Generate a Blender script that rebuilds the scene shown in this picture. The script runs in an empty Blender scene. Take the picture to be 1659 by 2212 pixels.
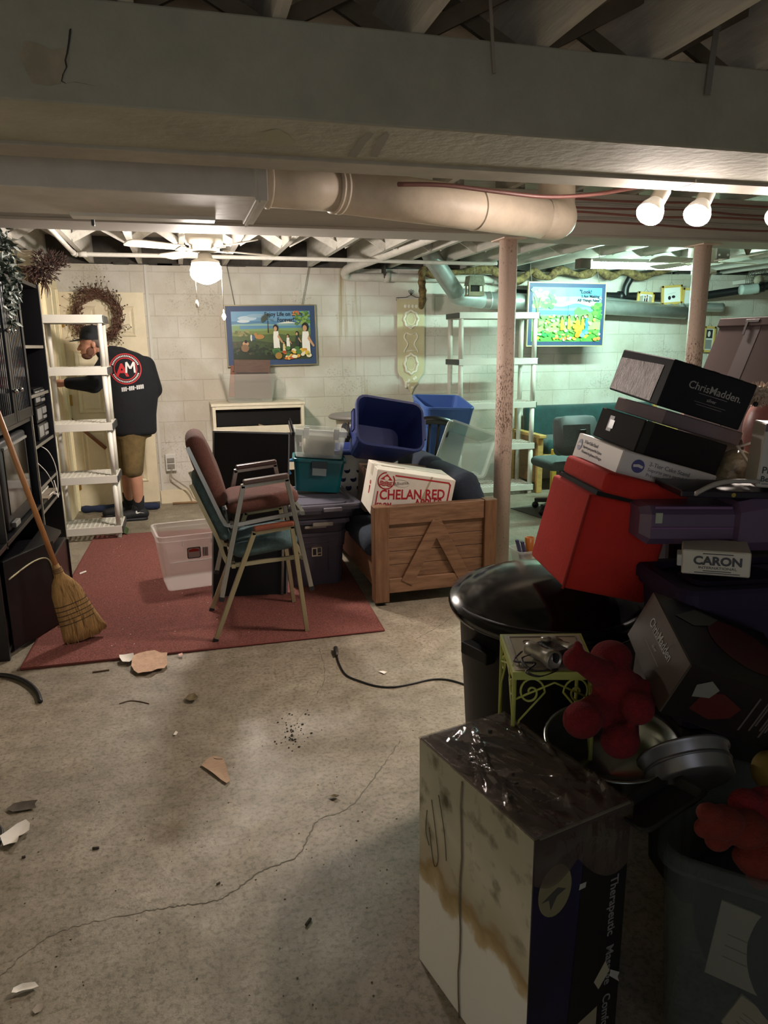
import bpy, bmesh, math, random
from mathutils import Vector, Matrix, Euler
from mathutils.bvhtree import BVHTree
random.seed(11)
R = math.radians
SC = bpy.context.scene
COL = SC.collection

# ------------------------------------------------------------------ camera, world, exposure
CAM_H = 1.54
def _basis():
    th, psi, roll = math.atan(361/1560), R(15.4), math.atan(70/6500)
    F = Vector((math.sin(psi)*math.cos(th), math.cos(psi)*math.cos(th), -math.sin(th)))
    Rt = Vector((math.cos(psi), -math.sin(psi), 0)); U = Rt.cross(F)
    c, s = math.cos(roll), math.sin(roll)
    return F, Rt*c - U*s, U*c + Rt*s
CF, CR, CU = _basis()
CP = Vector((0, 0, CAM_H))
cd = bpy.data.cameras.new('camera'); cam = bpy.data.objects.new('camera', cd); COL.objects.link(cam)
cam.matrix_world = Matrix(((CR.x, CU.x, -CF.x, 0), (CR.y, CU.y, -CF.y, 0), (CR.z, CU.z, -CF.z, CAM_H), (0, 0, 0, 1)))
cd.sensor_fit = 'VERTICAL'; cd.sensor_height = 36; cd.lens = 1560/2212*36; cd.clip_start = .02
SC.camera = cam
def at(x, y, X=None, Y=None, Z=None):
    """point of the room seen at a pixel of the photograph, on the plane X=, Y= or Z="""
    d = CF + CR*((x-829.5)/1560) - CU*((y-1106)/1560)
    t = (X-CP.x)/d.x if X is not None else (Y-CP.y)/d.y if Y is not None else (Z-CP.z)/d.z
    return CP + d*t

SC.view_settings.view_transform = 'Standard'; SC.view_settings.look = 'None'
SC.view_settings.gamma = 1; SC.view_settings.use_curve_mapping = False
EXPOSURE = 0.0
SC.view_settings.exposure = EXPOSURE
W_FAN, W_TUBE, W_TRACK, S_TRACK = 400.0, 265.0, 340.0, 50.0
C_FAN, C_TUBE, C_TRACK = (1.0, .89, .80), (.62, 1.0, .86), (1.0, .84, .74)
wd = bpy.data.worlds.new('world'); SC.world = wd; wd.use_nodes = True
wd.node_tree.nodes['Background'].inputs[0].default_value = (.86, .9, 1, 1)
wd.node_tree.nodes['Background'].inputs[1].default_value = 1.45  # ambient fill, enters through the opening added beside wall_front

# ------------------------------------------------------------------ materials
def lin(c):
    if isinstance(c, str):
        c = c.lstrip('#'); c = [int(c[i:i+2], 16)/255 for i in (0, 2, 4)]
    return tuple(v/12.92 if v <= .04045 else ((v+.055)/1.055)**2.4 for v in c[:3]) + (1,)
MATS = {}
def M(key, col, rough=.6, metal=0, bump=0, scale=60, var=0, vscale=6, alpha=1, emit=0, spec=.5, coat=0, sheen=0, trans=0, col2=None, stretch=(1, 1, 1), both=True):
    if key in MATS: return MATS[key]
    m = bpy.data.materials.new(key); m.use_nodes = True; MATS[key] = m
    nt = m.node_tree; N = nt.nodes; L = nt.links; b = N['Principled BSDF']
    c = lin(col)
    b.inputs['Base Color'].default_value = c; b.inputs['Roughness'].default_value = rough
    b.inputs['Metallic'].default_value = metal; b.inputs['Alpha'].default_value = alpha
    b.inputs['Specular IOR Level'].default_value = spec; b.inputs['Coat Weight'].default_value = coat
    b.inputs['Sheen Weight'].default_value = sheen; b.inputs['Transmission Weight'].default_value = trans
    m.diffuse_color = c
    if emit:
        b.inputs['Emission Color'].default_value = c; b.inputs['Emission Strength'].default_value = emit
    if var or bump:
        tc = N.new('ShaderNodeTexCoord'); mp = N.new('ShaderNodeMapping'); mp.inputs['Scale'].default_value = stretch
        L.new(tc.outputs['Object'], mp.inputs['Vector'])
    if var:
        n = N.new('ShaderNodeTexNoise'); n.inputs['Scale'].default_value = vscale; n.inputs['Detail'].default_value = 6
        n.inputs['Roughness'].default_value = .65
        L.new(mp.outputs['Vector'], n.inputs['Vector'])
        r = N.new('ShaderNodeValToRGB'); L.new(n.outputs['Fac'], r.inputs['Fac'])
        d = lin(col2) if col2 else tuple(max(0, v*(1-var)) for v in c[:3])+(1,)
        u = c if col2 else tuple(min(1, v*(1+var*.6)) for v in c[:3])+(1,)
        r.color_ramp.elements[0].position = .35; r.color_ramp.elements[0].color = d
        r.color_ramp.elements[1].position = .65; r.color_ramp.elements[1].color = u
        L.new(r.outputs['Color'], b.inputs['Base Color'])
    if bump:
        n2 = N.new('ShaderNodeTexNoise'); n2.inputs['Scale'].default_value = scale; n2.inputs['Detail'].default_value = 5
        L.new(mp.outputs['Vector'], n2.inputs['Vector'])
        bp = N.new('ShaderNodeBump'); bp.inputs['Strength'].default_value = bump; bp.inputs['Distance'].default_value = .01
        L.new(n2.outputs['Fac'], bp.inputs['Height']); L.new(bp.outputs['Normal'], b.inputs['Normal'])
    return m

def mat_block():
    """white painted concrete block, courses of 0.203 m"""
    m = bpy.data.materials.new('painted_block'); m.use_nodes = True
    nt = m.node_tree; N = nt.nodes; L = nt.links; b = N['Principled BSDF']; b.inputs['Roughness'].default_value = .75
    tc = N.new('ShaderNodeTexCoord'); sp = N.new('ShaderNodeSeparateXYZ'); L.new(tc.outputs['Object'], sp.inputs[0])
    ad = N.new('ShaderNodeMath'); ad.operation = 'ADD'; L.new(sp.outputs['X'], ad.inputs[0]); L.new(sp.outputs['Y'], ad.inputs[1])
    cb = N.new('ShaderNodeCombineXYZ'); L.new(ad.outputs[0], cb.inputs['X']); L.new(sp.outputs['Z'], cb.inputs['Y'])
    br = N.new('ShaderNodeTexBrick'); L.new(cb.outputs[0], br.inputs['Vector'])
    br.inputs['Scale'].default_value = 1; br.inputs['Brick Width'].default_value = .406; br.inputs['Row Height'].default_value = .2035
    br.inputs['Mortar Size'].default_value = .006; br.inputs['Mortar Smooth'].default_value = .6
    br.inputs['Color1'].default_value = lin('#dfdad0'); br.inputs['Color2'].default_value = lin('#d9d5cb'); br.inputs['Mortar'].default_value = lin('#d2cec2')
    n = N.new('ShaderNodeTexNoise'); n.inputs['Scale'].default_value = 2.2; n.inputs['Detail'].default_value = 8
    L.new(tc.outputs['Object'], n.inputs['Vector'])
    r = N.new('ShaderNodeValToRGB'); r.color_ramp.elements[0].position = .38; r.color_ramp.elements[0].color = lin('#cfc7b4')
    r.color_ramp.elements[1].position = .6; r.color_ramp.elements[1].color = (1, 1, 1, 1); L.new(n.outputs['Fac'], r.inputs['Fac'])
    mx = N.new('ShaderNodeMix'); mx.data_type = 'RGBA'; mx.blend_type = 'MULTIPLY'; mx.inputs['Factor'].default_value = .55
    L.new(br.outputs['Color'], mx.inputs['A']); L.new(r.outputs['Color'], mx.inputs['B'])
    # small chips and pits in the paint
    n3 = N.new('ShaderNodeTexNoise'); n3.inputs['Scale'].default_value = 75; n3.inputs['Detail'].default_value = 3; L.new(tc.outputs['Object'], n3.inputs['Vector'])
    n4 = N.new('ShaderNodeTexNoise'); n4.inputs['Scale'].default_value = 2.6; L.new(tc.outputs['Object'], n4.inputs['Vector'])
    mu = N.new('ShaderNodeMath'); mu.operation = 'MULTIPLY'; L.new(n3.outputs['Fac'], mu.inputs[0]); L.new(n4.outputs['Fac'], mu.inputs[1])
    r2 = N.new('ShaderNodeValToRGB'); r2.color_ramp.elements[0].position = .385; r2.color_ramp.elements[0].color = (1, 1, 1, 1)
    r2.color_ramp.elements[1].position = .42; r2.color_ramp.elements[1].color = lin('#a39c8e'); L.new(mu.outputs[0], r2.inputs['Fac'])
    mx2 = N.new('ShaderNodeMix'); mx2.data_type = 'RGBA'; mx2.blend_type = 'MULTIPLY'; mx2.inputs['Factor'].default_value = .35
    L.new(mx.outputs['Result'], mx2.inputs['A']); L.new(r2.outputs['Color'], mx2.inputs['B'])
    # rusty drip streaks under the pipe
    wv = N.new('ShaderNodeTexNoise'); wv.inputs['Scale'].default_value = 1; wv.inputs['Detail'].default_value = 4
    mp = N.new('ShaderNodeMapping'); mp.inputs['Scale'].default_value = (16, 16, .7); L.new(tc.outputs['Object'], mp.inputs['Vector']); L.new(mp.outputs[0], wv.inputs['Vector'])
    xr = N.new('ShaderNodeMath'); xr.operation = 'COMPARE'; xr.inputs[1].default_value = 1.74; xr.inputs[2].default_value = .17; L.new(sp.outputs['X'], xr.inputs[0])
    r3 = N.new('ShaderNodeValToRGB'); r3.color_ramp.elements[0].position = .54; r3.color_ramp.elements[1].position = .70; L.new(wv.outputs['Fac'], r3.inputs['Fac'])
    m3 = N.new('ShaderNodeMath'); m3.operation = 'MULTIPLY'; L.new(xr.outputs[0], m3.inputs[0]); L.new(r3.outputs['Color'], m3.inputs[1])
    mx3 = N.new('ShaderNodeMix'); mx3.data_type = 'RGBA'; L.new(m3.outputs[0], mx3.inputs['Factor']); L.new(mx2.outputs['Result'], mx3.inputs['A'])
    mx3.inputs['B'].default_value = lin('#a89668'); L.new(mx3.outputs['Result'], b.inputs['Base Color'])
    n2 = N.new('ShaderNodeTexNoise'); n2.inputs['Scale'].default_value = 45; n2.inputs['Detail'].default_value = 6; L.new(tc.outputs['Object'], n2.inputs['Vector'])
    iv = N.new('ShaderNodeMath'); iv.operation = 'MULTIPLY_ADD'; iv.inputs[1].default_value = -1.2; L.new(br.outputs['Fac'], iv.inputs[0]); L.new(n2.outputs['Fac'], iv.inputs[2])
    bp = N.new('ShaderNodeBump'); bp.inputs['Strength'].default_value = .5; bp.inputs['Distance'].default_value = .006
    L.new(iv.outputs[0], bp.inputs['Height']); L.new(bp.outputs['Normal'], b.inputs['Normal'])
    return m
def mat_floor():
    m = bpy.data.materials.new('stained_concrete'); m.use_nodes = True
    nt = m.node_tree; N = nt.nodes; L = nt.links; b = N['Principled BSDF']
    tc = N.new('ShaderNodeTexCoord')
    def noise(s, d=8, ro=.6):
        n = N.new('ShaderNodeTexNoise'); n.inputs['Scale'].default_value = s; n.inputs['Detail'].default_value = d; n.inputs['Roughness'].default_value = ro
        L.new(tc.outputs['Object'], n.inputs['Vector']); return n
    def ramp(n, p0, c0, p1, c1):
        r = N.new('ShaderNodeValToRGB'); r.color_ramp.elements[0].position = p0; r.color_ramp.elements[0].color = lin(c0)
        r.color_ramp.elements[1].position = p1; r.color_ramp.elements[1].color = lin(c1); L.new(n.outputs['Fac'], r.inputs['Fac']); return r
    a = ramp(noise(.9), .32, '#857c6c', .68, '#ada28f')
    c = ramp(noise(9, 10, .7), .3, '#b3b0a6', .68, '#ffffff')
    e = ramp(noise(60, 4, .7), .36, '#a8a49a', .52, '#ffffff')
    f = ramp(noise(3.1, 6), .60, '#ffffff', .75, '#b39d76')
    out = a.outputs['Color']
    for k, fac in ((c, .8), (e, .7), (f, .7)):
        mx = N.new('ShaderNodeMix'); mx.data_type = 'RGBA'; mx.blend_type = 'MULTIPLY'; mx.inputs['Factor'].default_value = fac
        L.new(out, mx.inputs['A']); L.new(k.outputs['Color'], mx.inputs['B']); out = mx.outputs['Result']
    L.new(out, b.inputs['Base Color'])
    rr = ramp(noise(4, 6), .35, '#a0a0a0', .7, '#d0d0d0'); L.new(rr.outputs['Color'], b.inputs['Roughness'])
    n2 = noise(40, 8, .7); bp = N.new('ShaderNodeBump'); bp.inputs['Strength'].default_value = .35; bp.inputs['Distance'].default_value = .006
    L.new(n2.outputs['Fac'], bp.inputs['Height']); L.new(bp.outputs['Normal'], b.inputs['Normal'])
    return m

# ------------------------------------------------------------------ mesh helpers
class MB:
    def __init__(s): s.bm = bmesh.new()
    def add(s, verts, faces, mi=0, smooth=False, mat=None):
        vs = [s.bm.verts.new(mat @ Vector(v) if mat else v) for v in verts]
        for f in faces:
            try:
                q = s.bm.faces.new([vs[i] for i in f]); q.material_index = mi; q.smooth = smooth
            except ValueError: pass
        return s
    def merge(s, bm2, mi=0, smooth=False, mat=None):
        bm2.verts.ensure_lookup_table(); bm2.verts.index_update()
        s.add([v.co[:] for v in bm2.verts], [[v.index for v in f.verts] for f in bm2.faces], mi, smooth, mat); bm2.free(); return s
    def box(s, x0, x1, y0, y1, z0, z1, bev=0, mi=0, mat=None, seg=2):
        b = bmesh.new(); bmesh.ops.create_cube(b, size=1)
        for v in b.verts: v.co = Vector(((x0+x1)/2+v.co.x*(x1-x0), (y0+y1)/2+v.co.y*(y1-y0), (z0+z1)/2+v.co.z*(z1-z0)))
        if bev: bmesh.ops.bevel(b, geom=b.edges[:], offset=bev, segments=seg, affect='EDGES', profile=.5)
        return s.merge(b, mi, bool(bev) and seg > 1 and bev > .008, mat)
    def bar(s, p, q, w, h=None, bev=0, mi=0, up=(0, 0, 1), ext=0):
        p, q = Vector(p), Vector(q); h = h or w; d = (q-p); l = d.length; d.normalize()
        u = Vector(up)
        if abs(d.dot(u)) > .98: u = Vector((0, 1, 0))
        x = d.cross(u).normalized(); z = x.cross(d)
        m = Matrix(((x.x, d.x, z.x, p.x), (x.y, d.y, z.y, p.y), (x.z, d.z, z.z, p.z), (0, 0, 0, 1)))
        return s.box(-w/2, w/2, -ext, l+ext, -h/2, h/2, bev, mi, m)
    def rings(s, rings, mi=0, smooth=True, cap0=True, cap1=True, close=True, mat=None):
        n = len(rings[0]); V = [p for r in rings for p in r]; F = []
        for i in range(len(rings)-1):
            for j in range(n if close else n-1):
                k = (j+1) % n
                F.append((i*n+j, i*n+k, (i+1)*n+k, (i+1)*n+j))
        if cap0: F.append(tuple(range(n))[::-1])
        if cap1: F.append(tuple(range((len(rings)-1)*n, len(rings)*n)))
        return s.add(V, F, mi, smooth, mat)
    def tube(s, pts, r, n=10, mi=0, cap=True, smooth=True, mat=None):
        pts = [Vector(p) for p in pts]; rs = r if isinstance(r, (list, tuple)) else [r]*len(pts)
        out = []; ref = None
        for i, p in enumerate(pts):
            d = (pts[min(i+1, len(pts)-1)]-pts[max(i-1, 0)]).normalized()
            if ref is None: ref = d.orthogonal().normalized()
            ref = (ref-d*ref.dot(d))
            ref = ref.normalized() if ref.length > 1e-6 else d.orthogonal().normalized()
            b = d.cross(ref)
            out.append([p+ref*math.cos(2*math.pi*k/n)*rs[i]+b*math.sin(2*math.pi*k/n)*rs[i] for k in range(n)])
        return s.rings(out, mi, smooth, cap, cap, True, mat)
    def lathe(s, prof, n=32, c=(0, 0, 0), mi=0, smooth=True, cap0=True, cap1=True, mat=None):
        return s.rings([[(c[0]+r*math.cos(2*math.pi*k/n), c[1]+r*math.sin(2*math.pi*k/n), c[2]+z) for k in range(n)] for r, z in prof], mi, smooth, cap0, cap1, True, mat)
    def prism(s, poly, z0, z1, mi=0, mat=None, smooth=False):
        return s.rings([[(x, y, z0) for x, y in poly], [(x, y, z1) for x, y in poly]], mi, smooth, True, True, True, mat)
    def sphere(s, c, r, u=16, v=10, mi=0, mat=None):
        b = bmesh.new(); bmesh.ops.create_uvsphere(b, u_segments=u, v_segments=v, radius=1)
        rr = r if isinstance(r, (tuple, list)) else (r, r, r)
        for w in b.verts: w.co = Vector((c[0]+w.co.x*rr[0], c[1]+w.co.y*rr[1], c[2]+w.co.z*rr[2]))
        return s.merge(b, mi, True, mat)
    def obj(s, name, mats, parent=None, world=False, mods=()):
        me = bpy.data.meshes.new(name); s.bm.normal_update(); bmesh.ops.recalc_face_normals(s.bm, faces=s.bm.faces[:])
        s.bm.to_mesh(me); s.bm.free()
        for m in (mats if isinstance(mats, (list, tuple)) else [mats]): me.materials.append(m)
        o = bpy.data.objects.new(name, me); COL.objects.link(o)
        if parent is not None: put(o, parent, world)
        return o
def mw(o):
    m = Matrix.LocRotScale(o.location, o.rotation_euler, o.scale)
    return (mw(o.parent) @ o.matrix_parent_inverse @ m) if o.parent else m
def put(o, parent, world=False):
    o.parent = parent
    if world: o.matrix_parent_inverse = mw(parent).inverted()
def tag(o, label=None, cat=None, group=None, kind=None):
    if label: o['label'] = label
    if cat: o['category'] = cat
    if group: o['group'] = group
    if kind: o['kind'] = kind
    return o
def thing(name, label, cat, loc=(0, 0, 0), rot=(0, 0, 0), group=None):
    o = bpy.data.objects.new(name, None); COL.objects.link(o); o.empty_display_size = .05
    o.location = loc; o.rotation_euler = rot
    return tag(o, label, cat, group)
def dup(o, label=None, parent=None):
    c = o.copy(); COL.objects.link(c)
    if parent is not None: c.parent = parent
    if label: c['label'] = label
    for ch in list(o.children): dup(ch, None, c)
    return c
def text(body, size, m, parent, matrix=None, name='lettering', align='CENTER', ext=.0004, sx=1, world=False, bold=0):
    cu = bpy.data.curves.new('t', 'FONT'); cu.body = body; cu.size = size; cu.align_x = align; cu.align_y = 'CENTER'; cu.extrude = ext; cu.offset = bold; cu.resolution_u = 3
    t = bpy.data.objects.new('t', cu); me = bpy.data.meshes.new_from_object(t)
    bpy.data.objects.remove(t); bpy.data.curves.remove(cu)
    me.transform(Matrix.Diagonal((sx, 1, 1, 1)))
    if matrix: me.transform(matrix)
    me.materials.clear(); me.materials.append(m)
    o = bpy.data.objects.new(name, me); COL.objects.link(o)
    if parent is not None: put(o, parent, world)
    return o
def frame(o, x, y, z=None):
    """matrix from an origin and two axes (x right, y up)"""
    x = Vector(x).normalized(); y = Vector(y); y = (y-x*y.dot(x)).normalized(); z = x.cross(y)
    return Matrix(((x.x, y.x, z.x, o[0]), (x.y, y.y, z.y, o[1]), (x.z, y.z, z.z, o[2]), (0, 0, 0, 1)))
def fit_text(body, size, width, m, parent, matrix, **k):
    o = text(body, size, m, parent, None, **k); xs = [v.co.x for v in o.data.vertices]
    o.data.transform(matrix @ Matrix.Diagonal((width/(max(xs)-min(xs)), 1, 1, 1))); return o
def join_text(objs):
    bm = bmesh.new(); base = objs[0]
    for o in objs: bm.from_mesh(o.data)
    bm.to_mesh(base.data); bm.free()
    for o in objs[1:]: me = o.data; bpy.data.objects.remove(o); bpy.data.meshes.remove(me)
    return base
def rrect(w, d, r, n=4, z=0, cx=0, cy=0):
    pts = []; r = min(r, w/2-1e-4, d/2-1e-4)
    for sx, sy, a in ((1, 1, 0), (-1, 1, 90), (-1, -1, 180), (1, -1, 270)):
        for k in range(n+1):
            t = R(a+90*k/n); pts.append((cx+sx*(w/2-r)+r*math.cos(t), cy+sy*(d/2-r)+r*math.sin(t), z))
    return pts
def bake(o, mods):
    """apply modifiers to a new mesh"""
    for t, kw in mods:
        md = o.modifiers.new(t, t)
        for k, v in kw.items(): setattr(md, k, v)
    dg = bpy.context.evaluated_depsgraph_get(); dg.update()
    me = bpy.data.meshes.new_from_object(o.evaluated_get(dg))
    mats = list(o.data.materials); o.modifiers.clear(); old = o.data; o.data = me; me.name = o.name
    bpy.data.meshes.remove(old)
    if not len(me.materials):
        for m in mats: me.materials.append(m)
    for p in me.polygons: p.use_smooth = True
    return o
def blob(name, caps, m, parent=None, vox=.012, smooth=4, world=False, extra=None):
    """one continuous surface grown over tapered limbs: caps = [(p, r, q, s)] or [(p, (rx, ry, rz))]"""
    b = MB()
    for c in caps:
        if len(c) == 4:
            p, r, q, s = Vector(c[0]), c[1], Vector(c[2]), c[3]
            b.tube([p.lerp(q, k/6) for k in range(7)], [r+(s-r)*k/6 for k in range(7)], 14)
            b.sphere(p, r); b.sphere(q, s)
        else: b.sphere(c[0], c[1], 20, 14)
    if extra: extra(b)
    o = b.obj(name, m)
    bake(o, [('REMESH', dict(mode='VOXEL', voxel_size=vox)), ('SMOOTH', dict(factor=.5, iterations=smooth))])
    if parent is not None: put(o, parent, world)
    return o
def catmull(P, n=8, closed=False):
    P = [Vector(p) for p in P]; out = []
    for i in range(len(P)-1):
        a, b, c, d = P[max(i-1, 0)], P[i], P[i+1], P[min(i+2, len(P)-1)]
        for k in range(n):
            t = k/n
            out.append(.5*((2*b)+(c-a)*t+(2*a-5*b+4*c-d)*t*t+(3*b-a-3*c+d)*t**3))
    out.append(P[-1]); return out
def tote_shell(b, w, d, w0, d0, h, r=.04, t=.004, lip=.012, liph=.02, mi=0, ribs=True):
    """open tub: outer wall, rolled lip, inner wall and floor"""
    rg = [rrect(w0, d0, r, 4, 0), rrect(w0+(w-w0)*.55, d0+(d-d0)*.55, r, 4, h*.55)]
    if ribs: rg += [rrect(w0+(w-w0)*.72, d0+(d-d0)*.72, r, 4, h*.72), rrect(w0+(w-w0)*.72+.012, d0+(d-d0)*.72+.012, r, 4, h*.725)]
    rg += [rrect(w+(.012 if ribs else 0), d+(.012 if ribs else 0), r, 4, h-liph), rrect(w+2*lip, d+2*lip, r+lip, 4, h-liph), rrect(w+2*lip, d+2*lip, r+lip, 4, h-.003),
           rrect(w+2*lip-.006, d+2*lip-.006, r+lip, 4, h), rrect(w-2*t, d-2*t, r, 4, h-.002), rrect(w0-2*t, d0-2*t, r, 4, t)]
    b.rings(rg, mi, False)
def lid_shell(b, w, d, z, th=.025, r=.05, mi=0):
    b.rings([rrect(w, d, r, 4, z), rrect(w, d, r, 4, z+th*.7), rrect(w-.012, d-.012, r, 4, z+th), rrect(w-.07, d-.07, r, 4, z+th), rrect(w-.085, d-.085, r, 4, z+th*.55),
             rrect(w-.16, d-.16, r, 4, z+th*.55), rrect(w-.17, d-.17, r, 4, z+th*.85)], mi, False)
# ------------------------------------------------------------------ the room
BLOCK, FLOOR = mat_block(), mat_floor()
WHITE = M('white_paint', '#d8d4ca', .7, var=.12, vscale=9)
JOIST = M('white_joist_paint', '#cfcbc1', .75, var=.15, vscale=7, bump=.2, scale=30, stretch=(4, .6, 4))
DARKSILL = M('dark_sill', '#4a463f', .85, var=.4, vscale=12)  # dark base tone, mottled at random
SUBF = M('subfloor_boards', '#b5aea0', .8, var=.2, vscale=5, stretch=(1, 6, 1))
PLASTER = M('grey_green_plaster', '#a9a797', .8, var=.28, vscale=2.2, bump=.3, scale=22, col2='#949384')
PLASTER2 = M('bare_plaster', '#a09680', .85, var=.2, vscale=8)
CRACK = M('crack', '#34322c', .9); FCRACK = M('floor_crack', '#625d50', .9)
CREAM = M('cream_paint', '#efe2c2', .55, var=.08, vscale=5)
GREYP = M('duct_paint', '#cdc8be', .55, var=.1, vscale=6, bump=.12, scale=14)
TANP = M('round_duct_paint', '#dfd0bb', .5, var=.14, vscale=5, bump=.25, scale=10)
GALV = M('galvanised_duct', '#b4bcb8', .4, metal=.5, var=.15, vscale=9)
STEELW = M('white_metal', '#dcdad2', .4)
BLACKP = M('black_plastic', '#121214', .45)

def struct(o, label=None, cat=None):
    return tag(o, label, cat, kind='structure')
b = MB(); b.box(-3, 8, -3, 7.66, -.12, 0)
floor = struct(b.obj('floor', FLOOR), 'bare stained concrete floor of the basement', 'floor')
def crack(pts, w, z, name, parent, m=FCRACK):
    """ragged hairline crack lying on a surface: pts are (x, y)"""
    P = catmull([(x, y, 0) for x, y in pts], 14); V = []; F = []
    for i, p in enumerate(P):
        d = (P[min(i+1, len(P)-1)]-P[max(i-1, 0)]).normalized(); n = Vector((-d.y, d.x, 0)); j = random.uniform(-.004, .004)
        ww = w*random.uniform(.3, 1.2)
        V += [(p+n*(j+ww))[:2]+(z,), (p+n*(j-ww))[:2]+(z,)]
        if i: F.append((2*i-2, 2*i-1, 2*i+1, 2*i))
    return MB().add(V, F).obj(name, m, parent)
fl = lambda x, y: at(x, y, Z=0)[:2]
crack([fl(0, 2110), fl(80, 2040), fl(170, 2000), fl(330, 1965)], .0016, .0008, 'crack', floor)
crack([fl(330, 1965), fl(400, 1955), fl(480, 1940), fl(560, 1885), fl(640, 1850), fl(670, 1800), fl(690, 1770), fl(760, 1740), fl(830, 1650), fl(865, 1600)], .0022, .0008, 'crack', floor)
crack([fl(900, 1380), fl(960, 1345), fl(1010, 1300), fl(1030, 1270)], .002, .0008, 'crack', floor)
crack([fl(640, 1560), fl(700, 1470), fl(690, 1400)], .0012, .0008, 'crack', floor)

b = MB(); b.box(-1.2, 8, 7.5, 7.66, 0, 2.3)
wall_back = struct(b.obj('wall_back', BLOCK), 'white painted concrete block wall at the back', 'wall')
b = MB(); b.box(-3, 8, 7.56, 7.66, 2.3, 2.56)
b.obj('sill_board', DARKSILL, wall_back, True)
b = MB()
for k in range(20):
    x = random.uniform(-.6, 6); b.box(x, x+random.uniform(.05, .3), 7.498, 7.57, 2.296, 2.296+random.uniform(.008, .03))
b.obj('mortar_crumbs', DARKSILL, wall_back, True)
b = MB(); b.box(-1.2, -1.05, 6.6, 7.5, 0, 2.3); b.box(-1.6, -1.05, 6.55, 6.6, 0, 2.3); b.box(-1.6, -1.45, -3, 6.55, 0, 2.66)
wall_left = struct(b.obj('wall_left', M('left_wall_paint', '#d6ccb4', .7, var=.08)), 'cream painted left wall stepping in beside the back door', 'wall')
b = MB()
for x0, x1, z0, z1 in ((-1.40, -1.385, 1.2, 2.16), (-1.11, -1.095, 1.2, 2.16), (-1.40, -1.095, 2.145, 2.16)): b.box(x0, x1, 6.535, 6.55, z0, z1)
b.obj('moulding', M('brown_moulding', '#6d5334', .5), wall_left, True)
b = MB(); b.box(8, 8.15, -3, 7.66, 0, 2.66); struct(b.obj('wall_right', BLOCK), 'white block wall at the far right', 'wall')
b = MB(); b.box(.5, 8, -3.15, -3, 0, 2.66); struct(b.obj('wall_front', BLOCK), 'unseen block wall behind the viewer with an added gap that lets in fill light', 'wall')  # wall stops short: the added opening admits the world fill light

# door leaf folded back against the block wall, and the lit frame beside it
b = MB(); b.box(-1.04, -.28, 7.445, 7.485, .03, 2.045, .003)
for x0, x1 in ((-.95, -.71), (-.61, -.37)):
    for z0, z1 in ((.24, .78), (.93, 1.52), (1.64, 1.92)):
        b.rings([[(x0, 7.444, z0), (x1, 7.444, z0), (x1, 7.444, z1), (x0, 7.444, z1)], [(x0+.012, 7.432, z0+.012), (x1-.012, 7.432, z0+.012), (x1-.012, 7.432, z1-.012), (x0+.012, 7.432, z1-.012)],
                 [(x0+.035, 7.443, z0+.035), (x1-.035, 7.443, z0+.035), (x1-.035, 7.443, z1-.035), (x0+.035, 7.443, z1-.035)],
                 [(x0+.05, 7.436, z0+.05), (x1-.05, 7.436, z0+.05), (x1-.05, 7.436, z1-.05), (x0+.05, 7.436, z1-.05)]], 0, False, False, True)
door_1 = struct(b.obj('door_1', CREAM), 'cream six panel door folded flat against the block wall', 'door')
BRASS = M('brass', '#b08a3a', .35, metal=.8)
for z in (1.78, 1.06, .25):
    b = MB(); b.box(-1.045, -1.0, 7.425, 7.445, z-.05, z+.05, .002); b.tube([(-1.043, 7.428, z-.055), (-1.043, 7.428, z+.055)], .007)
    b.obj('hinge', BRASS, door_1, True)
b = MB()
for y0, y1, t in ((7.36, 7.44, .022), (6.64, 6.72, .022)):
    b.box(-1.05, -1.05+t, y0, y1, 0, 2.06, .004); b.box(-1.05, -1.05+t+.012, y0+.02, y0+.032, 0, 2.06); b.box(-1.05, -1.05+t+.008, y1-.02, y1-.01, 0, 2.06)
b.box(-1.05, -1.028, 6.64, 7.44, 2.06, 2.14, .004); b.box(-1.05, -1.03, 7.1, 7.14, 0, 2.06, .004); b.box(-1.05, -1.036, 6.72, 7.36, 0, 2.06)
struct(b.obj('door_2', M('cream_trim', '#f6e8c2', .45)), 'closed cream door in its moulded frame at the left corner', 'door')
b = MB(); b.box(.0, .33, 7.47, 7.5, 0, .13); b.box(-.27, 0, 7.47, 7.5, 0, .13)
struct(b.obj('baseboard_back', CREAM), 'cream baseboard under the white block wall', 'baseboard')
b = MB(); b.box(-.262, -.235, 7.485, 7.5, 0, 2.30, .003)
struct(b.obj('trim_1', M('trim_grey', '#d5d2c8', .6)), 'narrow painted conduit strip on the block wall right of the door', 'trim')

# ceiling: boards, joists and cross braces
b = MB(); b.box(-1.6, 8, 4.4, 7.66, 2.555, 2.6); b.box(-1.6, 8, -3, 4.4, 2.66, 2.7); b.box(-1.6, 8, 4.38, 4.42, 2.555, 2.7)
ceiling = struct(b.obj('ceiling', SUBF), 'board ceiling between open white joists', 'ceiling')
jx = [-1.12, -.72, -.29, .08, .49, .88, 1.33, 1.74, 2.15, 2.56, 2.97, 3.38, 3.79, 4.2, 4.61, 5.02, 5.43, 5.84, 6.25, 6.66, 7.07, 7.48]
for x in jx:
    b = MB(); b.box(x-.02, x+.02, 4.46, 7.56, 2.31, 2.555); b.obj('joist', JOIST, ceiling, True)
for i, x in enumerate([-1.3+.41*k for k in range(23)]):
    b = MB(); b.box(x-.02, x+.02, -2.9, 4.44, 2.44, 2.66); b.obj('joist', JOIST, ceiling, True)
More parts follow.
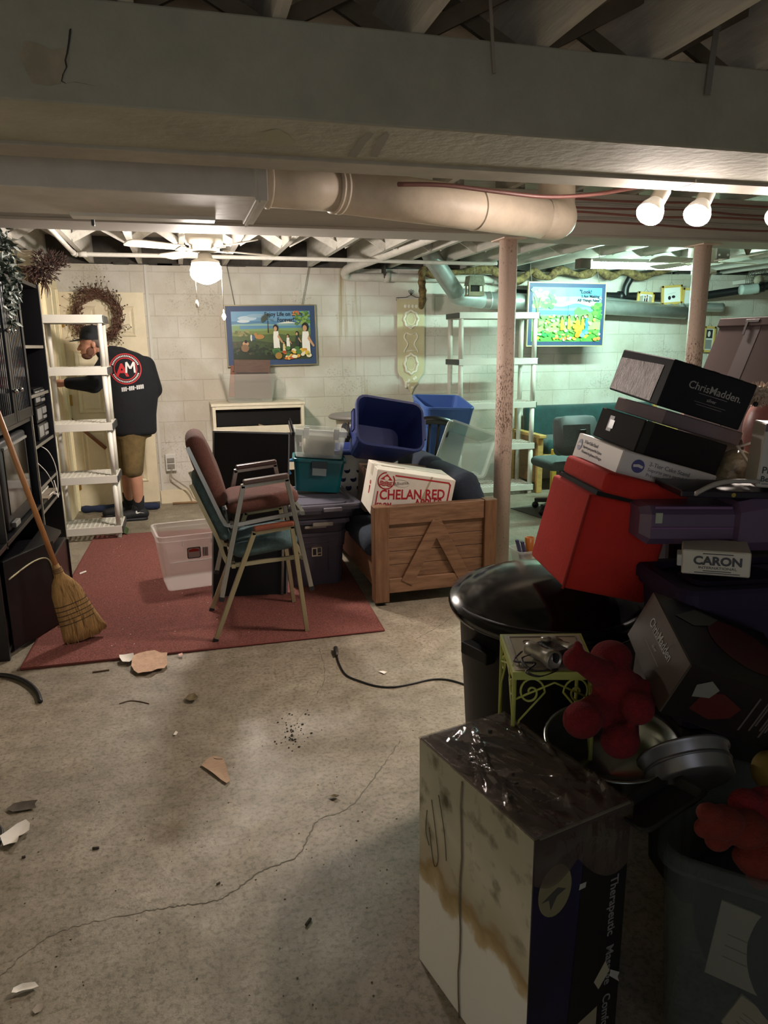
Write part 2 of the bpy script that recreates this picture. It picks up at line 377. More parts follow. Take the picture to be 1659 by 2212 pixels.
for k in range(len(jx)-1):
    b = MB(); x0, x1 = jx[k]+.02, jx[k+1]-.02
    for y in (6.05,):
        b.bar((x0, y, 2.33), (x1, y, 2.54), .06, .018, up=(0, 1, 0)); b.bar((x0, y+.07, 2.54), (x1, y+.07, 2.33), .06, .018, up=(0, 1, 0))
    b.obj('cross_brace', JOIST, ceiling, True)
for k in range(2, 22):
    b = MB(); x0, x1 = -1.3+.41*k+.02, -1.3+.41*(k+1)-.02
    b.bar((x0, 2.36, 2.46), (x1, 2.36, 2.65), .05, .018, up=(0, 1, 0)); b.bar((x0, 2.43, 2.65), (x1, 2.43, 2.46), .05, .018, up=(0, 1, 0))
    b.obj('cross_brace', M('bare_brace_wood', '#6f6350', .8, var=.2), ceiling, True)

def beam(name, label, y0, y1, z0, z1, m, bev):
    b = MB(); b.box(-1.45, 8, y0, y1, z0, z1, bev)
    return struct(b.obj(name, m), label, 'beam')
beam_a = beam('trim_2', 'heavy grey green plastered ceiling beam nearest the viewer', 2.285, 2.85, 2.18, 2.44, PLASTER, .006)
b = MB(); b.box(-1.45, 2.07, 2.70, 2.855, 2.168, 2.185, .003); b.box(2.075, 8, 2.70, 2.855, 2.168, 2.185, .003)
b.obj('flange_board', M('flange_grey', '#aea99c', .7, var=.2, vscale=3), beam_a, True)
# flaked patch and crack on its face
pts = [at(x, y, Y=2.283) for x, y in ((52, 88), (80, 92), (112, 108), (148, 100), (149, 130), (140, 150), (134, 178), (110, 185), (70, 180), (55, 150), (40, 120))]
b = MB(); b.add([p[:] for p in pts], [tuple(range(len(pts)))]); b.obj('bare_patch', PLASTER2, beam_a, True)
pts = [at(x, y, Y=2.2815) for x, y in ((152, 62), (149, 90), (145, 115), (141, 130), (144, 145), (136, 160), (133, 175), (142, 180), (160, 177), (180, 180), (205, 186))]
b = MB(); V = []; F = []
for i, p in enumerate(pts):
    w = .0030*(1-.09*i); V += [(p.x-w, p.y, p.z-w*.4), (p.x+w, p.y, p.z+w*.4)]
    if i: F.append((2*i-2, 2*i-1, 2*i+1, 2*i))
b.add(V, F).obj('crack', CRACK, beam_a, True)
def patch(pixels, z, name, m):
    P = [at(x, y, Z=z) for x, y in pixels]; MB().add([p[:] for p in P], [tuple(range(len(P)))]).obj(name, m, beam_a, True)
patch([(565, 285), (600, 278), (622, 290), (640, 308), (610, 316), (570, 305)], 2.1792, 'pale_patch', M('pale_patch', '#9c9c84', .85))
patch([(283, 327), (330, 322), (400, 328), (450, 333), (420, 336), (350, 333), (310, 341)], 2.1792, 'peeling_paint', PLASTER2)
patch([(750, 338), (775, 300), (800, 285), (808, 290), (790, 310), (770, 340)], 2.1792, 'stain', M('stain_dark', '#88877a', .85))
patch([(800, 338), (815, 300), (835, 285), (842, 292), (826, 320), (815, 340)], 2.1792, 'stain', M('stain_dark', '#88877a', .85))
beam_b = beam('trim_3', 'white painted ceiling beam carried by the steel posts', 4.25, 4.5, 2.185, 2.44, M('beam_white', '#d0c8bc', .7, var=.1, vscale=4, bump=.15, scale=9, stretch=(.4, 4, 4)), .004)
b = MB(); b.box(-1.45, 8, 4.22, 4.53, 2.175, 2.19, .003); b.obj('bottom_plate', M('plate_grey', '#b9b2a8', .65), beam_b, True)

POST = None
def post_mat():
    m = M('post_paint', '#c8ab9c', .6, bump=.25, scale=70); nt = m.node_tree; N = nt.nodes; L = nt.links; bs = N['Principled BSDF']
    tc = N.new('ShaderNodeTexCoord'); mp = N.new('ShaderNodeMapping'); mp.inputs['Scale'].default_value = (1, 1, .35); L.new(tc.outputs['Object'], mp.inputs[0])
    n = N.new('ShaderNodeTexNoise'); n.inputs['Scale'].default_value = 130; n.inputs['Detail'].default_value = 8; n.inputs['Roughness'].default_value = .7; L.new(mp.outputs[0], n.inputs['Vector'])
    n2 = N.new('ShaderNodeTexNoise'); n2.inputs['Scale'].default_value = 3.2; L.new(tc.outputs['Object'], n2.inputs['Vector'])
    s = N.new('ShaderNodeSeparateXYZ'); L.new(tc.outputs['Object'], s.inputs[0])
    g = N.new('ShaderNodeMapRange'); g.inputs['From Min'].default_value = .6; g.inputs['From Max'].default_value = 1.1; L.new(s.outputs['Z'], g.inputs['Value'])
    g2 = N.new('ShaderNodeMapRange'); g2.inputs['From Min'].default_value = 1.75; g2.inputs['From Max'].default_value = 1.3; L.new(s.outputs['Z'], g2.inputs['Value'])
    mm = N.new('ShaderNodeMath'); mm.operation = 'MULTIPLY'; L.new(g.outputs[0], mm.inputs[0]); L.new(g2.outputs[0], mm.inputs[1])
    ma = N.new('ShaderNodeMath'); ma.operation = 'MULTIPLY_ADD'; ma.inputs[1].default_value = .11; L.new(mm.outputs[0], ma.inputs[0]); L.new(n.outputs['Fac'], ma.inputs[2])
    mb = N.new('ShaderNodeMath'); mb.operation = 'MULTIPLY_ADD'; mb.inputs[1].default_value = .18; L.new(n2.outputs['Fac'], mb.inputs[0]); L.new(ma.outputs[0], mb.inputs[2])
    r = N.new('ShaderNodeValToRGB'); r.color_ramp.elements[0].position = .70; r.color_ramp.elements[0].color = lin('#dcc2b3'); r.color_ramp.elements[1].position = .765; r.color_ramp.elements[1].color = lin('#775a4b')
    L.new(mb.outputs[0], r.inputs['Fac']); L.new(r.outputs['Color'], bs.inputs['Base Color']); return m
POST = post_mat()
for x, lab in ((2.04, 'rust flecked pinkish steel post standing beside the wooden sofa'), (3.473, 'plain pinkish steel post rising behind the tilted stack of boxes')):
    b = MB(); b.lathe([(.057, .008), (.057, 2.172)], 40, (x, 4.4, 0)); b.box(x-.09, x+.09, 4.31, 4.49, 0, .008, .002)
    p = struct(b.obj('support_post', POST), lab, 'post')
    b = MB(); b.box(x-.075, x+.075, 4.30, 4.50, 2.168, 2.176, .001); b.obj('cap_plate', POST, p, True)

for k, (p, q, w, m) in enumerate((((1057, -30), (1068, 158), .010, '#8f867a'), ((1548, 60), (1528, 205), .022, '#77746f'))):
    a, e = at(*p, Y=2.262), at(*q, Y=2.268); b = MB(); b.bar(a, e, w, .003, up=(0, 1, 0)); b.box(a.x-.012, a.x+.012, 2.255, 2.30, a.z-.006, a.z+.006)
    tag(b.obj('hanging_strap', M('strap%d' % k, m, .6)), ['thin pale strap hanging in front of the near beam, middle of the view', 'wider faint strap hanging before the near beam at right'][k], 'strap', 'straps on the near beam')
# ------------------------------------------------------------------ ducts and pipes
D = thing('box_duct', 'square white painted air duct boxed along the beam at upper left', 'duct', (-.5, 3.28, 2.1))
b = MB(); b.box(-1.44, .33, 3.0, 3.55, 2.10, 2.39, .004); b.obj('sheet_body', GREYP, D, True)
b = MB(); b.box(.325, .375, 2.985, 3.565, 2.085, 2.40, .004); b.box(.335, .345, 2.975, 3.575, 2.075, 2.41); b.obj('end_flange', GREYP, D, True)
b = MB(); b.box(-.4, .2, 3.48, 3.57, 2.085, 2.102, .003); b.obj('seam_strip', STEELW, D, True)
b = MB(); b.box(-.335, -.322, 3.66, 3.69, 2.075, 2.12, .002); b.box(-.345, -.312, 3.655, 3.695, 2.118, 2.3); b.obj('hanger_clip', BLACKP, D, True)
D = thing('round_duct', 'fat round painted air duct crossing below the white beam', 'duct', (.38, 3.26, 2.19))
c0, c1, c2, c3 = Vector((.38, 3.25, 2.2)), Vector((.70, 3.3, 2.2)), Vector((1.93, 3.70, 2.18)), Vector((2.06, 3.84, 2.27))
b = MB(); b.tube([c0, c0.lerp(c1, .5), c1], .092, 36); b.obj('collar_section', TANP, D, True)
b = MB(); b.tube([c1, c1.lerp(c2, .5), c2], [.096, .098, .098], 36); b.obj('straight_section', TANP, D, True)
b = MB()
for q, r in ((.08, .099), (.82, .1005), (.94, .101)):
    p = c0.lerp(c1, q) if q < .8 else c1.lerp(c2, .0 if q < .9 else .02)
    dd = (c1-c0).normalized() if q < .8 else (c2-c1).normalized()
    b.tube([p-dd*.006, p+dd*.006], r, 36)
for q in (.62, .985):
    p = c1.lerp(c2, q); dd = (c2-c1).normalized(); b.tube([p-dd*.005, p+dd*.005], .1015, 36)
b.obj('seam_bead', TANP, D, True)
b = MB(); b.tube(catmull([c1.lerp(c2, .98), c2, c2+Vector((.10, .06, .012)), c3, c3+Vector((.015, .03, .1)), c3+Vector((.015, .035, .3))], 5), .1, 36)
b.obj('elbow', TANP, D, True)

def pipe(name, pts, r, m, label, cat='pipe', n=14, res=6, joints=()):
    t = thing(name, label, cat, pts[0]); b = MB(); b.tube(catmull(pts, res), r, n); b.obj('pipe_run', m, t, True)
    for p, d in joints:
        b = MB(); d = Vector(d).normalized(); b.tube([Vector(p)-d*.03, Vector(p)+d*.03], r*1.25, n); b.obj('coupling', m, t, True)
    return t
def line(p, q, n): p, q = Vector(p), Vector(q); return [p.lerp(q, k/n) for k in range(n+1)]
pipe('water_pipe', [(-.74, 4.5, 2.30), (-.74, 5.4, 2.29), (-.74, 6.46, 2.27), (-.72, 6.5, 2.27), (-.6, 6.5, 2.27), (1, 6.5, 2.27), (2.6, 6.5, 2.26), (2.9, 6.5, 2.265)], .017, WHITE, 'thin white water pipe running under the joists behind the ceiling fan', joints=[((-.68, 6.5, 2.27), (1, 0, 0)), ((-.74, 6.42, 2.27), (0, 1, 0))])
pipe('drain_pipe', [(2.0, 5.0, 2.36), (1.78, 6.6, 2.30), (1.66, 7.25, 2.27), (1.66, 7.38, 2.22), (1.74, 7.43, 2.21), (2.0, 7.43, 2.21), (3.0, 7.43, 2.21), (3.55, 7.43, 2.20)], .042, WHITE, 'white drain pipe bending along the top of the block wall', joints=[((2.1, 7.43, 2.21), (1, 0, 0)), ((3.3, 7.43, 2.205), (1, 0, 0))])
b = MB(); b.box(2.06, 2.08, 7.38, 7.48, 2.2, 2.5); b.obj('strap', DARKSILL, [o for o in COL.objects if o.name.startswith('drain_pipe')][0], True)
t = thing('round_duct', 'silver round duct dropping from the joists to the wall beside the lace banner', 'duct', (2.55, 6.9, 2.4))
q0, q1, q2, q3 = at(935, 560, Y=6.85), at(990, 640, Y=7.15), at(1040, 648, Y=7.28), at(1200, 655, Y=7.3)
b = MB(); b.tube([q0+Vector((-.12, -.1, .15)), q0, q0.lerp(q1, .5), q1.lerp(q0, .1)], .085, 28); b.obj('drop_section', GALV, t, True)
b = MB(); b.tube(catmull([q1.lerp(q0, .1), q1, q1.lerp(q2, .5), q2], 5), .087, 28); b.obj('elbow', GALV, t, True)
b = MB(); b.tube([q2, q2.lerp(q3, .4), q3, Vector((5.6, 7.31, 1.86))], [.085, .085, .085, .07], 28); b.obj('straight_section', GALV, t, True)
b = MB()
for f in (.1, .75): p = q2.lerp(q3, f); b.tube([p-Vector((.008, 0, 0)), p+Vector((.008, 0, 0))], .09, 28)
b.obj('seam_bead', GALV, t, True)
BLK = M('black_drain', '#16181a', .4)
pipe('waste_pipe', [at(1085, 632, Y=7.42), at(1310, 640, Y=7.42), at(1400, 640, Y=7.42), at(1500, 640, Y=7.4), at(1560, 633, Y=7.3), at(1640, 621, Y=7.1), at(1720, 606, Y=6.9)], .045, BLK, 'black waste pipe along the block wall below the fluorescent light', joints=[(at(1340, 640, Y=7.42), (1, 0, 0)), (at(1645, 620, Y=7.09), (1, -.25, 0))])
pipe('waste_pipe', [at(1350, 640, Y=7.40), at(1352, 620, Y=7.40), at(1362, 600, Y=7.38), at(1364, 585, Y=7.36), (at(1364, 585, Y=7.36)+Vector((0, 0, .2)))], .04, BLK, 'short black vertical waste pipe dropping from the joists right of the bright picture')
t = pipe('silver_duct_branch', [at(1300, 650, Y=7.38), at(1400, 662, Y=7.36), at(1445, 668, Y=7.34), at(1500, 664, Y=7.34), at(1560, 664, Y=7.34)], .05, M('foil_tape', '#c2cbc8', .3, metal=.7, bump=.4, scale=18), 'silver taped pipe on the wall below the small gold frames', joints=[(at(1445, 668, Y=7.34), (1, 0, 0)), (at(1470, 667, Y=7.34), (1, 0, 0))])
pipe('bag_wrap', [at(1600, 626, Y=7.05), at(1620, 625, Y=7.03), at(1637, 622, Y=7.0)], .055, M('clear_bag', '#cfe0da', .25, alpha=.75), 'clear plastic bag wrapped round the black waste pipe', 'bag')

# wires stapled along the white beam
for k, (z, c) in enumerate(((2.40, '#9a5f55'), (2.37, '#b0aba4'), (2.35, '#8f5a52'), (2.32, '#b0aba4'), (2.29, '#7a5750'), (2.26, '#aaa49c'))):
    P = [(1.0+k*.2, 4.237, z)]; x = 1.0+k*.2
    while x < 5.6: x += .45; P.append((x, 4.237, z+random.uniform(-.012, .012)))
    b = MB(); b.tube(catmull(P, 4), .006, 6)
    tag(b.obj('electric_cable', M('cable'+str(k % 3), c, .6)), ['reddish cable stapled highest along the white beam', 'grey cable second from the top of the white beam', 'reddish cable third from the top of the white beam', 'grey cable fourth from the top of the white beam', 'brownish cable second lowest on the white beam', 'grey cable lowest along the white beam'][k], 'cable', 'cables on the white beam')
b = MB(); b.tube(catmull([at(860, 398, Y=2.95), at(960, 400, Y=3.0), at(1080, 415, Y=3.1), at(1180, 425, Y=3.2), at(1280, 420, Y=3.2), at(1380, 404, Y=3.1), at(1440, 396, Y=3.05)], 6), .009, 8)
tag(b.obj('electric_cable', M('cable_red', '#7d4f48', .5)), 'dark red cable sagging in front of the round duct elbow', 'cable')
# conduit with outlet and cords at left of the back wall
t = thing('wall_outlet', 'white outlet box on the block wall right of the person', 'outlet', (-.16, 7.46, .42))
b = MB(); b.box(-.20, -.10, 7.455, 7.5, .33, .50, .006); b.obj('outlet_box', STEELW, t, True)
for z in (.44, .38):
    b = MB(); b.box(-.185, -.115, 7.443, 7.457, z-.022, z+.022, .003); b.obj('plug', M('plug_grey', '#8f8a80', .5), t, True)
for k, off in enumerate((0, .012)):
    b = MB(); b.tube(catmull([(-.15+off, 7.44, .37), (-.16+off, 7.43, .28), (-.08+off, 7.42, .21), (.0+off, 7.40, .14), (.05, 7.38, .05), (.14, 7.36+off, .012), (.22, 7.36+off, .01)], 6), .004, 6)
    b.obj('cord', M('cord_beige', '#a39a86', .5), t, True)
b = MB(); b.tube([(-.16, 7.36, .018), (.3, 7.35, .018)], .012, 8); tag(b.obj('pipe_offcut', M('copper', '#9a7b58', .4)), 'thin brown rod lying along the foot of the back wall', 'rod')
b = MB(); b.tube(line((.20, 7.31, .022), (.43, 7.3, .022), 20), [.02+.004*(k % 2) for k in range(21)], 10); tag(b.obj('power_strip', BLACKP), 'black ridged cord block on the floor behind the chairs', 'power strip')
# ------------------------------------------------------------------ lamps
def emat(key, col, s):
    m = bpy.data.materials.new(key); m.use_nodes = True; b = m.node_tree.nodes['Principled BSDF']
    b.inputs['Base Color'].default_value = lin('#f4f0e8'); b.inputs['Emission Color'].default_value = tuple(col)+(1,); b.inputs['Emission Strength'].default_value = s
    return m
GLOBE, TUBE, BULB = emat('lit_globe', C_FAN, W_FAN), emat('lit_tube', C_TUBE, W_TUBE), emat('lit_bulb', C_TRACK, W_TRACK)
FANW = M('fan_white', '#cfc8bb', .5)
def ceiling_fan(loc, label, a0, nb, L_, lit, top):
    t = thing('ceiling_fan', label, 'ceiling fan', loc)
    b = MB(); b.lathe([(.02, top), (.10, top), (.125, top-.01), (.125, .165), (.10, .155), (.10, .12), (.06, .115), (.02, .115)][::-1], 32); b.obj('motor_housing', FANW, t)
    for k in range(nb):
        a = a0+2*math.pi*k/nb; m = Matrix.Rotation(a, 4, 'Z') @ Matrix.Translation((0, 0, .125)) @ Matrix.Rotation(R(11), 4, 'X')
        b = MB(); b.bar((.08, 0, .0), (.19, 0, 0), .03, .006, mat=None) if False else b.box(.06, .19, -.014, .014, -.004, .004, 0, 0, m); b.box(.16, .2, -.04, .04, -.003, .003, 0, 0, m)
        arm = b.obj('blade_arm', FANW, t)
        poly = [(.17, -.045), (L_-.06, -.068), (L_-.015, -.058), (L_, -.03), (L_, .03), (L_-.015, .058), (L_-.06, .068), (.17, .045)]
        b = MB(); b.prism(poly, .004, .010, 0, m); b.obj('blade', FANW, t)
    b = MB(); b.lathe([(.03, .115), (.045, .10), (.05, .075), (.092, .058), (.096, .03), (.092, .03), (.085, .05), (.03, .055)], 24); b.obj('light_fitter', FANW, t)  # rim flared wide to keep globe light off the blades
    if lit:
        b = MB(); b.lathe([(.05, .055), (.06, .045), (.095, .022), (.105, .0), (.105, -.035), (.09, -.06), (.06, -.078), (.03, -.09), (.004, -.094)][::-1], 32); b.obj('glass_globe', GLOBE, t)
        for dx, l, cr in ((-.075, .27, 0), (.10, .33, 1)):
            b = MB(); b.tube([(dx*.6, -.03, .07), (dx, -.04, .02), (dx, -.045, -.05), (dx, -.045, -l+.06)], .0022, 6); b.obj('pull_chain', M('chain', '#cfc8ba', .3, metal=.6), t)
            b = MB()
            if cr: b.lathe([(.003, -.335), (.010, -.325), (.016, -.31), (.012, -.295), (.004, -.285), (.006, -.27), (.003, -.262)], 8, (dx, -.045, 0), smooth=False); b.obj('crystal_pull', M('crystal', '#eef2f0', .05, alpha=.7), t)
            else: b.lathe([(.004, -.25), (.010, -.24), (.011, -.22), (.006, -.205), (.003, -.2)], 12, (dx, -.045, 0)); b.obj('pull_bob', FANW, t)
    else:
        b = MB(); b.lathe([(.06, .06), (.055, .0), (.035, -.04), (.004, -.045)][::-1], 20); b.obj('switch_cup', FANW, t)
    return t
ceiling_fan((.22, 5.3, 2.05), 'lit white ceiling fan with glowing glass globe near the door', R(29), 4, .56, True, .262)
fp = at(1522, 566, Y=5.1)
ceiling_fan((fp.x, 5.1, fp.z-.125), 'unlit white ceiling fan behind the far steel post', R(10), 4, .54, False, 2.312-fp.z+.125)
TP = at(1272, 572, Y=5.95); TX0, TZ = TP.x, TP.z; TX1 = TX0+1.2; TY = 5.95
t = thing('fluorescent_light', 'long glowing fluorescent strip hung under the joists at right', 'light', (TX0+.6, TY, TZ))
b = MB(); b.box(TX0, TX1, TY-.06, TY+.06, TZ+.034, TZ+.05, .002); b.box(TX0, TX1, TY-.066, TY-.06, TZ+.02, TZ+.045); b.box(TX0, TX1, TY+.06, TY+.066, TZ+.02, TZ+.045); b.obj('fixture_body', STEELW, t, True)
b = MB(); b.tube([(TX0, TY, TZ), (TX1, TY, TZ)], .030, 16); b.obj('tube', TUBE, t, True)
b = MB(); b.box(TX0-.11, TX0-.004, TY-.05, TY+.05, TZ-.035, TZ+.05, .006); b.obj('end_bracket', M('rusty_bracket', '#5d5248', .6), t, True)
b = MB(); b.box(TX1, TX1+.03, TY-.04, TY+.04, TZ-.03, TZ+.05, .003); b.obj('end_cap', STEELW, t, True)
for x in (TX0+.1, TX1-.1):
    b = MB(); b.tube([(x, TY, TZ+.05), (x, TY, 2.555)], .003, 6); b.obj('hanging_chain', STEELW, t, True)
BGL = emat('bulb_glass', C_TRACK, .22)
def track_lamp(p, aim, label):
    p = Vector(p); d = (Vector(aim)-p).normalized()
    t = thing('track_lamp', label, 'spotlight', p, (0, 0, 0), 'spotlights on the ceiling track')
    q = d.to_track_quat('Z', 'Y').to_matrix().to_4x4()
    b = MB(); b.lathe([(.001, .006), (.035, .004), (.056, -.006), (.0585, -.012)][::-1], 32, mat=q); b.obj('bulb_face', BULB, t)
    b = MB(); b.lathe([(.0585, -.012), (.060, -.02), (.052, -.05), (.036, -.085), (.030, -.10)], 32, cap0=False, mat=q); b.obj('bulb_body', BGL, t)
    b = MB(); b.lathe([(.034, -.085), (.036, -.09), (.036, -.165), (.03, -.175), (.01, -.177)], 28, cap0=False, mat=q); b.obj('socket', M('lamp_white', '#d6cdbf', .45), t)
    s = q @ Vector((0, 0, -.13)); b = MB(); b.bar(s, Vector((s.x, 3.0-p.y, 2.388-p.z)), .018, .008); b.obj('swivel_arm', M('lamp_white', '#d6cdbf', .45), t)
    ld = bpy.data.lights.new('spot', 'SPOT'); ld.energy = S_TRACK; ld.color = C_TRACK; ld.spot_size = R(112); ld.spot_blend = .75; ld.shadow_soft_size = .045
    lo = bpy.data.objects.new('spot_beam', ld); COL.objects.link(lo); lo.matrix_world = Matrix.Translation(p+d*.05) @ (-d).to_track_quat('Z', 'Y').to_matrix().to_4x4()
    return t
for x, y, aim, lab in ((1400, 467, (.25, 2.1, 0), 'lit spotlight on the ceiling track, nearest the round duct'), (1503, 469, (.55, 1.9, 0), 'lit spotlight on the ceiling track, second from the round duct'), (1680, 474, (1.2, 1.9, 0), 'lit spotlight at the right edge, farthest from the round duct')):
    track_lamp(at(x, y, Y=2.98), aim, lab)
b = MB(); b.box(1.9, 3.2, 2.98, 3.02, 2.385, 2.42, .003)
tag(b.obj('light_track', M('lamp_white', '#d6cdbf', .45)), 'white ceiling track bar holding the lit spotlights', 'track')

# ------------------------------------------------------------------ pictures and hangings on the back wall
def art(name, w, h, shapes, parent, mat4):
    """printed picture: flat inks laid one over another; shapes = (colour, [(u, v)...]) in 0..1"""
    bm = MB(); mats = []; keys = {}
    for i, (c, poly) in enumerate(shapes):
        if c not in keys: keys[c] = len(mats); mats.append(M('ink_'+c.strip('#'), c, .35))
        bm.add([mat4 @ Vector(((u-.5)*w, (v-.5)*h, .00012*i)) for u, v in poly], [tuple(range(len(poly)))], keys[c])
    return bm.obj(name, mats, parent)
def ell(cx, cy, rx, ry, n=14, a0=0, a1=360):
    return [(cx+rx*math.cos(R(a0+(a1-a0)*k/(n-1 if a1-a0 < 360 else n))), cy+ry*math.sin(R(a0+(a1-a0)*k/(n-1 if a1-a0 < 360 else n)))) for k in range(n)]
def hill(y0, amp, seed, y1=0, n=24, x0=0, x1=1):
    r = random.Random(seed); a, p1, p2 = r.uniform(4, 8), r.uniform(0, 6), r.uniform(0, 6)
    return [(x0, y1)]+[(x0+(x1-x0)*k/n, y0+amp*(math.sin(a*k/n+p1)*.6+math.sin(2.7*a*k/n+p2)*.4)) for k in range(n+1)]+[(x1, y1)]
def blobs(r, n, x0, x1, y0, y1, cols, s, asp=1.4):
    return [(r.choice(cols), ell(r.uniform(x0, x1), r.uniform(y0, y1), (q := s*r.uniform(.6, 1.3)), q*asp*r.uniform(.5, 1.1), 9)) for _ in range(n)]
def figure(x, y, s, top, skin='#c89a70', hair='#1d1a1a'):
    return [(top, [(x-.025*s, y), (x+.03*s, y), (x+.026*s, y+.17*s), (x+.02*s, y+.24*s), (x-.02*s, y+.24*s), (x-.026*s, y+.15*s)]), (hair, ell(x, y+.29*s, .024*s, .05*s, 10)), (skin, ell(x-.004*s, y+.275*s, .015*s, .034*s, 10)), (skin, [(x+.02*s, y+.2*s), (x+.06*s, y+.08*s), (x+.05*s, y+.07*s), (x+.012*s, y+.16*s)])]
r_ = random.Random(5)
A1 = [('#4f83a8', [(0, 0), (1, 0), (1, 1), (0, 1)]), ('#6c9fc2', [(0, .8), (1, .80), (1, 1), (0, 1)])]
A1 += [('#b9cfdb', ell(.2, .86, .12, .05)), ('#8fb2c8', ell(.33, .91, .14, .04)), ('#cfdde2', ell(.15, .80, .08, .03)), ('#6f9cb8', ell(.45, .83, .12, .03))]
A1 += [('#8cb3a8', hill(.74, .015, 2)), ('#e8ead9', [(.56, .745), (.66, .775), (.70, .80), (.73, .79), (.85, .745)]), ('#7fa06a', hill(.70, .012, 4)), ('#5b8fb0', [(.1, .64), (1, .66), (1, .70), (.1, .71)]), ('#7c8a46', hill(.60, .02, 5)), ('#55683a', hill(.52, .03, 6)), ('#3c4c2c', hill(.38, .04, 7)), ('#26331f', hill(.24, .05, 8, x1=.62))]
A1 += blobs(r_, 60, .02, .5, .1, .36, ['#1f2b1c', '#2f4327', '#41552f', '#5a4a35'], .022) + blobs(r_, 30, .03, .2, .5, .6, ['#8a8a52', '#5d6a3a', '#a09460'], .02)
A1 += blobs(r_, 46, .82, .99, .72, .99, ['#5f8a3c', '#7fa650', '#46702e', '#8fae5c'], .022) + blobs(r_, 10, .78, .86, .92, 1.0, ['#d98a50', '#c8744a'], .014)
A1 += [('#40372a', [(.445, .56), (.46, .56), (.455, .84), (.45, .84)])] + [('#3d4a3c', [(.452, .84), (.452+.09*math.cos(R(a)), .83+.13*math.sin(R(a))), (.452+.075*math.cos(R(a+9)), .82+.10*math.sin(R(a+9)))]) for a in range(-20, 210, 14)]
A1 += [('#e9e4d6', ell(.235, .46, .012, .07)), ('#3f6180', ell(.262, .46, .02, .06)), ('#b98648', ell(.34, .48, .06, .05)), ('#b98648', ell(.29, .53, .02, .03)), ('#c89a70', ell(.16, .34, .04, .05)), ('#8b6a4a', ell(.15, .25, .05, .08)), ('#1d1a1a', ell(.165, .385, .02, .035))]
A1 += figure(.55, .24, 1.45, '#f0ece0') + figure(.70, .26, .8, '#f0ece0') + figure(.82, .28, .9, '#2e3a34') + figure(.93, .12, 1.9, '#f2eee4') + figure(.645, .18, .6, '#d8c88a')
A1 += blobs(r_, 26, .62, .98, .02, .2, ['#d8a03a', '#e3bd4d', '#c9772f', '#8f9c3e', '#efe6c4', '#b5552f'], .03) + blobs(r_, 14, .52, .86, .1, .24, ['#3b5f38', '#4d7a40', '#2b4a34'], .03) + [('#a07a35', ell(.57, .08, .045, .07))]
MATB = M('blue_mat_board', '#31486e', .5)
def poster(loc, w, h, roll, shapes, frame_c, label, matw, seam=False):
    t = thing('framed_picture', label, 'picture', loc, (R(90), R(roll), 0))
    b = MB(); b.box(-w/2, w/2, -h/2, h/2, -.012, .012, .004); b.obj('backing_board', MATB, t)
    b = MB()
    for x0, x1, y0, y1 in ((-w/2-.008, w/2+.008, h/2-.004, h/2+.008), (-w/2-.008, w/2+.008, -h/2-.008, -h/2+.004), (-w/2-.008, -w/2+.004, -h/2, h/2), (w/2-.004, w/2+.008, -h/2, h/2)): b.box(x0, x1, y0, y1, -.014, .016, .002)
    b.obj('frame', M(frame_c[0], frame_c[1], .4, metal=.3), t)
    art('print', w-2*matw, h-2*matw, shapes, t, Matrix.Translation((0, 0, .0126)))
    return t
c = at(587, 725, Y=7.47); w_, h_ = .90, .58
P1 = poster(c, .89, .58, -.6, A1, ('thin_gold_frame', '#8f8566'), 'blue matted picture of a harvest scene hung above the white cabinet', .055)
INK = M('ink_text', '#10141e', .6)
text('Enjoy Life on Earth', .058, INK, P1, Matrix.Translation((.125, .205, .019)), sx=.85, bold=.001)
text('Forever!', .058, INK, P1, Matrix.Translation((.145, .150, .019)), sx=.85, bold=.001)
TWINE = M('twine', '#8d867a', .9)
for x0, x1, y in ((505, 490, 575), (650, 667, 577)):
    a, bq = at(x0+2, 660, Y=7.46), at(x1, y, Y=7.46); b = MB(); b.tube([a, bq], .004, 6)
    b.obj('hanging_cord', TWINE, P1, True)
A2 = [('#8fd0ee', [(0, 0), (1, 0), (1, 1), (0, 1)]), ('#5aaee6', [(0, .82), (1, .85), (1, 1), (0, 1)]), ('#dff0f4', ell(.7, .72, .25, .05)), ('#b9dff0', ell(.85, .8, .16, .03)), ('#e9f4f2', hill(.70, .04, 21)), ('#5f8fc8', hill(.665, .05, 12)), ('#7fb2da', hill(.62, .025, 13)), ('#4f9fb8', [(0, .5), (1, .5), (1, .57), (0, .58)]), ('#5fae5a', hill(.60, .05, 15, x0=.6)), ('#79c060', hill(.50, .03, 16)), ('#a8d67a', hill(.38, .02, 17)), ('#5fae4e', hill(.2, .03, 18))]
A2 += blobs(r_, 70, -.0, .32, .62, .99, ['#4f9a46', '#6fb84e', '#8fce62', '#3d7f40', '#a6d87a'], .035) + [('#6d6238', [(.06, .25), (.10, .25), (.085, .62), (.12, .8), (.10, .8), (.07, .66), (.03, .85), (.015, .84), (.055, .6)])]
A2 += blobs(r_, 34, .86, 1.0, .45, .72, ['#4f9a46', '#6fb84e', '#3d7f40'], .03) + blobs(r_, 60, .02, .98, .03, .24, ['#4fae4a', '#7cc95a', '#f0c63c', '#ef8a4a', '#e8e8f2', '#3a9a5a', '#f7e27a'], .024) + blobs(r_, 40, .1, .95, .28, .48, ['#d8e8f4', '#b7d8ee', '#f2d45a', '#86c86a', '#f3f3ea', '#63b45c'], .02)
A2 += [(c_, q) for x in (.42, .52, .64, .72, .78) for c_, q in figure(x, .2+.05*random.random(), .8, random.choice(['#3f86c4', '#f0b43c', '#e89a3a', '#5aa0d8']), hair='#3a2a1e')] + blobs(r_, 16, .58, .7, .08, .36, ['#f0b43c', '#f6cf4c', '#e0902e'], .03) + blobs(r_, 6, .72, .82, .1, .24, ['#4f9ee0', '#7fc0f0'], .03)
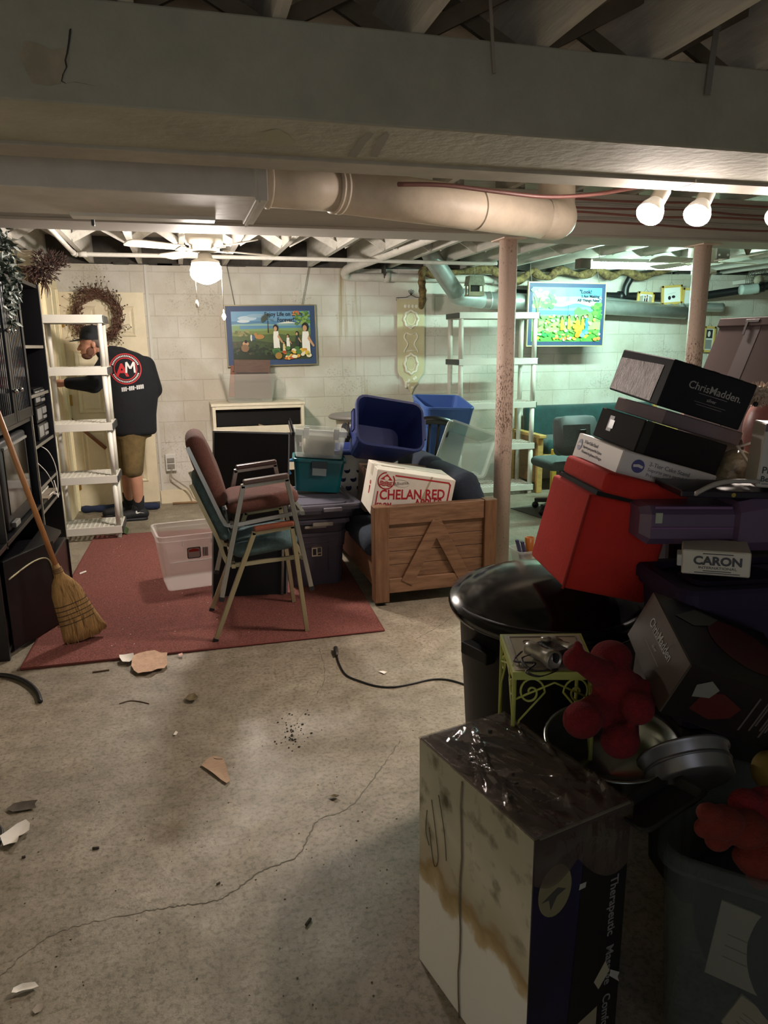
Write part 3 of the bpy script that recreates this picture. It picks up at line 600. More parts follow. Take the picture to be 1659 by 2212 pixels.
A2 += [('#2b3f5a', [(.492, 0), (.498, 0), (.498, 1), (.492, 1)])]
c = at(1223, 680, Y=7.17)
P2 = poster(c, .905, .645, .4, A2, ('pale_gold_frame', '#c6bb8e'), 'bright green landscape picture hung above the teal futon', .045)
text('"Look!', .055, INK, P2, Matrix.Translation((.21, .235, .019)), bold=.0012)
text('I Am Making', .042, INK, P2, Matrix.Translation((.27, .19, .019)), bold=.0012)
text('All Things New"', .042, INK, P2, Matrix.Translation((.255, .148, .019)), bold=.0012)
for x0, x1, y in ((1150, 1146, 580), (1296, 1290, 578)):
    a, bq = at(x0, 622, Y=7.17), at(x1, y, Y=7.17); b = MB(); b.tube([a, bq, Vector((bq.x, 7.17, 2.34))], .003, 6)
    b.obj('hanging_cord', TWINE, P2, True)
GOLDW = M('gold_wood', '#d2b262', .4)
def small_frame(px, w, h, tilt, shapes, label, Y=7.36):
    c = at(*px, Y=Y); t = thing('photo_frame', label, 'photo frame', c, (R(90), R(tilt), R(0)), 'small gold photo frames')
    b = MB(); b.box(-w/2, w/2, -h/2, h/2, -.01, .002); b.obj('photo_mount', M('photo_mount', '#e6e8e4', .5), t)
    b = MB(); f = .026
    for x0, x1, y0, y1 in ((-w/2, w/2, h/2-f, h/2), (-w/2, w/2, -h/2, -h/2+f), (-w/2, -w/2+f, -h/2, h/2), (w/2-f, w/2, -h/2, h/2)): b.box(x0, x1, y0, y1, -.012, .012, .003)
    b.obj('frame', GOLDW, t)
    art('print', w-2*f, h-2*f, shapes, t, Matrix.Translation((0, 0, .003)))
    b = MB(); b.tube([(-.03, h/2, -.004), (0, h/2+.035, -.004), (.03, h/2, -.004)], .002, 5); b.tube([(0, h/2+.035, -.004), (0, h/2+.2, -.004)], .0015, 5); b.obj('hanging_wire', TWINE, t)
    return t
DKF = '#2a2a30'
small_frame((1394, 649), .215, .185, 3, [('#d9dcdc', [(0, 0), (1, 0), (1, 1), (0, 1)]), ('#9c988c', [(0, 0), (.3, 0), (.3, .9), (0, .8)]), ('#9c988c', [(.75, 0), (1, 0), (1, .8), (.75, .9)])] + figure(.43, .08, 2.4, DKF) + figure(.60, .08, 2.6, DKF), 'small gold frame with a photo of two standing people')
small_frame((1451, 637), .27, .21, -4, [('#eef1ee', [(0, 0), (1, 0), (1, 1), (0, 1)]), (DKF, ell(.36, .3, .09, .14)), (DKF, ell(.6, .36, .11, .1)), (DKF, [(.25, .55), (.7, .66), (.7, .67), (.25, .56)])], 'largest gold frame, white print with two dark marks, beside the far post')
small_frame((1488, 652), .2, .30, 3, [('#e2e6e3', [(0, 0), (1, 0), (1, 1), (0, 1)]), (DKF, ell(.6, .2, .25, .2))], 'gold frame half hidden on the left of the far post')
small_frame((1531, 733), .16, .30, 2, [('#d9dcdc', [(0, 0), (1, 0), (1, 1), (0, 1)]), (DKF, [(.1, .55), (.9, .55), (.9, .95), (.1, .95)]), ('#8a8f90', [(.1, .05), (.9, .05), (.9, .48), (.1, .48)]), ('#e8e2da', ell(.45, .75, .18, .14))], 'gold frame with stacked dark photos right of the far post', 7.47)

# lace banner on its wire hanger
LACE = M('lace', '#d9d0aa', .9, bump=.5, scale=180); LACE2 = M('lace_motif', '#f6f2e2', .9)
t = thing('lace_banner', 'long cream lace banner with a pointed hem on a wire hanger', 'wall hanging', at(884, 640, Y=7.48))
x0, x1, zt = 2.225, 2.525, 2.0; cx_ = (x0+x1)/2
edge = [(x0, zt), (x0, 1.27), (x0+.02, 1.22), (x0+.06, 1.19), (x0+.075, 1.13), (x0+.11, 1.10), (cx_, 1.02), (x1-.11, 1.10), (x1-.075, 1.13), (x1-.06, 1.19), (x1-.02, 1.22), (x1, 1.27), (x1, zt)]
b = MB(); b.prism(edge, 7.476, 7.482, 0, Matrix(((1, 0, 0, 0), (0, 0, 1, 0), (0, 1, 0, 0), (0, 0, 0, 1)))); b.obj('lace_panel', LACE, t, True)
b = MB()
for cz, rx, rz in ((1.80, .075, .085), (1.34, .07, .10)):
    b.tube([(cx_+rx*math.cos(R(a))*(1+.08*math.cos(R(a*8))), 7.472, cz+rz*math.sin(R(a))*(1+.08*math.cos(R(a*8)))) for a in range(0, 361, 9)], .012, 6); b.tube([(cx_+rx*.6*math.cos(R(a)), 7.473, cz+rz*.65*math.sin(R(a))) for a in range(0, 361, 15)], .004, 5)
for dx in (-1, 1): b.tube([(cx_+dx*(.055+.02*math.sin(k*.9)), 7.473, 1.66-.022*k) for k in range(10)], .008, 5)
b.tube([(cx_-.055, 7.473, 1.66), (cx_, 7.473, 1.64), (cx_+.055, 7.473, 1.66)], .006, 5); b.tube([(cx_-.055, 7.473, 1.47), (cx_, 7.473, 1.48), (cx_+.055, 7.473, 1.47)], .006, 5)
for k in range(9): b.sphere((cx_+random.uniform(-.06, .06), 7.474, 1.09+.013*k), (.016, .004, .016), 8, 6)
for k in range(4): b.sphere((cx_-.06+.04*k, 7.474, 1.93), (.018, .004, .02), 8, 6)
b.obj('lace_motif', LACE2, t, True)
b = MB(); b.tube([(x0-.01, 7.47, 1.985), (x0-.01, 7.47, 2.015), (x0+.1, 7.47, 2.02), (cx_-.02, 7.47, 2.035), (cx_, 7.47, 2.045), (cx_+.02, 7.47, 2.035), (x1-.1, 7.47, 2.02), (x1+.01, 7.47, 2.015), (x1+.01, 7.47, 1.985)], .003, 6)
for a in (60, 90, 120): b.tube([(cx_, 7.47, 2.04), (cx_+.04*math.cos(R(a+14)), 7.47, 2.04+.045*math.sin(R(a))), (cx_+.05*math.cos(R(a)), 7.47, 2.04+.06*math.sin(R(a))), (cx_+.04*math.cos(R(a-14)), 7.47, 2.04+.045*math.sin(R(a))), (cx_, 7.47, 2.04)], .003, 6)
b.obj('wire_hanger', M('black_wire', '#2a2a28', .5), t, True)

# fabric garland draped along the pipes
def fabric():
    m = M('floral_fabric', '#8f7a4c', .9, var=.6, vscale=22, col2='#3d2d1e', bump=.4, scale=40); return m
FAB = fabric()
P = [at(x, y, Y=7.3) for x, y in ((910, 578), (935, 592), (990, 588), (1060, 582), (1085, 600), (1120, 606), (1150, 585), (1160, 592), (1185, 600), (1210, 584), (1250, 594), (1275, 590), (1292, 582), (1320, 597), (1350, 586), (1385, 598), (1420, 588), (1445, 578), (1480, 566))]
b = MB(); Q = catmull(P, 5); b.tube(Q, [.024+.026*abs(math.sin(i*.32))+.004*(i % 2) for i in range(len(Q))], 9)
g = b.obj('fabric_garland', FAB); bake(g, [('SUBSURF', dict(levels=1))]); tag(g, 'brown floral fabric draped in swags along the top of the wall', 'garland')
b = MB(); P = [at(x, y, Y=7.28) for x, y in ((912, 580), (911, 610), (913, 640), (909, 668))]; b.tube(catmull(P, 5), [.02]+[.038+.006*math.sin(i*2) for i in range(13)]+[.028, .012], 9)
tag(b.obj('fabric_tail', FAB), 'hanging end of brown floral fabric beside the lace banner', 'fabric')
t = thing('wicker_house', 'small grey shingled wooden house ornament hung from the pipes', 'ornament', at(1025, 617, Y=6.9))
c = at(1025, 617, Y=6.9); WK = M('weathered_wood', '#8f8a70', .85, var=.3)
b = MB(); b.prism([(-.085, .0), (.085, .0), (.07, .09), (-.07, .09)], -.06, .06, 0, Matrix.Translation(c) @ Matrix.Rotation(R(90), 4, 'X')); b.obj('shingle_roof', M('mossy_shingle', '#777a66', .85, var=.3, vscale=30), t, True)
b = MB()
for dx in (-.075, .065): b.box(c.x+dx, c.x+dx+.012, c.y-.055, c.y-.04, c.z-.09, c.z); b.box(c.x+dx, c.x+dx+.012, c.y+.04, c.y+.055, c.z-.09, c.z)
b.box(c.x-.08, c.x+.08, c.y-.06, c.y+.06, c.z-.10, c.z-.085); b.box(c.x-.08, c.x+.08, c.y-.06, c.y-.05, c.z-.085, c.z-.06); b.obj('porch_frame', WK, t, True)
b = MB(); b.box(c.x-.045, c.x+.045, c.y-.02, c.y+.05, c.z-.085, c.z); b.obj('back_panel', M('dark_inside', '#24221e', .9), t, True)
b = MB(); b.tube([(c.x, c.y, c.z+.085), (c.x, c.y, 2.33)], .003, 5); b.obj('hanging_wire', TWINE, t, True)
# round grille fan, corner brackets and odds at the right end
c = at(1634, 606, Y=7.15); t = thing('grille_fan', 'round wire grille fan mounted high at the right edge', 'fan', c)
b = MB()
for k in range(7): b.tube([(c.x+(.03+.02*k)*math.cos(R(a)), c.y-.03+.004*k, c.z+(.03+.02*k)*math.sin(R(a))) for a in range(0, 361, 12)], .0028, 4)
for a in range(0, 360, 20): b.bar((c.x+.03*math.cos(R(a)), c.y-.03, c.z+.03*math.sin(R(a))), (c.x+.15*math.cos(R(a)), c.y, c.z+.15*math.sin(R(a))), .003)
b.obj('wire_grille', M('grille', '#55534c', .5), t, True)
b = MB(); b.lathe([(.001, -.04), (.05, -.035), (.055, -.02), (.055, .05), (.001, .06)], 24, (0, 0, 0), mat=Matrix.Translation(c) @ Matrix.Rotation(R(90), 4, 'X')); b.obj('hub', M('hub_cream', '#b9b39c', .5), t, True)
b = MB(); b.box(c.x-.02, c.x+.02, c.y+.0, 7.5, c.z-.02, c.z+.02); b.obj('wall_arm', STEELW, t, True)
t = thing('joist_bracket', 'grey steel bracket with two holes bolted under the beam right of the far post', 'bracket', (3.9, 4.62, 2.3))
b = MB(); p = at(1560, 545, Y=4.6); b.box(p.x-.055, p.x+.055, 4.585, 4.60, p.z-.045, 2.34, .002); b.obj('steel_plate', M('plate_steel', '#8d8f88', .5, metal=.3), t, True)
for dx in (-.035, .035):
    b = MB(); b.lathe([(.001, 0), (.009, 0)], 10, mat=Matrix.Translation((p.x+dx, 4.584, p.z-.02)) @ Matrix.Rotation(R(90), 4, 'X')); b.lathe([(.009, 0), (.009, .004), (.001, .005)], 10, mat=Matrix.Translation((p.x+dx, 4.584, p.z-.02)) @ Matrix.Rotation(R(90), 4, 'X')); b.obj('bolt', M('bolt', '#e8e8e4', .4), t, True)
b = MB(); b.tube([(3.9, 4.9, 2.29), (4.3, 5.0, 2.285), (5.6, 5.2, 2.28)], .018, 10); tag(b.obj('water_pipe', WHITE), 'short white water pipe crossing behind the far steel post', 'pipe')
b = MB(); p = at(1620, 540, Y=4.75); b.add([(p.x-.1, 4.75, 2.3), (p.x+.3, 4.8, 2.3), (p.x+.25, 4.78, 2.24), (p.x+.03, 4.75, 2.24), (p.x-.01, 4.75, p.z-.05)], [(0, 1, 2, 3, 4)]); b.add([(p.x-.1, 4.762, 2.3), (p.x+.3, 4.812, 2.3), (p.x+.25, 4.792, 2.24), (p.x+.03, 4.762, 2.24), (p.x-.01, 4.762, p.z-.05)], [(4, 3, 2, 1, 0)])
tag(b.obj('torn_paper', M('brown_paper', '#6b5648', .9)), 'torn brown paper flap hanging behind the beam at right', 'paper')
b = MB(); b.box(5.95, 5.975, 7.47, 7.5, 0, 2.3); tag(b.obj('wall_conduit', STEELW), 'vertical white conduit on the block wall right of the far post', 'conduit')
# ------------------------------------------------------------------ left side: black wall unit
BLKW = M('black_laminate', '#0e0e10', .32, bump=.05, scale=20)
EDGE = M('worn_edge', '#4b4945', .4)
t = thing('bookcase', 'tall open black bookcase beside the white plastic shelves', 'bookcase', (-1.1, 5.45, 0))
X0, X1 = -1.28, -.93
for y in (5.05, 5.83):
    b = MB(); b.box(X0, X1, y, y+.022, 0, 1.985, .002); p = b.obj('side_panel', BLKW, t, True)
    b = MB(); b.box(X1, X1+.003, y+.003, y+.019, .0, 1.985); b.obj('edge_highlight', M('edge_highlight', '#8d8778', .35), p, True)  # pale strip paints the highlight along the panel front edge
b = MB(); b.box(X0, X0+.01, 5.07, 5.83, 0, 1.985); b.obj('back_panel', BLKW, t, True)
b = MB(); b.box(X0, X1-.01, 5.072, 5.83, 1.955, 1.98, .002); b.obj('top_panel', BLKW, t, True)
zs = [at(82, y, X=-.935).z for y in (746, 850, 963, 1062, 1122)]
for z in zs:
    b = MB(); b.box(X0+.01, X1-.012, 5.072, 5.83, z-.02, z, .002); p = b.obj('shelf', BLKW, t, True)
    b = MB(); b.box(X1-.012, X1-.009, 5.075, 5.827, z-.02, z); b.obj('edge_highlight', M('edge_highlight_dim', '#6a665d', .4), p, True)  # duller strip paints the highlight on the shelf edge
t = thing('stereo_stack', 'silver and black stereo units stacked on the middle bookcase shelf', 'stereo', (-1.08, 5.6, zs[2]))
SIL = M('silver_plastic', '#8d8d8a', .35, metal=.4)
for k in range(3):
    b = MB(); z0 = zs[2]+.002+k*.12; b.box(-1.2, -.965, 5.42, 5.80, z0, z0+.112, .004); u = b.obj('unit', BLKW, t, True)
    b = MB(); b.box(-.966, -.960, 5.44, 5.60, z0+.02, z0+.095, .002); b.box(-.966, -.958, 5.63, 5.78, z0+.05, z0+.095, .002); b.box(-.966, -.958, 5.64, 5.77, z0+.015, z0+.035, .002); b.obj('control_panel', SIL, u, True)
for k, (z0, w, c, lab) in enumerate(((zs[4], .24, '#7b7060', 'lowest brown-grey folder pile on the bottom shelf of the black bookcase'), (zs[4]+.052, .2, '#c9c4b8', 'pale papers on top of the folder pile in the black bookcase'))):
    b = MB()
    for q in range(3): b.box(-1.2, -1.2+w+random.uniform(-.02, .02), 5.35, 5.75, z0+.001+q*.016, z0+.015+q*.016, .001)
    tag(b.obj('paper_stack', M('papers%d' % k, c, .8)), lab, 'papers')
for k, pts in enumerate(([(-1.0, 5.5, zs[2]-.03), (-.94, 5.55, zs[2]-.09), (-.91, 5.6, zs[3]+.05), (-.92, 5.62, zs[3]-.12), (-.95, 5.6, zs[4]+.03)], [(-1.05, 5.35, zs[2]-.06), (-.95, 5.4, zs[2]-.2), (-.92, 5.45, zs[3]-.03), (-.93, 5.5, zs[4]+.08), (-1.0, 5.5, zs[4]+.02)], [(-.95, 5.7, zs[3]-.05), (-.92, 5.62, zs[3]-.16), (-.93, 5.5, zs[4]+.06), (-.98, 5.4, zs[4]+.01)])):
    b = MB(); b.tube(catmull(pts, 8), .0035, 6)
    tag(b.obj('white_cable', M('cable_white', '#cfcbc2', .5)), ['white cable looping down the front of the bookcase, right of three', 'white cable looping down the bookcase, left of three', 'shortest white cable, low in the bookcase'][k], 'cable', 'white cables in the bookcase')
# media cabinet with glass doors, television and ajar doors
t = thing('media_cabinet', 'black media cabinet with glass doors at the left edge', 'cabinet', (-1.1, 4.5, 0))
b = MB(); b.box(X0, X1, 5.02, 5.045, 0, 1.99, .002); b.box(X0, X1, 4.02, 4.045, .52, 1.99, .002); b.box(X0, X1, 3.78, 3.81, 0, .56, .002); b.box(X0, X0+.012, 3.81, 5.02, 0, 1.97); b.obj('side_panel', BLKW, t, True)
for z in (1.965, 1.12): b = MB(); b.box(X0+.012, X1-.004, 4.045, 5.02, z-.025, z, .002); b.obj('shelf', BLKW, t, True)
b = MB(); b.box(X0+.012, X1+.0, 3.81, 5.02, .53, .555, .002); b.box(X0+.012, X1, 3.81, 5.02, .04, .06); b.obj('console_top', BLKW, t, True)
b = MB(); b.add([(X1, 4.2, .42), (X1+.11, 4.5, .40), (X1+.12, 4.9, .40), (X1, 5.02, .42), (X1, 4.2, .40), (X1+.11, 4.5, .38), (X1+.12, 4.9, .38), (X1, 5.02, .40)], [(0, 1, 2, 3), (7, 6, 5, 4), (0, 4, 5, 1), (1, 5, 6, 2), (2, 6, 7, 3)]); b.obj('bowed_shelf', BLKW, t, True)
for y0, y1 in ((4.05, 4.53), (4.54, 5.015)):
    b = MB()
    for a in ((y0, y0+.05, 1.13, 1.95), (y1-.05, y1, 1.13, 1.95), (y0+.05, y1-.05, 1.13, 1.19), (y0+.05, y1-.05, 1.89, 1.95)): b.box(X1-.002, X1+.02, *a, .003)
    d = b.obj('door', BLKW, t, True)
    b = MB(); b.box(X1+.004, X1+.010, y0+.05, y1-.05, 1.19, 1.89)
    for k in range(8): b.box(X1+.010, X1+.013, y0+.06+k*.045, y0+.075+k*.045, 1.19, 1.89)
    b.obj('glass_pane', M('smoked_glass', '#1c1d20', .08, spec=.6), d, True)
    for z in (1.31, 1.64):
        b = MB(); b.sphere((X1+.034, (y1-.025 if y0 < 4.3 else y0+.12), z), .014); b.tube([(X1+.018, (y1-.025 if y0 < 4.3 else y0+.12), z), (X1+.034, (y1-.025 if y0 < 4.3 else y0+.12), z)], .006); b.obj('knob', M('chrome', '#d8d8d4', .12, metal=1), d, True)
for (p, q, z0, z1) in (((-.93, 3.86), (-.755, 4.24), .02, .50), ((-.92, 5.0), (-.79, 5.02), .03, .31)):
    p, q = Vector((p[0], p[1], 0)), Vector((q[0], q[1], 0)); b = MB(); b.bar(p+Vector((0, 0, (z0+z1)/2)), q+Vector((0, 0, (z0+z1)/2)), .02, z1-z0, .003); d = b.obj('door_ajar', BLKW, t, True)
    if z1 > .4:
        u = (q-p); n = Vector((u.y, -u.x, 0)).normalized()*.0125; b = MB()
        pts = [p+u*.05+Vector((0, 0, .40)), p+u*.45+Vector((0, 0, .43)), p+u*.72+Vector((0, 0, .43)), p+u*.86+Vector((0, 0, .40)), p+u*.92+Vector((0, 0, .33)), p+u*.95+Vector((0, 0, .2)), p+u*.97+Vector((0, 0, .03))]
        b.tube([v+n for v in catmull(pts, 5)], .0045, 6); b.obj('cream_piping', M('cream_piping', '#a9a07c', .5), d, True)
b = MB(); b.box(-1.25, -.80, 4.45, 5.0, .0, .33, .006); b.obj('drawer_box', BLKW, t, True)
t = thing('television', 'dark boxy television standing inside the black media cabinet', 'television', (-1.1, 4.5, .57))
b = MB(); b.box(-1.26, -.96, 4.25, 4.95, .556, 1.05, .015); b.obj('casing', M('tv_grey', '#2b2b2c', .4), t, True)
b = MB(); b.box(-.962, -.955, 4.31, 4.89, .64, 1.0, .003); b.obj('screen', M('tv_screen', '#0c0e10', .08), t, True)
b = MB(); b.box(-.96, -.945, 4.29, 4.91, 1.003, 1.018, .002); b.obj('bezel_trim', SIL, t, True)
b = MB(); b.box(-.955, -.93, 4.28, 4.4, .575, .605, .004); b.obj('button_bar', SIL, t, True)

# broom
t = thing('broom', 'straw broom with a long wooden handle leaning on the black cabinet', 'broom', (-.6, 3.95, 0))
top, bot = at(-34, 815, X=-.895), Vector((-.60, 3.93, .02)); ax = (bot-top).normalized()
n0 = top.lerp(bot, .70); b = MB(); b.tube([top, top.lerp(n0, .5), n0], .0135, 14); b.obj('handle', M('broom_handle', '#a9764a', .4, var=.15, vscale=8, stretch=(6, 6, .8)), t, True)
side = Vector((.80, .30, 0)); side = (side-ax*side.dot(ax)).normalized(); thk = ax.cross(side)
STRAW = M('broom_straw', '#9c7a48', .85, var=.35, vscale=40, stretch=(3, 3, .25), bump=.5, scale=120)
def ring(s, hw, ht, sh=0, n=24, jit=0):
    c = top.lerp(bot, s)+side*sh
    return [c+side*hw*math.cos(2*math.pi*k/n)+thk*ht*math.sin(2*math.pi*k/n)+ax*random.uniform(-jit, jit) for k in range(n)]
b = MB(); b.rings([ring(.69, .016, .016), ring(.715, .022, .02), ring(.735, .028, .022), ring(.76, .052, .028, .0), ring(.80, .075, .034, .004), ring(.86, .085, .036, .006), ring(.92, .098, .036, .012), ring(.96, .108, .034, .016), ring(.992, .115, .032, .02, jit=.016)]); b.obj('straw_head', STRAW, t, True)
b = MB()
for k in range(5):
    s = .845+.018*k; b.tube([p for p in ring(s, .084+.004*k, .0375, .006)]+[ring(s, .084+.004*k, .0375, .006)[0]], .0022, 5)
b.obj('stitching', M('dark_twine', '#3a2c20', .9), t, True)
b = MB(); b.tube(ring(.705, .021, .02)+ring(.712, .022, .021)+ring(.72, .024, .022), .004, 5); b.obj('binding', M('brown_cord', '#6d5234', .8), t, True)
b = MB()
for k in range(170):
    a = random.uniform(0, 2*math.pi); s0 = random.uniform(.76, .97); hw = .06+.05*(s0-.76)/.22
    p = top.lerp(bot, s0)+side*(hw*math.cos(a)+.01)+thk*.034*math.sin(a); e = p+ax*random.uniform(.06, .2)+side*random.uniform(-.01, .02)+thk*random.uniform(-.01, .01)
    l = (e-top).dot(ax); mx = (bot-top).length*.998
    if l > mx: e -= ax*(l-mx)
    if e.z < .012: e.z = .012
    b.tube([p, e], .0012, 3, cap=False)
for k in range(26):
    p = top.lerp(bot, .745)+side*random.uniform(-.03, .03); b.tube([p, p+ax*.05+side*random.uniform(-.05, .06)+thk*random.uniform(-.02, .02)], .001, 3, cap=False)
tag(b.obj('loose_straws', STRAW, t, True), kind='stuff')

# wreaths and greenery
def rnd(a): return random.uniform(-a, a)
c = Vector((-.70, 7.36, 1.83)); t = thing('twig_wreath', 'brown twig wreath with dark berries hanging on the cream door', 'wreath', c)
b = MB(); bb = MB()
for k in range(270):
    a = random.uniform(0, 2*math.pi); r0 = random.uniform(.13, .215); pts = []
    for j in range(6):
        aa = a+j*.14; rr = r0+rnd(.015)+(.012*j if random.random() < .25 else 0); pts.append(c+Vector((rr*math.cos(aa), rnd(.035), rr*math.sin(aa)*1.15)))
    b.tube(pts, [.004, .004, .0035, .003, .0025, .0015], 4)
    if random.random() < .75:
        d = pts[-1]-c; d.normalize(); e = pts[-1]+d*random.uniform(.01, .06)+Vector((rnd(.02), rnd(.02), rnd(.02))); b.tube([pts[-1], e], .0013, 3); bb.sphere(e, .0065, 6, 4)
tag(b.obj('twigs', M('wreath_twig', '#6a4a3c', .85, var=.3), t, True), kind='stuff'); tag(bb.obj('berries', M('dark_berry', '#3c241e', .5), t, True), kind='stuff')
b = MB(); b.tube([c+Vector((0, .03, .2)), c+Vector((0, .055, .26))], .003, 5); b.obj('hanging_wire', TWINE, t, True)
c = Vector((-.97, 6.42, 2.17)); t = thing('dried_bouquet', 'bushy dried purple brown bouquet hanging at the ceiling corner', 'dried flowers', c)
b = MB(); b2 = MB()
for k in range(900):
    v = Vector((random.gauss(0, 1), random.gauss(0, 1), random.gauss(0, 1))).normalized()*random.uniform(.2, 1)
    p = c+Vector((v.x*.15+(.05 if v.z > 0 else -.03), v.y*.09, v.z*.14-.01)); q = p+Vector((v.x, v.y*.6, v.z)).normalized()*random.uniform(.012, .035)+Vector((rnd(.012), rnd(.012), rnd(.012)))
    b.tube([p, p.lerp(q, .5)+Vector((rnd(.006), rnd(.006), rnd(.006))), q], [.005, .004, .001], 3)
for k in range(26):
    p = c+Vector((-.05+rnd(.07), rnd(.05), -.10)); q = p+Vector((rnd(.04), rnd(.03), -random.uniform(.05, .16))); b2.tube([p, p.lerp(q, .6)+Vector((rnd(.012), 0, 0)), q], [.005, .004, .001], 3)
tag(b.obj('flower_heads', M('dried_purple', '#5d4640', .95, var=.35, vscale=20), t, True), kind='stuff'); tag(b2.obj('hanging_stems', M('dried_stem', '#5a4030', .9), t, True), kind='stuff')
b = MB(); b.tube([c+Vector((-.03, .05, .08)), (-1.04, 6.56, 2.29)], .004, 5); b.obj('hanging_wire', TWINE, t, True)
c = at(4, 590, Y=4.62); t = thing('frosted_garland', 'frosted green artificial garland hanging at the upper left corner', 'garland', c)
for nm, cnt, col, sd in (('green_leaves', 420, '#2f3f34', 3), ('frosted_leaves', 170, '#c3cbc4', 4)):
    b = MB(); rr = random.Random(sd)
    for k in range(cnt):
        v = Vector((rr.gauss(0, 1), rr.gauss(0, 1), rr.gauss(0, 1))).normalized()*rr.uniform(.3, 1); p = c+Vector((v.x*.10, v.y*.09, v.z*.30))
        d = Vector((rr.uniform(-1, 1), rr.uniform(-1, 1), rr.uniform(-1, .4))).normalized(); w = d.orthogonal().normalized()*.012; l = rr.uniform(.03, .06); u = d.cross(w)*.3
        b.add([p, p+d*l*.4+w+u, p+d*l, p+d*l*.4-w+u], [(0, 1, 2), (0, 2, 3)])
    tag(b.obj(nm, M(nm, col, .6), t, True), kind='stuff')
b = MB(); b.tube([c+Vector((0, 0, .2)), (c.x, 4.62, 2.3)], .005, 5); b.obj('hanging_wire', TWINE, t, True)
for k, (x0, x1) in enumerate(((25, 22), (30, 40))):
    b = MB(); a, e = at(x0, 516, Y=6.35), at(x1, 590, Y=6.45); b.tube([(a.x, a.y, 2.31), a, e], .0035, 5); tag(b.obj('pale_string', TWINE), ['left pale string hanging from a joist at upper left', 'right pale string hanging from a joist at upper left'][k], 'string', 'strings at the upper left')
# wooden rail fixed on the door
a, e = at(112, 872, Y=7.405), at(229, 969, Y=7.405); t = thing('wooden_rail', 'reddish wooden rail running diagonally across the cream door', 'rail', e)
b = MB(); b.tube([a, e], .017, 12); b.obj('rail', M('red_wood', '#8f5a38', .5, var=.2), t, True)
b = MB()
for f in (.15, .9): p = Vector(a).lerp(e, f); b.box(p.x-.012, p.x+.012, 7.40, 7.446, p.z-.012, p.z+.012)
b.obj('bracket', BRASS, t, True)
a, e = at(112, 846, Y=7.3), at(158, 864, Y=7.3)

# ------------------------------------------------------------------ plastic shelving
PLW = M('shelf_plastic', '#d6d2c6', .45)
CLIP = M('clip_grey', '#3e3f3f', .5)
def plastic_shelves(x0, x1, y0, y1, zs, th, label, rp=.019):
    t = thing('plastic_shelving', label, 'shelf', ((x0+x1)/2, (y0+y1)/2, 0))
    for z in zs:
        b = MB(); f = .012
        for a in ((x0, x1, y0, y0+f), (x0, x1, y1-f, y1), (x0, x0+f, y0+f, y1-f), (x1-f, x1, y0+f, y1-f)): b.box(*a, z-th, z, .002)
        n = max(6, int((x1-x0)/.036)); m = max(5, int((y1-y0)/.05))
        for k in range(1, n): x = x0+(x1-x0)*k/n; b.box(x-.006, x+.006, y0+f, y1-f, z-.012, z-.002)
        for k in range(1, m): y = y0+(y1-y0)*k/m; b.box(x0+f, x1-f, y-.006, y+.006, z-.012, z-.003)
        s = b.obj('shelf', PLW, t, True)
        for xx, sx in ((x0, -1), (x1, 1)):
            b = MB(); b.box(xx-.006 if sx > 0 else xx-.008, xx+.008 if sx > 0 else xx+.006, y0+.0, y1-.0, z-th+.004, z-.004, .003); b.obj('end_clip', CLIP, s, True)
    for x in (x0+.03, x1-.03):
        for y in (y0+.03, y1-.03):
            b = MB(); lo = 0
            for z in zs: b.tube([(x, y, lo), (x, y, z-th+.002)], rp, 14); lo = z-.004
            b.obj('post', PLW, t, True)
    return t
plastic_shelves(-1.02, -.545, 6.13, 6.48, [.115, .535, .96, 1.395, 1.79], .062, 'white plastic shelving unit standing before the person at left')
plastic_shelves(2.64, 3.49, 6.76, 7.12, [.10, .535, .96, 1.395, 1.84], .06, 'pale plastic shelving unit behind the near steel post', .024)
# ------------------------------------------------------------------ white cabinet and the clear tub of boards on it
CABW = M('cabinet_white', '#ddd3bb', .5, var=.08)
t = thing('storage_cabinet', 'white wooden cabinet with dark open compartments at the back wall', 'cabinet', (.71, 7.28, 0))
x0, x1, y0, y1 = .27, 1.145, 7.06, 7.49
b = MB(); b.box(x0-.01, x1+.01, y0-.01, y1, .985, 1.01, .003); b.obj('top_panel', CABW, t, True)
b = MB(); b.box(x0, x0+.03, y0, y1, 0, .985, .002); b.box(x1-.03, x1, y0, y1, 0, .985, .002); b.obj('side_panel', CABW, t, True)
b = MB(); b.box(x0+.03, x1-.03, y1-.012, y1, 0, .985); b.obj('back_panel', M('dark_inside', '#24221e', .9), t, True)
for z in (.77, .40, .04):
    b = MB(); b.box(x0+.03, x1-.03, y0, y1-.012, z-.02, z+.0, .001); b.box(x0+.03, x1-.03, y0-.004, y0+.016, z-.055, z+.02, .002); b.obj('shelf', CABW, t, True)
b = MB(); b.box(x0+.03, x1-.03, y0-.003, y0+.016, .955, .985, .002); b.box(x0+.03, x1-.03, y0+.018, y1-.02, .775, .955); b.bm.clear(); b.box(x0+.03, x1-.03, y0-.003, y0+.016, .955, .985, .002); b.obj('top_rail', CABW, t, True)
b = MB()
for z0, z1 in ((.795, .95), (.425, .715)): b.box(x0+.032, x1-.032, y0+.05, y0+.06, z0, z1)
b.obj('opening_shade', M('shade_black', '#100f0e', .7, spec=.25), t, True)  # black sheets stand in for the shade inside the open compartments
b = MB(); b.bar((.70, 7.09, .80), (.79, 7.08, .772), .02, .012); b.obj('loose_slat', M('loose_slat', '#7d6a52', .7), t, True)
CLR = M('clear_plastic', '#dfe3dd', .25, alpha=.24); CLR2 = M('cloudy_plastic', '#d3d2c6', .35, alpha=.20); CLR3 = M('white_clear_plastic', '#efe6e0', .3, alpha=.30)
t = thing('clear_tub', 'clear plastic tub of brown boards on top of the white cabinet', 'tub', (.64, 7.27, 1.012), (0, 0, R(2)))
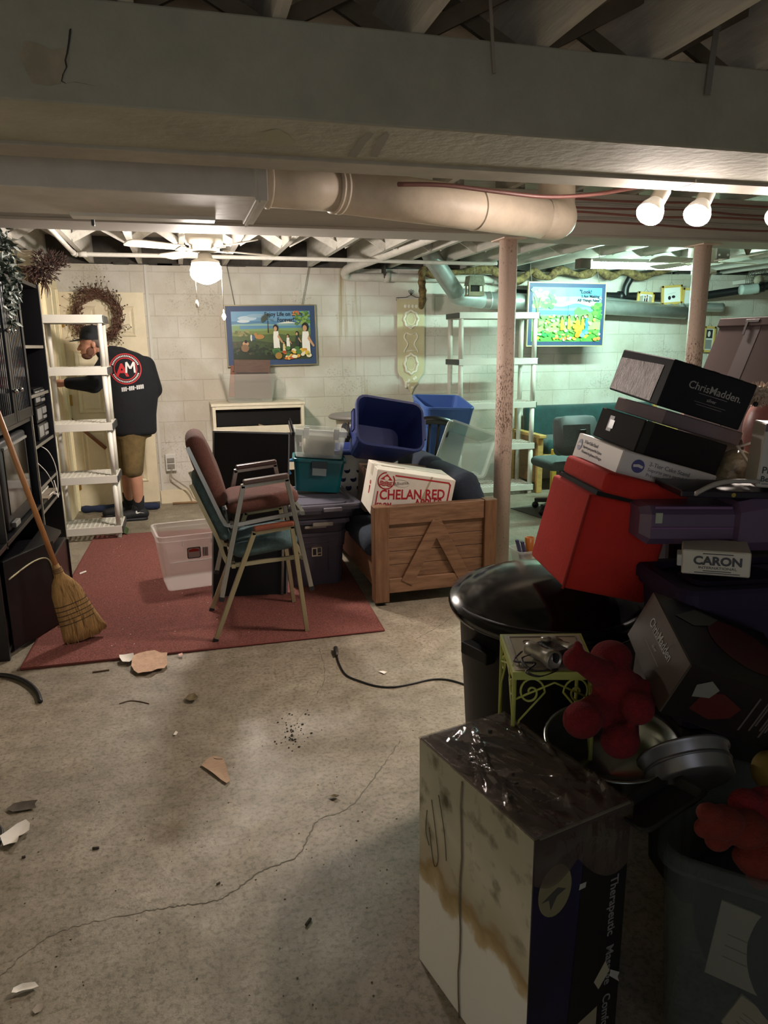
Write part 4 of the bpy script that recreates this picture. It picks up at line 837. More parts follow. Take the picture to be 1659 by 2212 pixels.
b = MB(); tote_shell(b, .52, .34, .42, .27, .27, .03); b.obj('tub_body', CLR2, t)
BRB = M('brown_board', '#5f4638', .6, var=.2, vscale=10, stretch=(1, 1, 5))
for k, (x0, x1, y, lab, rot, m) in enumerate(((-.14, .21, .0, 'dark brown wooden board standing in the clear tub, largest', 3, BRB), (-.20, .12, .07, 'reddish board leaning at the left in the clear tub', 16, M('red_board', '#8a5238', .6)), (.0, .21, .05, 'black board behind the brown board in the clear tub', -8, M('dark_board', '#2d2522', .6)))):
    o = thing('wooden_board', lab, 'board', (.64+(x0+x1)/2, 7.27+y-.04, 1.03), (R(-6), R(rot), 0), 'boards in the clear tub')
    b = MB(); b.box(-(x1-x0)/2, (x1-x0)/2, -.008, .008, .01, .385 if k == 0 else .315, .003); bo = b.obj('board', m, o)
    b = MB(); b.box(-(x1-x0)/2+.02, (x1-x0)/2-.02, -.010, -.007, .25, .262); b.obj('groove', M('dark_board', '#2d2522', .6), o)
for o in [o for o in COL.objects if o.name.startswith('wooden_board')]: o.rotation_euler.y *= .5

# ------------------------------------------------------------------ rug, clear bin, folding table, stacked armchairs
t = MB(); rp = [at(45, 1449, Z=0)[:2], at(830, 1364, Z=0)[:2], (1.06, 5.2), (1.04, 6.2), at(205, 1161, Z=0)[:2]]
RUGM = M('rug_pile', '#94554a', .95, var=.3, vscale=110, bump=.9, scale=220, col2='#57302a')
t.prism(rp, .0005, .011); rug = t.obj('rug', RUGM); tag(rug, 'dark red carpet rug lying on the concrete floor', 'rug')
b = MB(); P = [Vector((x, y, .008)) for x, y in rp]; b.tube(P+[P[0]], .006, 6); b.obj('bound_edge', M('rug_edge', '#6b352f', .9), rug)
b = MB()
for k in range(70): x, y = random.uniform(-.6, 1.0), random.uniform(3.75, 5.9); s = random.uniform(.002, .005); b.box(x, x+s, y, y+s*1.4, .0112, .0125)
tag(b.obj('lint_specks', M('lint', '#d8cfc4', .9), rug), kind='stuff')

t = thing('clear_bin', 'clear plastic storage bin with a red-edged sticker on the rug', 'bin', (-.0, 4.80, .012), (0, 0, R(8)))
b = MB(); tote_shell(b, .46, .38, .385, .32, .37, .035, ribs=False, liph=.035); b.obj('bin_body', CLR3, t)
b = MB()
for x in (-.09, .09): b.box(x-.003, x+.003, -.198, -.192, .30, .34)
b.box(-.17, .17, -.184, -.180, .188, .193); b.obj('moulded_rib', M('rib_white', '#f4efe9', .3, alpha=.8), t)
b = MB(); m_ = frame((-.02, -.188, .245), (1, 0, 0), (0, -.08, 1))
b.prism([(x*1, y) for x, y, _ in rrect(.085, .075, .012, 4)], 0, .0008, 0, m_); s = b.obj('sticker', M('sticker_black', '#2a2022', .4), t)
b = MB(); b.prism([(x, y) for x, y, _ in rrect(.074, .064, .010, 4)], .0008, .0012, 0, m_); b.obj('sticker_face', M('sticker_face', '#a99a92', .4), s)
b = MB(); b.prism([(-.032, .008), (.032, .008), (.032, .022), (0, .030), (-.032, .022)], .0012, .0016, 0, m_); b.obj('red_band', M('sticker_red', '#a8281f', .4), s)
b = MB(); [b.box(.052+.004*k, .054+.004*k+.001*(k % 3), -.03, .03, .0008, .0014, 0, 0, m_) for k in range(9)]; b.obj('barcode', M('barcode', '#4b3a38', .5), t)

t = thing('folding_table', 'folded black square table with metal rim leaning behind the chairs', 'folding table', (.1001, 4.42, .012), (-.13, .052, -.1608))
b = MB(); b.box(0, .457, 0, .03, 0, 1.03, .004); b.obj('table_top', M('black_vinyl', '#0a0a0b', .6, spec=.25), t)
b = MB()
for a in ((-.006, .463, -.004, .034, 1.026, 1.038), (-.006, .463, -.004, .034, -.006, .006), (-.006, .004, -.004, .034, 0, 1.03), (.453, .463, -.004, .034, 0, 1.03)): b.box(*a, .002)
b.obj('metal_rim', M('table_rim', '#6d6c68', .35, metal=.6), t)
b = MB(); b.tube([(.43, -.014, .02), (.43, -.014, .6)], .009, 10); b.tube([(.43, -.014, .6), (.05, -.014, .62)], .009, 10); b.obj('folded_leg', M('table_leg', '#8f8d86', .35, metal=.5), t)

def cushion(name, w, d, h, m, parent, mat4, puff=.012, e=None, r=None):
    """padded slab: rounded outline, rounded rim, softly domed faces"""
    e = e or min(h*.5, .05); r = r or min(w, d)*.14; rg = []
    for s, steps in ((-1, (.75, .5, .3, .15)), (1, ())):
        pass
    top = [(e+min(w, d)*f*.5*.9, puff*(1-(1-f)**2)) for f in (.12, .3, .55, .8)]
    prof = [(i, -h/2-z) for i, z in reversed(top)] + [(e*(1-math.cos(R(a))), h/2*math.sin(R(a))) for a in range(-90, 91, 18)] + [(i, h/2+z) for i, z in top]
    for ins, z in prof: rg.append(rrect(w-2*ins, d-2*ins, max(.004, r-ins*.6), 5, z))
    return MB().rings(rg, 0, True, True, True, True, mat4).obj(name, m, parent)
def px2(x, y, Y=3.71): p = at(x, y, Y=Y); return (p.x, p.z)
def armchair(label, P, Y0, Y1, steel, fabric, arm_m, zmin):
    """side frame traced in the plane of the near legs, mirrored to the far side"""
    t = thing('stacking_armchair', label, 'chair', (.33, (Y0+Y1)/2, zmin), group=None)
    W = .024
    for si, Y in enumerate((Y0, Y1)):
        v = lambda k: Vector((px2(*P[k])[0], Y, px2(*P[k])[1]))
        for k0, k1 in (('rl', 'ra'), ('fl', 'fa')):
            b = MB(); b.bar(v(k0), v(k1), W, W, .003, ext=.004); lg = b.obj('leg', steel, t, True)
            e = v(k0); d = (v(k1)-e).normalized(); b = MB(); b.bar(e-d*.004, e+d*.02, W+.004, W+.004, .002); b.obj('foot_cap', BLACKP, lg, True)
        b = MB(); b.bar(v('ra'), v('fa'), W, W, .003, ext=.012); am = b.obj('arm_bar', steel, t, True)
        b = MB(); b.bar(v('ra')+Vector((-.0, 0, .02)), v('fa')+Vector((.01, 0, .02)), .045, .026, .008); b.obj('arm_pad', arm_m, am, True)
        yo = Y+(.032 if si == 0 else -.032)
        w = lambda k: Vector((px2(*P[k])[0], yo, px2(*P[k])[1]))
        b = MB(); pts = catmull([w('bt'), w('bt').lerp(w('bm'), .5), w('bm'), w('bb'), w('sr'), w('sr').lerp(w('sf'), .5), w('sf')], 6); b.tube(pts, .014, 4, smooth=False); b.obj('side_rail', steel, t, True)
    mid = (Y0+Y1)/2; wd = Y1-Y0-.075
    bt, bm_ = Vector((px2(*P['ct'])[0], mid, px2(*P['ct'])[1])), Vector((px2(*P['cb'])[0], mid, px2(*P['cb'])[1]))
    up = (bt-bm_); L_ = up.length; up.normalize(); yv = Vector((0, 1, 0)); nv = yv.cross(up)
    c = (bt+bm_)/2; m4 = Matrix(((yv.x, up.x, nv.x, c.x), (yv.y, up.y, nv.y, c.y), (yv.z, up.z, nv.z, c.z), (0, 0, 0, 1)))
    loc = Matrix.Translation(-Vector(t.location))
    cushion('back_cushion', wd, L_, P['bth'], fabric, t, loc @ m4, puff=.012)
    s0, s1 = Vector((px2(*P['c0'])[0], mid, px2(*P['c0'])[1])), Vector((px2(*P['c1'])[0], mid, px2(*P['c1'])[1]))
    fx = (s1-s0); L2 = fx.length; fx.normalize(); nz = fx.cross(yv); c = (s0+s1)/2
    m4 = Matrix(((fx.x, yv.x, nz.x, c.x), (fx.y, yv.y, nz.y, c.y), (fx.z, yv.z, nz.z, c.z), (0, 0, 0, 1)))
    cushion('seat_cushion', L2, wd, P['th'], fabric, t, loc @ m4, puff=.018)
    b = MB(); v = lambda k, Y: Vector((px2(*P[k])[0], Y, px2(*P[k])[1]))
    b.bar(v('sr', Y0), v('sr', Y1), .02); b.bar(v('sf', Y0), v('sf', Y1), .02); b.obj('cross_bar', steel, t, True)
    return t
BRASSY = M('champagne_steel', '#a59a78', .32, metal=.55); CHROME2 = M('dull_chrome', '#a3a198', .25, metal=.75)
TEALF = M('teal_fabric', '#506668', .95, var=.2, vscale=40, bump=.4, scale=160); BROWNF = M('brown_fabric', '#5f3a31', .95, var=.15, vscale=60, bump=.4, scale=200)
ARMW = M('arm_wood', '#7e4530', .4, var=.2, vscale=12)
armchair('teal cushioned metal armchair standing on the rug under the brown one', dict(rl=(465, 1386), ra=(549, 1151), fl=(664, 1369), fa=(631, 1137), bt=(413, 1050), bm=(470, 1165), bb=(488, 1212), sr=(505, 1224), sf=(655, 1205), ct=(424, 1040), cb=(492, 1175), c0=(503, 1200), c1=(648, 1172), th=.085, bth=.065), 3.71, 4.19, BRASSY, TEALF, ARMW, .012)
armchair('brown cushioned chrome armchair stacked on top of the teal one', dict(rl=(478, 1296), ra=(525, 1050), fl=(673, 1272), fa=(619, 1035), bt=(405, 968), bm=(468, 1098), bb=(484, 1128), sr=(502, 1137), sf=(654, 1108), ct=(415, 945), cb=(481, 1102), c0=(492, 1104), c1=(650, 1076), th=.085, bth=.10), 3.705, 4.195, CHROME2, BROWNF, M('arm_dark', '#4b3a34', .3), .2)
# ------------------------------------------------------------------ wooden sofa with denim cushions
PINE = M('brown_pine', '#8f6c50', .5, var=.35, vscale=5, bump=.15, scale=30, stretch=(1, 8, 8), col2='#6d4e38')
PINEV = M('brown_pine_upright', '#836145', .5, var=.35, vscale=5, bump=.15, scale=30, stretch=(8, 8, 1), col2='#6a482f')
DENIM = M('denim', '#2c3542', .95, var=.2, vscale=30, bump=.35, scale=220)
S = thing('wooden_sofa', 'rustic brown wooden sofa with denim cushions and a braced plank end', 'sofa', (1.45, 4.65, 0))
for y0, far in ((3.98, 0), (5.30, 1)):
    b = MB(); y1 = y0+.07
    for x0, x1 in ((1.035, 1.125), (1.735, 1.815)): b.box(x0, x1, y0-.005, y1+.005, .022, .615, .005)
    e = b.obj('end_post', PINEV, S, True)
    b = MB(); b.box(1.125, 1.735, y0+.005, y1-.01, .50, .612, .005); b.box(1.125, 1.735, y0+.005, y1-.01, .075, .165, .005); b.obj('end_rail', PINE, S, True)
    b = MB()
    for k in range(4): b.box(1.125, 1.735, y0+.022, y0+.042, .165+.084*k, .165+.084*k+.0815, .0025)
    b.obj('plank_panel', PINE, S, True)
    b = MB()
    for p, q in (((1.245, .15), (1.425, .47)), ((1.60, .15), (1.425, .47))):
        b = MB(); b.bar((p[0], y0+(.011 if p[0] < 1.4 else .0125), p[1]), (q[0], y0+(.011 if p[0] < 1.4 else .0125), q[1]+.012), .078, .022, .002, up=(0, 1, 0), ext=.02); b.obj('diagonal_brace', PINE, S, True)
    for x in (1.08, 1.775):
        b = MB(); b.lathe([(.016, 0), (.017, .008), (.008, .010), (.007, .024)], 12, (x, y0+.035, 0)); b.obj('foot', BLACKP, S, True)
b = MB(); b.box(1.05, 1.09, 4.05, 5.30, .10, .30, .004); b.box(1.76, 1.80, 4.05, 5.30, .12, .60, .004); b.box(1.09, 1.76, 4.05, 5.30, .22, .25); b.obj('seat_rail', PINE, S, True)
for y0, y1 in ((4.07, 4.68), (4.70, 5.29)):
    cushion('seat_cushion', .72, y1-y0, .15, DENIM, S, Matrix.Translation(Vector((1.37, (y0+y1)/2, .345))-Vector(S.location)), puff=.03)
    cushion('back_cushion', .42, y1-y0, .22, DENIM, S, Matrix.Translation(Vector((1.70, (y0+y1)/2, .565 if y0 < 4.5 else .575))-Vector(S.location)) @ Matrix.Rotation(R(68), 4, 'Y'), puff=.045, e=.10)
    b = MB(); yy = (y0+y1)/2
    for s in (-.12, .10): b.tube([(1.60, yy+s, .72), (1.68, yy+s+.01, .745), (1.77, yy+s, .72)], .004, 5)
    b.obj('seam', M('denim_seam', '#1c2430', .9), S, True)

def carton(name, label, cat, loc, rot, dim, m, group=None, flap=True, seam=None):
    t = thing(name, label, cat, loc, rot, group)
    b = MB(); b.box(0, dim[0], 0, dim[1], 0, dim[2], .003, seg=1); b.obj('carton_body', m, t)
    return t
def front(x, z, dy=.0008, tilt=0): return frame((x, -dy, z), (math.cos(R(tilt)), 0, math.sin(R(tilt))), (-math.sin(R(tilt)), 0, math.cos(R(tilt))))
def left(y, z, D, dx=.0008): return frame((-dx, y, z), (0, -1, 0), (0, 0, 1))
def decal(poly, m4, m, parent, name, th=.0005):
    b = MB(); b.prism(poly, 0, th, 0, m4); return b.obj(name, m, parent)
def band(pts, w, m4, m, parent, name, closed=False, th=.0005):
    b = MB()
    for p, q in zip(pts, pts[1:]):
        p, q = Vector(p+(0,)), Vector(q+(0,)); d = (q-p).normalized(); n = Vector((-d.y, d.x, 0))*w/2; p, q = p-d*w*.4, q+d*w*.4
        b.prism([(v.x, v.y) for v in (p-n, q-n, q+n, p+n)], 0, th, 0, m4)
    return b.obj(name, m, parent)
REDINK = M('red_print', '#b3202a', .6)
dx_, dy_, dz_ = .491, .318, .278
C = carton('apple_box', 'white apple carton with red printing wedged on the sofa', 'box', (1.0415, 4.10, .5487), (.0391, .1862, -.0614), (dx_, dy_, dz_), M('white_carton', '#e6ded0', .65, var=.08, vscale=7))
fit_text('CHELAN RED', .084, .405, REDINK, C, front(.238, .152, tilt=8), bold=.0018)
fit_text('APPLES', .072, .172, REDINK, C, front(.345, .113, tilt=8), bold=.0014)
fit_text('FROM', .05, .09, REDINK, C, front(.075, .062, tilt=8), bold=.001)
m4 = front(0, 0)
band([(.022, 0.0), (.022, .145)], .007, m4, REDINK, C, 'red_line'); band([(.115, .255), (.45, .255), (.462, .243), (.462, .0)], .009, m4, REDINK, C, 'red_line')
band(ell(.062, .216, .050, .050, 24, 100, 400), .007, m4, REDINK, C, 'red_ring')
decal([(.062-.038, .222), (.062, .258), (.062+.038, .222)], m4, REDINK, C, 'mountain_mark')
for k in range(3): band([(.062-.036+.0072*j, .208-.010*k+.003*math.sin(j*1.4)) for j in range(11)], .006, m4, REDINK, C, 'wave_mark')
decal(ell(.062, .231, .014, .011), front(0, 0, .0016), M('white_carton', '#e6ded0'), C, 'apple_mark')
text('Albums', .03, M('pencil', '#6d675f', .8), C, front(.155, .212, tilt=14)); band(ell(.155, .212, .05, .022, 20), .0012, m4, M('pencil', '#6d675f'), C, 'pencil_oval')
decal([(.315, 0), (.318, .03), (.312, .06), (.322, .09), (.315, .13), (.33, .16), (.325, .2), (.345, .278), (.333, .278), (.30, .15), (.292, .1), (.30, .05)], front(0, 0, .0005), M('water_stain', '#b5a58a', .8), C, 'water_stain')
m5 = left(0, 0, 0); mm_ = Matrix.Translation((-.0008, 0, 0)) @ Matrix(((0, 0, -1, 0), (-1, 0, 0, 0), (0, 1, 0, 0), (0, 0, 0, 1)))
decal(ell(-.14, .17, .018, .014), mm_, REDINK, C, 'apple_mark'); decal([(-.155, .15), (-.125, .15), (-.13, .10), (-.15, .10)], mm_, REDINK, C, 'apple_mark'); text('US', .03, REDINK, C, mm_ @ Matrix.Translation((-.14, .135, .0006)))
b = MB(); b.box(-.001, .0, .12, .19, .215, .278); b.box(0, .02, .12, .19, .278, .2788); b.obj('tape_strip', M('clear_tape', '#d8cdb8', .3), C)
b = MB(); b.box(.0, dx_, .157, .160, .2782, .279); b.box(.05, .2, .14, .158, .2782, .2795); b.obj('flap_seam', M('seam_brown', '#7d6c52', .8), C)

C = carton('brown_carton', 'brown glossy carton lying behind the apple carton on the sofa', 'box', (1.12, 4.56, .455), (0, .06, -.05), (.46, .26, .29), M('brown_carton', '#5b4433', .45, var=.2))
decal([(.30, .06), (.45, .06), (.45, .27), (.33, .27)], front(0, 0), M('grey_print', '#4d4a44', .5), C, 'printed_panel')
text('MODEL', .03, M('pale_print', '#b0a898', .6), C, front(.39, .2)); bpy.data.objects.remove([o for o in C.children if o.name.startswith('lettering')][0])
# laundry baskets, blue totes
def oval(w, d, z, n=40): return [(w/2*math.copysign(abs(math.cos(2*math.pi*k/n))**.85, math.cos(2*math.pi*k/n)), d/2*math.copysign(abs(math.sin(2*math.pi*k/n))**.85, math.sin(2*math.pi*k/n)), z) for k in range(n)]
BASW = M('basket_white', '#ebe3d3', .5)
t = thing('laundry_basket', 'white laundry basket with round holes behind the brown carton', 'basket', (1.24, 5.11, .445))
b = MB(); b.rings([oval(.44, .28, 0), oval(.52, .35, .22), oval(.555, .38, .345), oval(.60, .42, .345), oval(.60, .42, .375), oval(.57, .39, .375), oval(.50, .33, .2), oval(.42, .26, .01)], 0, True); b.obj('basket_body', BASW, t)
b = MB()
for row, z in enumerate((.10, .165, .23)):
    for k in range(18):
        a = 2*math.pi*(k+.5*(row % 2))/18; f = z/.345; w, d = .44+.115*f, .28+.10*f
        ca, sa = math.cos(a), math.sin(a); x, y = w/2*math.copysign(abs(ca)**.85, ca), d/2*math.copysign(abs(sa)**.85, sa); n = Vector((ca/w, sa/d, -.1)).normalized()
        q = n.to_track_quat('Z', 'Y').to_matrix().to_4x4(); b.lathe([(.0225, .0008), (.0225, .0025)], 14, mat=Matrix.Translation((x, y, z)) @ q)
b.obj('round_hole', M('hole_blue', '#27304f', .8), t)
BLUE, BLUED = M('tote_blue', '#31478c', .42), M('tote_blue_deep', '#27356f', .42)
t = thing('laundry_basket', 'blue oval laundry basket nested inside the white one', 'basket', (1.24, 5.11, .53))
b = MB(); b.rings([oval(.46, .28, 0), oval(.54, .37, .255), oval(.62, .44, .26), oval(.63, .45, .285), oval(.62, .44, .295), oval(.56, .38, .295), oval(.52, .34, .2), oval(.44, .26, .008)], 0, True); b.obj('basket_body', BLUED, t)
def tote_thing(label, base, xa, za, w, d, w0, d0, h, m, handles=True, r=.05, name='storage_tote', ribs=True, hm=None, group=None):
    x = Vector(xa).normalized(); z = Vector(za).normalized(); x = (x-z*x.dot(z)).normalized(); y = z.cross(x)
    m3 = Matrix((x, y, z)).transposed(); t = thing(name, label, 'tote', base, m3.to_euler(), group)
    b = MB(); tote_shell(b, w, d, w0, d0, h, r, ribs=ribs); b.obj('tote_body', m, t)
    if handles:
        for s in (-1, 1):
            b = MB(); b.box(s*(w/2+.012)-.008, s*(w/2+.012)+.014*s+.008, -.075, .075, h-.07, h-.018, .006); b.obj('handle', hm or m, t)
    return t
eu = Euler((2.3758, .1124, -.0889)).to_matrix(); rc = Vector((1.0924, 4.6751, 1.2019))+eu @ Vector((.236, 0, .181))
zd = eu @ Vector((0, 1, 0)); zd = (zd+Vector((0.12, -.22, -.12))).normalized()
tote_thing('deep blue storage tote tipped on its side facing the viewer', rc-zd*.33, eu @ Vector((1, 0, 0)), zd, .45, .335, .36, .26, .33, BLUED, r=.06)
q4 = [at(x, y, Z=1.1) for x, y in ((891, 852), (968, 851), (1028, 875), (951, 875))]
cc = sum(q4, Vector())/4
tote_thing('tall lighter blue tote standing upright behind the dark wooden chair', (cc.x, cc.y+.15, .47), (1, -.08, 0), (.03, -.16, 1), .40, .46, .27, .32, .62, M('tote_mid_blue', '#4a6cb0', .4), r=.04)
CLRT = M('frosted_tote', '#cfe0d4', .25, alpha=.42)
p = [at(966, 906, Y=5.15), at(1069, 942, Y=5.05), at(1050, 1035, Y=5.0), at(945, 1000, Y=5.1)]
xd = (p[1]-p[0]).normalized(); yd = (p[0]-p[3]).normalized(); zd = xd.cross(yd); rc = sum(p, Vector())/4
tote_thing('frosted clear tote tipped on the sofa back beside the steel post', rc-zd*.28, xd, zd, (p[1]-p[0]).length, (p[0]-p[3]).length, (p[1]-p[0]).length-.08, (p[0]-p[3]).length-.08, .30, CLRT, handles=False, ribs=False, r=.035)
# dark wooden chair behind the sofa
DKW = M('dark_chair_wood', '#201c19', .35)
t = thing('wooden_chair', 'dark wooden spindle back chair behind the blue totes', 'chair', (1.98, 5.62, 0))
cx0 = at(948, 925, Y=5.42).x-.10
b = MB(); b.box(cx0-.2, cx0+.2, 5.45, 5.86, .43, .465, .01); b.obj('seat', DKW, t, True)
b = MB(); P = [(cx0+.22*s, 5.40-.05*(1-s*s), .965-.05*s*s) for s in (-1, -.6, -.2, .2, .6, 1)]; P = catmull(P, 4)
b.rings([[Vector(q)+Vector((0, dy, dz)) for dy, dz in ((-.012, -.032), (.012, -.032), (.014, .03), (-.01, .03))] for q in P], 0, True); b.obj('crest_rail', DKW, t, True)
for k in range(5):
    s = -.8+.4*k; b = MB(); b.tube([(cx0+.17*s, 5.47, .46), (cx0+.2*s, 5.40-.05*(1-s*s), .94-.05*s*s)], .017 if k in (0, 4) else .011, 10); b.obj('spindle', DKW, t, True)
for sx in (-1, 1):
    for y in (5.49, 5.82): b = MB(); b.tube([(cx0+sx*.17, y, .44), (cx0+sx*.20, y+(-.03 if y < 5.6 else .03), 0)], .017, 10); b.obj('leg', DKW, t, True)
t = thing('waste_bin', 'white waste bin with a flat grey lid behind the totes', 'bin', (1.60, 6.75, 0))
b = MB(); b.lathe([(.15, 0), (.20, .84), (.205, .86), (.19, .86), (.14, .01)], 36, cap1=False); b.obj('bin_body', M('bin_white', '#dcdccd', .4), t)
b = MB(); b.lathe([(.26, .862), (.272, .872), (.272, .886), (.25, .902), (.1, .91), (.001, .91)], 36); b.obj('bin_lid', M('lid_grey', '#7f7d78', .4), t)

# grey totes and boxes between the chairs and the sofa
GREY = M('tote_grey', '#4a4653', .45, var=.06); GREYL = M('lid_mauve', '#5d5a66', .4)
T1 = tote_thing('dark grey storage tote with a picture sticker, bottom of its stack', (.77, 4.72, .013), (1, 0, 0), (0, 0, 1), .38, .58, .34, .52, .36, GREY, handles=False, r=.05)
m4 = frame((-.03+.03, -.285, .265), (1, 0, 0), (0, -.09, 1))
st = decal([(-.033, -.065), (.033, -.065), (.033, .06), (-.033, .06)], m4 @ Matrix.Translation((.0, 0, .002)), M('sticker_cream', '#cfc6ae', .4), T1, 'sticker')
for a, c_ in (((-.03, .042, .03, .056), '#a03a2c'), ((-.028, .0, .028, .036), '#6f6a56'), ((-.026, -.055, -.004, -.012), '#2c2a2c'), ((.004, -.04, .028, -.008), '#3f4a52'), ((.006, -.058, .028, -.046), '#2c2a2c')):
    decal([(a[0], a[1]), (a[2], a[1]), (a[2], a[3]), (a[0], a[3])], m4 @ Matrix.Translation((.0, 0, .0026)), M('st'+c_, c_, .4), st, 'printed_patch')
b = MB(); b.box(-.12, .10, -.292, -.286, .29, .32, .003); b.box(-.12, -.115, -.292, -.27, .10, .32); b.box(.075, .08, -.292, -.27, .10, .32); b.obj('front_panel', GREY, T1)
T2 = tote_thing('dark grey tote nested in the bottom tote', (.77, 4.72, .075), (1, 0, 0), (0, 0, 1), .385, .585, .335, .51, .36, M('tote_grey_dark', '#3d3a45', .45), handles=False, r=.05)
b = MB(); b.box(-.08, .06, -.325, -.29, .335, .352, .004); b.obj('pale_handle', M('handle_pale', '#9d968a', .4), T2)
t = thing('tote_lid', 'lower dark grey tote lid on the nested totes', 'lid', (.775, 4.71, .438), (0, R(.5), R(-1)), 'grey tote lids')
b = MB(); lid_shell(b, .44, .64, 0); b.obj('lid_panel', GREY, t)
b = MB(); b.box(-.03, .10, -.335, -.318, -.012, .012, .004); b.obj('lid_latch', M('handle_pale', '#9d968a', .4), t)
t = thing('storage_tote', 'shallow dark grey tote rim under the topmost lid', 'tote', (.80, 4.71, .468), (0, 0, R(1)))
b = MB(); tote_shell(b, .43, .62, .42, .60, .055, .05, ribs=False); b.obj('tote_body', M('tote_grey_dark', '#3d3a45'), t)
t = thing('tote_lid', 'mauve grey tote lid, topmost on the grey tote stack', 'lid', (.82, 4.72, .528), (R(1), R(.5), R(2)), 'grey tote lids')
b = MB(); lid_shell(b, .49, .66, 0, .032); b.obj('lid_panel', GREYL, t)
b = MB(); b.box(-.02, .10, -.35, -.328, -.006, .018, .004); b.obj('lid_latch', M('lid_mauve_pale', '#85828c', .35), t)
for k, (dx, dy, rz) in enumerate(((.02, .05, 8), (.05, .10, 16))):
    pass
TEALP = M('teal_plastic', '#0f5f66', .3, alpha=.93)
t = thing('teal_tote', 'teal plastic file tote sitting on the grey tote lids', 'tote', (.86, 4.86, .575), (0, R(5), R(-9)))
b = MB(); tote_shell(b, .34, .27, .30, .23, .225, .03, ribs=False, liph=.02); b.obj('tote_body', TEALP, t)
b = MB(); b.box(-.055, .055, -.148, -.128, .155, .215, .005); l = b.obj('latch', M('latch_dark', '#16262a', .3), t)
b = MB(); b.box(-.045, .05, -.151, -.146, .115, .165, .003); b.obj('latch_window', M('latch_grey', '#7c8886', .3), t)
b = MB(); b.tube([(-.17, -.10, .205), (-.21, -.11, .20), (-.215, -.12, .15), (-.19, -.125, .11)], .012, 8); b.obj('blue_handle', M('light_blue_plastic', '#4f8fc0', .4), t)
t = thing('clear_file_box', 'clear plastic file box with black clasps on top of the teal tote', 'box', (.875, 4.87, .802), (0, R(5.5), R(-6)))
b = MB(); tote_shell(b, .34, .25, .31, .22, .19, .025, ribs=False, liph=.02); b.obj('box_body', CLR, t)
b = MB(); b.box(-.10, .10, -.105, .09, .02, .15, .003); b.obj('paper_contents', M('contents', '#b9b5a6', .7), t)
b = MB(); b.box(-.172, .172, -.135, -.120, .15, .19, .003)
for x in (-.10, .10): b.box(x-.02, x+.02, -.142, -.13, .13, .205, .004)
b.obj('lid_rim', M('clear_rim', '#e4e8e2', .25, alpha=.6), t)
for s in (-1, 1):
    b = MB(); b.bar((s*.185, -.13, .15), (s*.20, .10, .205), .022, .03, .003)
    for k in range(8): b.bar((s*.187+s*.0018*k, -.12+.028*k, .17+.006*k), (s*.187+s*.0018*k+s*.004, -.12+.028*k-.01, .195+.006*k), .006)
    b.obj('black_clasp', BLACKP, t)
b = MB(); b.box(-.14, -.122, -.1245, -.1195, .075, .10); b.obj('price_tag', M('tag_white', '#f0eee8', .5), t)
t = thing('black_bag', 'black fabric bag slumped behind the clear file box', 'bag', (1.12, 5.35, 0))
blob('bag_body', [((1.17, 5.52, .25), (.13, .12, .25)), ((1.18, 5.50, .6), (.09, .10, .22)), ((1.20, 5.46, .84), (.045, .06, .13))], M('black_fabric', '#0f0f12', .9), t, .02, 6, True)

# ------------------------------------------------------------------ futon, office chair, mat at the right of the post
t = thing('futon', 'teal velvet futon with a pale wooden frame along the back wall', 'futon', (4.4, 7.1, 0))
TV = M('teal_velvet', '#14403f', .85, var=.35, vscale=9, sheen=.4, bump=.2, scale=60); PW = M('pale_pine', '#c8a25e', .45, var=.2, vscale=5, stretch=(2, 8, 8)); PW2 = M('mid_pine', '#8d6a40', .5, var=.25, vscale=6, stretch=(1, 1, 8))
cushion('back_cushion', 1.62, .36, .15, TV, t, Matrix.Translation((.05, .22, .69)) @ Matrix.Rotation(R(82), 4, 'X'), puff=.01, r=.04)
cushion('seat_cushion', 1.6, .50, .16, TV, t, Matrix.Translation((.05, -.07, .47)), puff=.02, r=.05)
for x in (3.52, 5.25):
    b = MB(); b.box(x, x+.08, 6.72, 7.42, .58, .615, .006); b.obj('arm_rest', PW, t, True)
    b = MB(); b.box(x+.02, x+.07, 7.30, 7.37, .3, .86, .006); b.obj('back_post', PW, t, True)
    for y in (6.76, 7.32): b = MB(); b.box(x+.01, x+.07, y, y+.06, 0, .58, .004); b.obj('leg', PW, t, True)
    b = MB(); b.box(x+.02, x+.05, 6.8, 7.33, .10, .58, .003); b.obj('side_panel', PW2, t, True)
b = MB(); b.box(3.57, 5.26, 6.78, 6.81, .28, .40, .004); b.box(3.57, 5.26, 7.33, 7.36, .28, .40, .004); b.obj('seat_rail', PW, t, True)
b = MB(); mp_ = [at(1103, 1098, Z=0), at(1212, 1136, Z=0)]; b.prism([(2.96, 6.18), (3.10, 5.42), (4.25, 5.55), (4.1, 6.4)], .0005, .006)
tag(b.obj('floor_mat', M('mat_brown', '#55504a', .9, bump=.5, scale=120)), 'thin brown floor mat under the grey office chair', 'mat')
GF, DG = M('grey_chair_fabric', '#5e6a68', .95, bump=.4, scale=180, var=.15, vscale=60), M('chair_dark', '#2d2a28', .5)
t = thing('office_chair', 'grey office chair on casters seen beyond the steel post', 'office chair', (3.35, 5.9, 0))
o = Vector((3.35, 5.9, 0))
cushion('seat', .46, .44, .09, GF, t, Matrix.Translation((-.02, 0, .47)), puff=.02)
m4 = Matrix.Translation((-.02, -.20, .74)) @ Matrix.Rotation(R(-8), 4, 'X') @ Matrix.Rotation(R(90), 4, 'X')
cushion('backrest', .42, .34, .06, GF, t, m4, puff=.012)
b = MB(); b.rings([[(m4 @ Vector((x, y, z))) for x, y, _ in rrect(.43, .35, .12, 6)] for z in (.018, .036)], 0, True); b.obj('back_shell', M('shell_grey', '#4a504f', .6), t)
